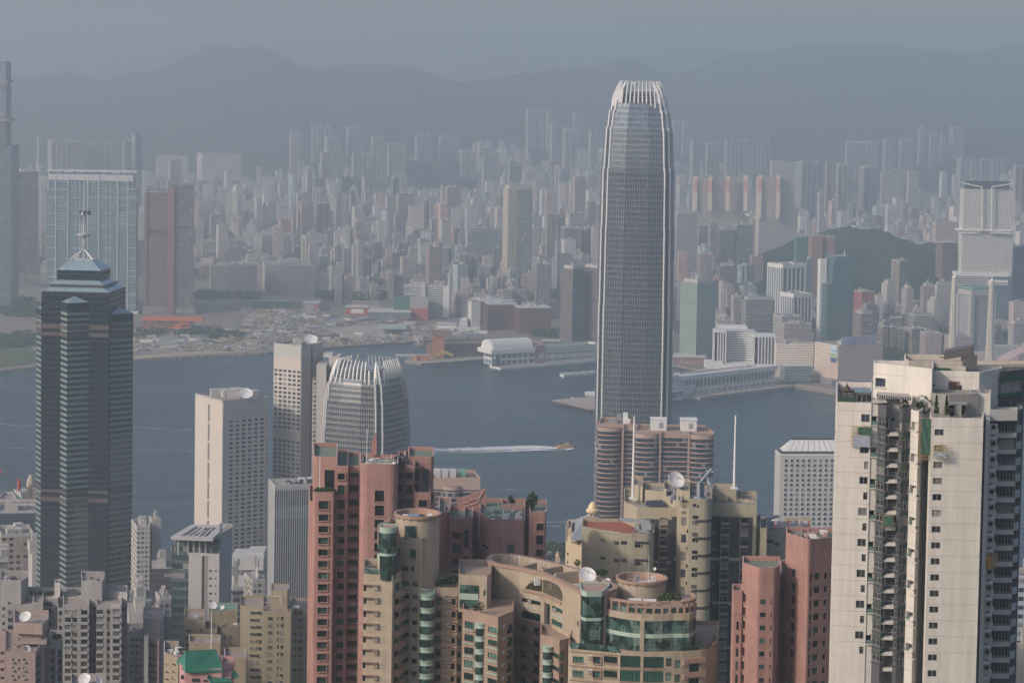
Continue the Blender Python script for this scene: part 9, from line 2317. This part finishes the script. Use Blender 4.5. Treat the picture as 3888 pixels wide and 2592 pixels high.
 p=W('d',1793,1300,700);pole('radio_mast','thin pale pole rising behind the green roofed house',(p.x,p.y,ztop('d',1790,1330,700)),ztop('d',1795,960,700)-ztop('d',1790,1330,700),.2)
 b=Near('tall_ochre_block','tall ochre apartment block with square roof tank beside pink tower','apartment block','h',1200,930,220,OCH,OLD,MIXP,FRD)
 dx=lambda x:(x/2.234-950)*2.234
 PH=60.5
 b.sec([(dx(2035),938),(dx(2120),936),(112,934)],945,18,{0:[],1:[(dx(2122),dx(2200),960,990,PH,12,'tl'),(55,100,958,990,PH,12,'tl')]},zt=ztop('h',0,925,935));b.sec([(105,928),(342,928),(360,936)],958,18,{0:[(152,192,1008,1034,PH,12,'l'),(230,246,1005,1034,PH,12,''),(260,284,1006,1034,PH,12,'l')]},xt=230);b.sec([(352,938),(500,940)],930,18,{0:[(372,398,960,985,PH,12,'t'),(410,448,960,985,PH,12,'tl')]})
 hb=MB([OCH,OLD,OCH]);b.sec([(172,936),(310,935),(328,940)],785,8,mb=hb,xt=250,par=.5);hb.build('roof_tank',b.t);z=ztop('h',230,958,928);roofstuff(b,[WHITE,OLD,paint('brick_patch',(.32,.12,.08))],'h',120,420,931,944,z-.9,14,12)
 mb=b.part('roof_pipes',[WHITE]);A=W('h',185,830,934.5)
 for pts in([(180,830),(255,830),(255,900)],[(240,840),(270,840),(270,910)]):barpx(mb,'h',pts,934.6,.1)
 b.done()
 d=600;t=thing('green_roof_house',(W('d',1660,1500,d).x,d+5,gz(-60,d)-5),'pink house tower with steep bright green hipped roof','house')
 PKH=paint('pink_house',(.46,.26,.25),.75,.08,.12);GRT=paint('green_roof_tile',(.028,.175,.115),.6,.08,.06)
 mb=MB([PKH]);pl=[xy(W('d',x,1500,dd)) for x,dd in((1520,603),(1570,598),(1880,598),(1880,612),(1520,612))];zt=ztop('d',1600,1452,598);mb.prism(pl,t['_b'][2],zt+.3,0,0);mb.build('wall',t)
 mb=MB([GRT]);e=[W('d',1500,1375,606),W('d',1578,1458,596.5),W('d',1892,1432,598),W('d',1850,1310,612),W('d',1560,1300,613)];r1,r2=W('d',1578,1285,604),W('d',1830,1305,606)
 r1.z=r2.z=(r1.z+r2.z)/2+.1;zE=zt
 for v in e:v.z=zE
 mb.face([e[0],e[1],r1]);mb.face([e[1],e[2],r2,r1]);mb.face([e[2],e[3],r2]);mb.face([e[3],e[4],r1,r2]);mb.face([e[4],e[0],r1]);mb.face([Vector((v.x,v.y,zE-.5)) for v in e][::-1])
 for k in range(5):a,c=e[k],e[(k+1)%5];mb.face([(a.x,a.y,zE-.5),(c.x,c.y,zE-.5),c,a])
 mb.build('roof',t)
 rb=MB([paint('green_ridge',(.025,.14,.095),.6)]);rb.tube(r1,r2,.2,.2,6)
 for a,c in((e[0],r1),(e[1],r1),(e[2],r2)):rb.tube(a,c,.17,.17,6)
 for k in range(26):
  f=(k+.5)/26;a=e[1].lerp(e[2],f);c=r1.lerp(r2,f);rb.tube(a,c,.06,.06,4)
 rb.build('roof_ridges',t)
 mb=MB([GRT,PKH]);
 for pts in([(1755,1510,595),(1800,1470,603),(1935,1500,603),(1968,1555,595),(1790,1560,593)],[(1915,1465,606),(1990,1458,606),(2028,1505,600),(1945,1512,600)]):
  V=[W('d',x,y,dd) for x,y,dd in pts];mb.face(V);lo=[v-Vector((0,0,.5)) for v in V];mb.face(lo[::-1])
  for k in range(len(V)):mb.face([lo[k],lo[(k+1)%len(V)],V[(k+1)%len(V)],V[k]])
 mb.build('lower_roof',t)
 mb=MB([PKH,OLD]);q4=[xy(W('d',x,1500,dd)) for x,dd in((1780,598),(1960,599),(1985,612),(1880,614))];mb.prism(q4,t['_b'][2],ztop('d',1950,1515,599),0,0);q5=[xy(W('d',x,1420,dd)) for x,dd in((1872,604),(1975,606),(1985,618),(1880,618))];mb.prism(q5,t['_b'][2],ztop('d',1930,1470,606),0,1);mb.parapet(q5,ztop('d',1930,1470,606),1.0,.3,0);mb.build('side_wing',t)
 mb=MB([MATS['window_dark'],WHITE]);
 for(x0,x1,y0,y1) in((1535,1560,1500,1535),(1628,1692,1528,1556),(1725,1755,1540,1555)):bpx(mb,'d',x0,x1,y0,y1,597.8,.15)
 mb.build('window',t)
 b=Near('yellow_tile_block','short ochre block with white roof edge behind the green roofed house','apartment block','d',1450,680,1450,OCH,OLD,MIXP,FRD,cope=LGR);b.sec([(1388,690),(1512,684)],1350,14,{0:[(1402,1432,1400,1425,62,4,'t'),(1460,1492,1398,1425,62,4,'t')]},xt=1450);b.sec([(1900,690),(2085,690)],1350,12,{0:[(1965,1990,1400,1428,62,4,'')]});b.sec([(1600,700),(1868,700)],1225,10,zt=ztop('d',1740,1222,700));z=ztop('d',1450,1350,686);roofstuff(b,[WHITE,OLD,DARKST],'d',1395,1560,690,700,z-.9,12,13);b.done()
 p=W('d',1700,1290,705);dish('satellite_dish','dark round dish behind the green roof ridge',(p.x,p.y,ztop('d',1700,1310,703)),pr(46,703),.1,.3,MATS['dish_black_mesh'])
left_cluster()
# -- mid distance blocks between the hillside and the water
D_=[('d',1450,1600,1862,478,1255,.05,'slab','grey office slab with blank panelled front and open roof frame',.06),]
def grey_slab():
 d=1250
 PAN=paint('pale_grey_panel',(.44,.42,.40),.6,.06,.1);b=Near('panelled_office_slab','grey office slab with blank panelled front and open roof frame','office block','d',800,d,1700,PAN,OLD,MIXP,FRD)
 gl=facade('slab_green_glass',(.10,.13,.125),(.035,.065,.065),4.6,3.6,.9,.62,.2,blinds=.1,gvar=.7)
 b.sec([(1598,1248),(1858,1246)],472,26,{0:[(1775,1800,608,626,64,9,''),(1826,1836,608,628,64,4,''),(1712,1732,490,1300,0,1,''),(1746,1760,490,1300,0,1,'')]})
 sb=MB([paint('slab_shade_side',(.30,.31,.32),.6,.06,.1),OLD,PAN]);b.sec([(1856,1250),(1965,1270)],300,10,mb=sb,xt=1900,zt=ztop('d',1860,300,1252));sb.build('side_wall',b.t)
 gb=MB([gl,OLD,PAN]);b.sec([(1452,1252),(1602,1252)],590,20,mb=gb,zt=ztop('d',1520,600,1252));b.sec([(1448,1256),(1508,1256)],455,18,mb=gb);b.sec([(1490,1254),(1600,1254)],350,18,mb=gb,zt=ztop('d',1540,352,1254));b.sec([(1598,1252),(1800,1252)],352,20,mb=gb,z0=ztop('d',1700,480,1250));b.sec([(1795,1251),(1868,1251)],318,22,mb=gb,z0=ztop('d',1800,480,1250));gb.build('glass_wall',b.t)
 mb=b.part('roof_frame',[PAN]);zt=ztop('d',1600,330,1246)
 A,B=b.P(1446,1246),b.P(1792,1244);mb.prism([A,B,(B[0],1282),(A[0]+4,1282)],zt-1.2,zt,0,0,True) if False else None
 o=[A,b.P(1800,1244),(b.P(1800,1244)[0]+3,1280),(A[0]+6,1280)];i_=inset(o,4)
 for k in range(4):k2=(k+1)%4;mb.prism([o[k],o[k2],i_[k2],i_[k]],zt-1.6,zt,0,0,True)
 for f in(.2,.4,.6,.8):a,c=lerp(i_[0],i_[1],f),lerp(i_[3],i_[2],f);mb.prism([(a[0]-.5,a[1]),(a[0]+.5,a[1]),(c[0]+.5,c[1]),(c[0]-.5,c[1])],zt-1.4,zt-.4,0,0,True)
 for x in(1508,1590,1640,1690,1740):p=b.P(x,1250.5);mb.box((p[0],p[1],ztop('d',1600,480,1250)),(.8,.8,zt-ztop('d',1600,480,1250)-1.6),0)
 A,C_=W('d',1680,305,1262),W('d',1745,250,1270);mb.tube(A,C_,.9,.9,5)
 b.done()
grey_slab()
def mids():
 L=[('d',-60,-20,312,130,1500,'vert',(.05,.07,.09),1650,'black glass office block left of pyramid capped skyscraper','office block',.15),('d',-60,8,285,335,1500,'res',(.34,.28,.24),1180,'brown grey apartment block with roof pipes at left edge','apartment block',.3),('d',-60,-20,62,545,1500,'strip',(.20,.17,.16),1080,'small dark block at the left edge below brown grey one','building',.2),('d',240,272,310,480,1500,'blank',(.42,.40,.38),1150,'thin pale stair tower left of pyramid capped skyscraper','building',.3),('d',1085,1160,1272,262,1500,'dense',(.50,.48,.44),1420,'white apartment block with dark window stack right of skyscraper','apartment block',.3),('d',1262,1290,1365,205,1500,'blank',(.44,.44,.44),1440,'pale grey block right behind white apartment block','building',.3),('d',1272,1284,1452,600,1500,'strip',(.10,.075,.07),1330,'dark brown banded office block left of panelled slab','office block',.15),('d',1075,1090,1285,870,1500,'strip',(.20,.17,.14),1180,'low brown banded block below the white apartment block','building',.15),('d',1060,1090,1290,985,1500,'blank',(.33,.32,.31),1050,'low grey block with sawtooth roof behind greenish block','building',.2),('d',1315,1350,1452,870,1500,'dense',(.30,.29,.28),1080,'grey narrow block beside the glass of panelled slab','building',.3),('d',1960,1972,2062,780,1500,'strip',(.22,.20,.20),1180,'grey brown block right of the panelled slab','building',.3),('d',1958,1985,2022,665,1500,'blank',(.24,.17,.15),1300,'dark brown narrow block right of the panelled slab','building',.3),('d',2065,2120,2234,715,1500,'dense',(.34,.32,.28),1150,'grey beige apartment block below the hotel podium','apartment block',.3),('g',-20,20,132,1350,2300,'dense',(.36,.34,.30),1100,'small grey beige block left of striped dark tower base','apartment block',.3),('p',2150,2168,2300,640,1500,'res',(.50,.53,.58),800,'pale blue and white block at the right edge behind white tower','apartment block',.2),('p',2140,2155,2300,1290,1600,'blank',(.52,.50,.46),560,'white rounded terrace roof at lower right corner','building',.2),]
 for(r_,x0,xc,x1,yt,yb,st,col,d,lab,cat,yaw) in L:
  ym=min(yt+250,1400)
  K('hillside_block',lab,cat,r_,x0,xc,x1,yt,yb,yaw,st,col,d=d,roof=rnd.choice(['flat','core']),tops=4,ym=ym)
 t,pl,z1,d=K('brown_site_building','low brown building with scaffold on its roof at far left','building','c',-60,-20,318,1462,1700,.08,'res',(.30,.23,.19),d=1720,roof='flat',tops=6,ym=1550)
 t=thing('red_crane',tuple(W('c',165,1440,1725)),'red and white tower crane with green jib at far left','crane');RC=paint('crane_red',(.50,.06,.05));GC=paint('crane_green',(.07,.15,.13))
 mb=MB([WHITE,RC]);barpx(mb,'c',[(150,1445),(158,1370)],1725,.9,0);barpx(mb,'c',[(182,1445),(168,1370)],1725,.9,0);barpx(mb,'c',[(163,1372),(161,1275)],1725,1.4,1);mb.build('crane_mast',t)
 mb=MB([GC,RC]);barpx(mb,'c',[(150,1435),(20,1225)],1724,.6,0);barpx(mb,'c',[(22,1228),(-30,1140)],1724,.6,1);mb.build('jib',t);mb=MB([GC]);barpx(mb,'c',[(148,1440),(200,1440)],1724,1.4);mb.build('crane_base',t)
 t=thing('scaffold_turret',tuple(W('c',262,1450,1730)),'cream roof turret in scaffolding beside the red crane','scaffold');mb=MB([paint('scaffold_tan',(.40,.34,.26))]);
 for x in(225,250,275,298):barpx(mb,'c',[(x,1460),(x,1335)],1730,.35)
 for y in(1350,1385,1420):barpx(mb,'c',[(218,y),(305,y)],1730,.5)
 c=W('c',262,1460,1734);mb.lathe([(3.4,c.z),(3.4,c.z+14),(1.5,c.z+19),(0,c.z+20)],(c.x,1734,0),10);mb.build('scaffold_frame',t)
 g=random.Random(21)
 for k in range(70):
  Y=g.uniform(960,1330);X=g.uniform(-.235,-.02)*Y
  w_,dp,h=g.uniform(12,24),g.uniform(12,22),g.uniform(18,48)
  z0=gz(X,Y)-3
  px_,py_=proj((X,Y,z0+h))
  if py_<1890+690/2.234:continue
  mb=MB([FA[s_] for s_ in STY]+[ROOF]);it=(Y,X,w_,dp,h,g.randrange(len(PAL)),g.uniform(.6,.9),g.randrange(3),g.uniform(0,.4),g.random())
  v0=len(mb.v);crowdblock(mb,it,g);mb.v=[(a,c,e+z0-2.5) for a,c,e in mb.v]
  tag(mb.build('street_block'),f'old {CNAME[it[5]]} block wedged among the crowded slope streets, lower left','city block',f'{CNAME[it[5]]} slope street blocks')
mids()
p=W('v',302,172,10250);pole('hill_mast','thin transmitter mast on the far mountain ridge',(p.x,p.y,p.z-15),ztop('v',302,149,10250)-p.z+15,2.2)
for o in BUILT:
 for k in('_b',):
  if k in o:del o[k]
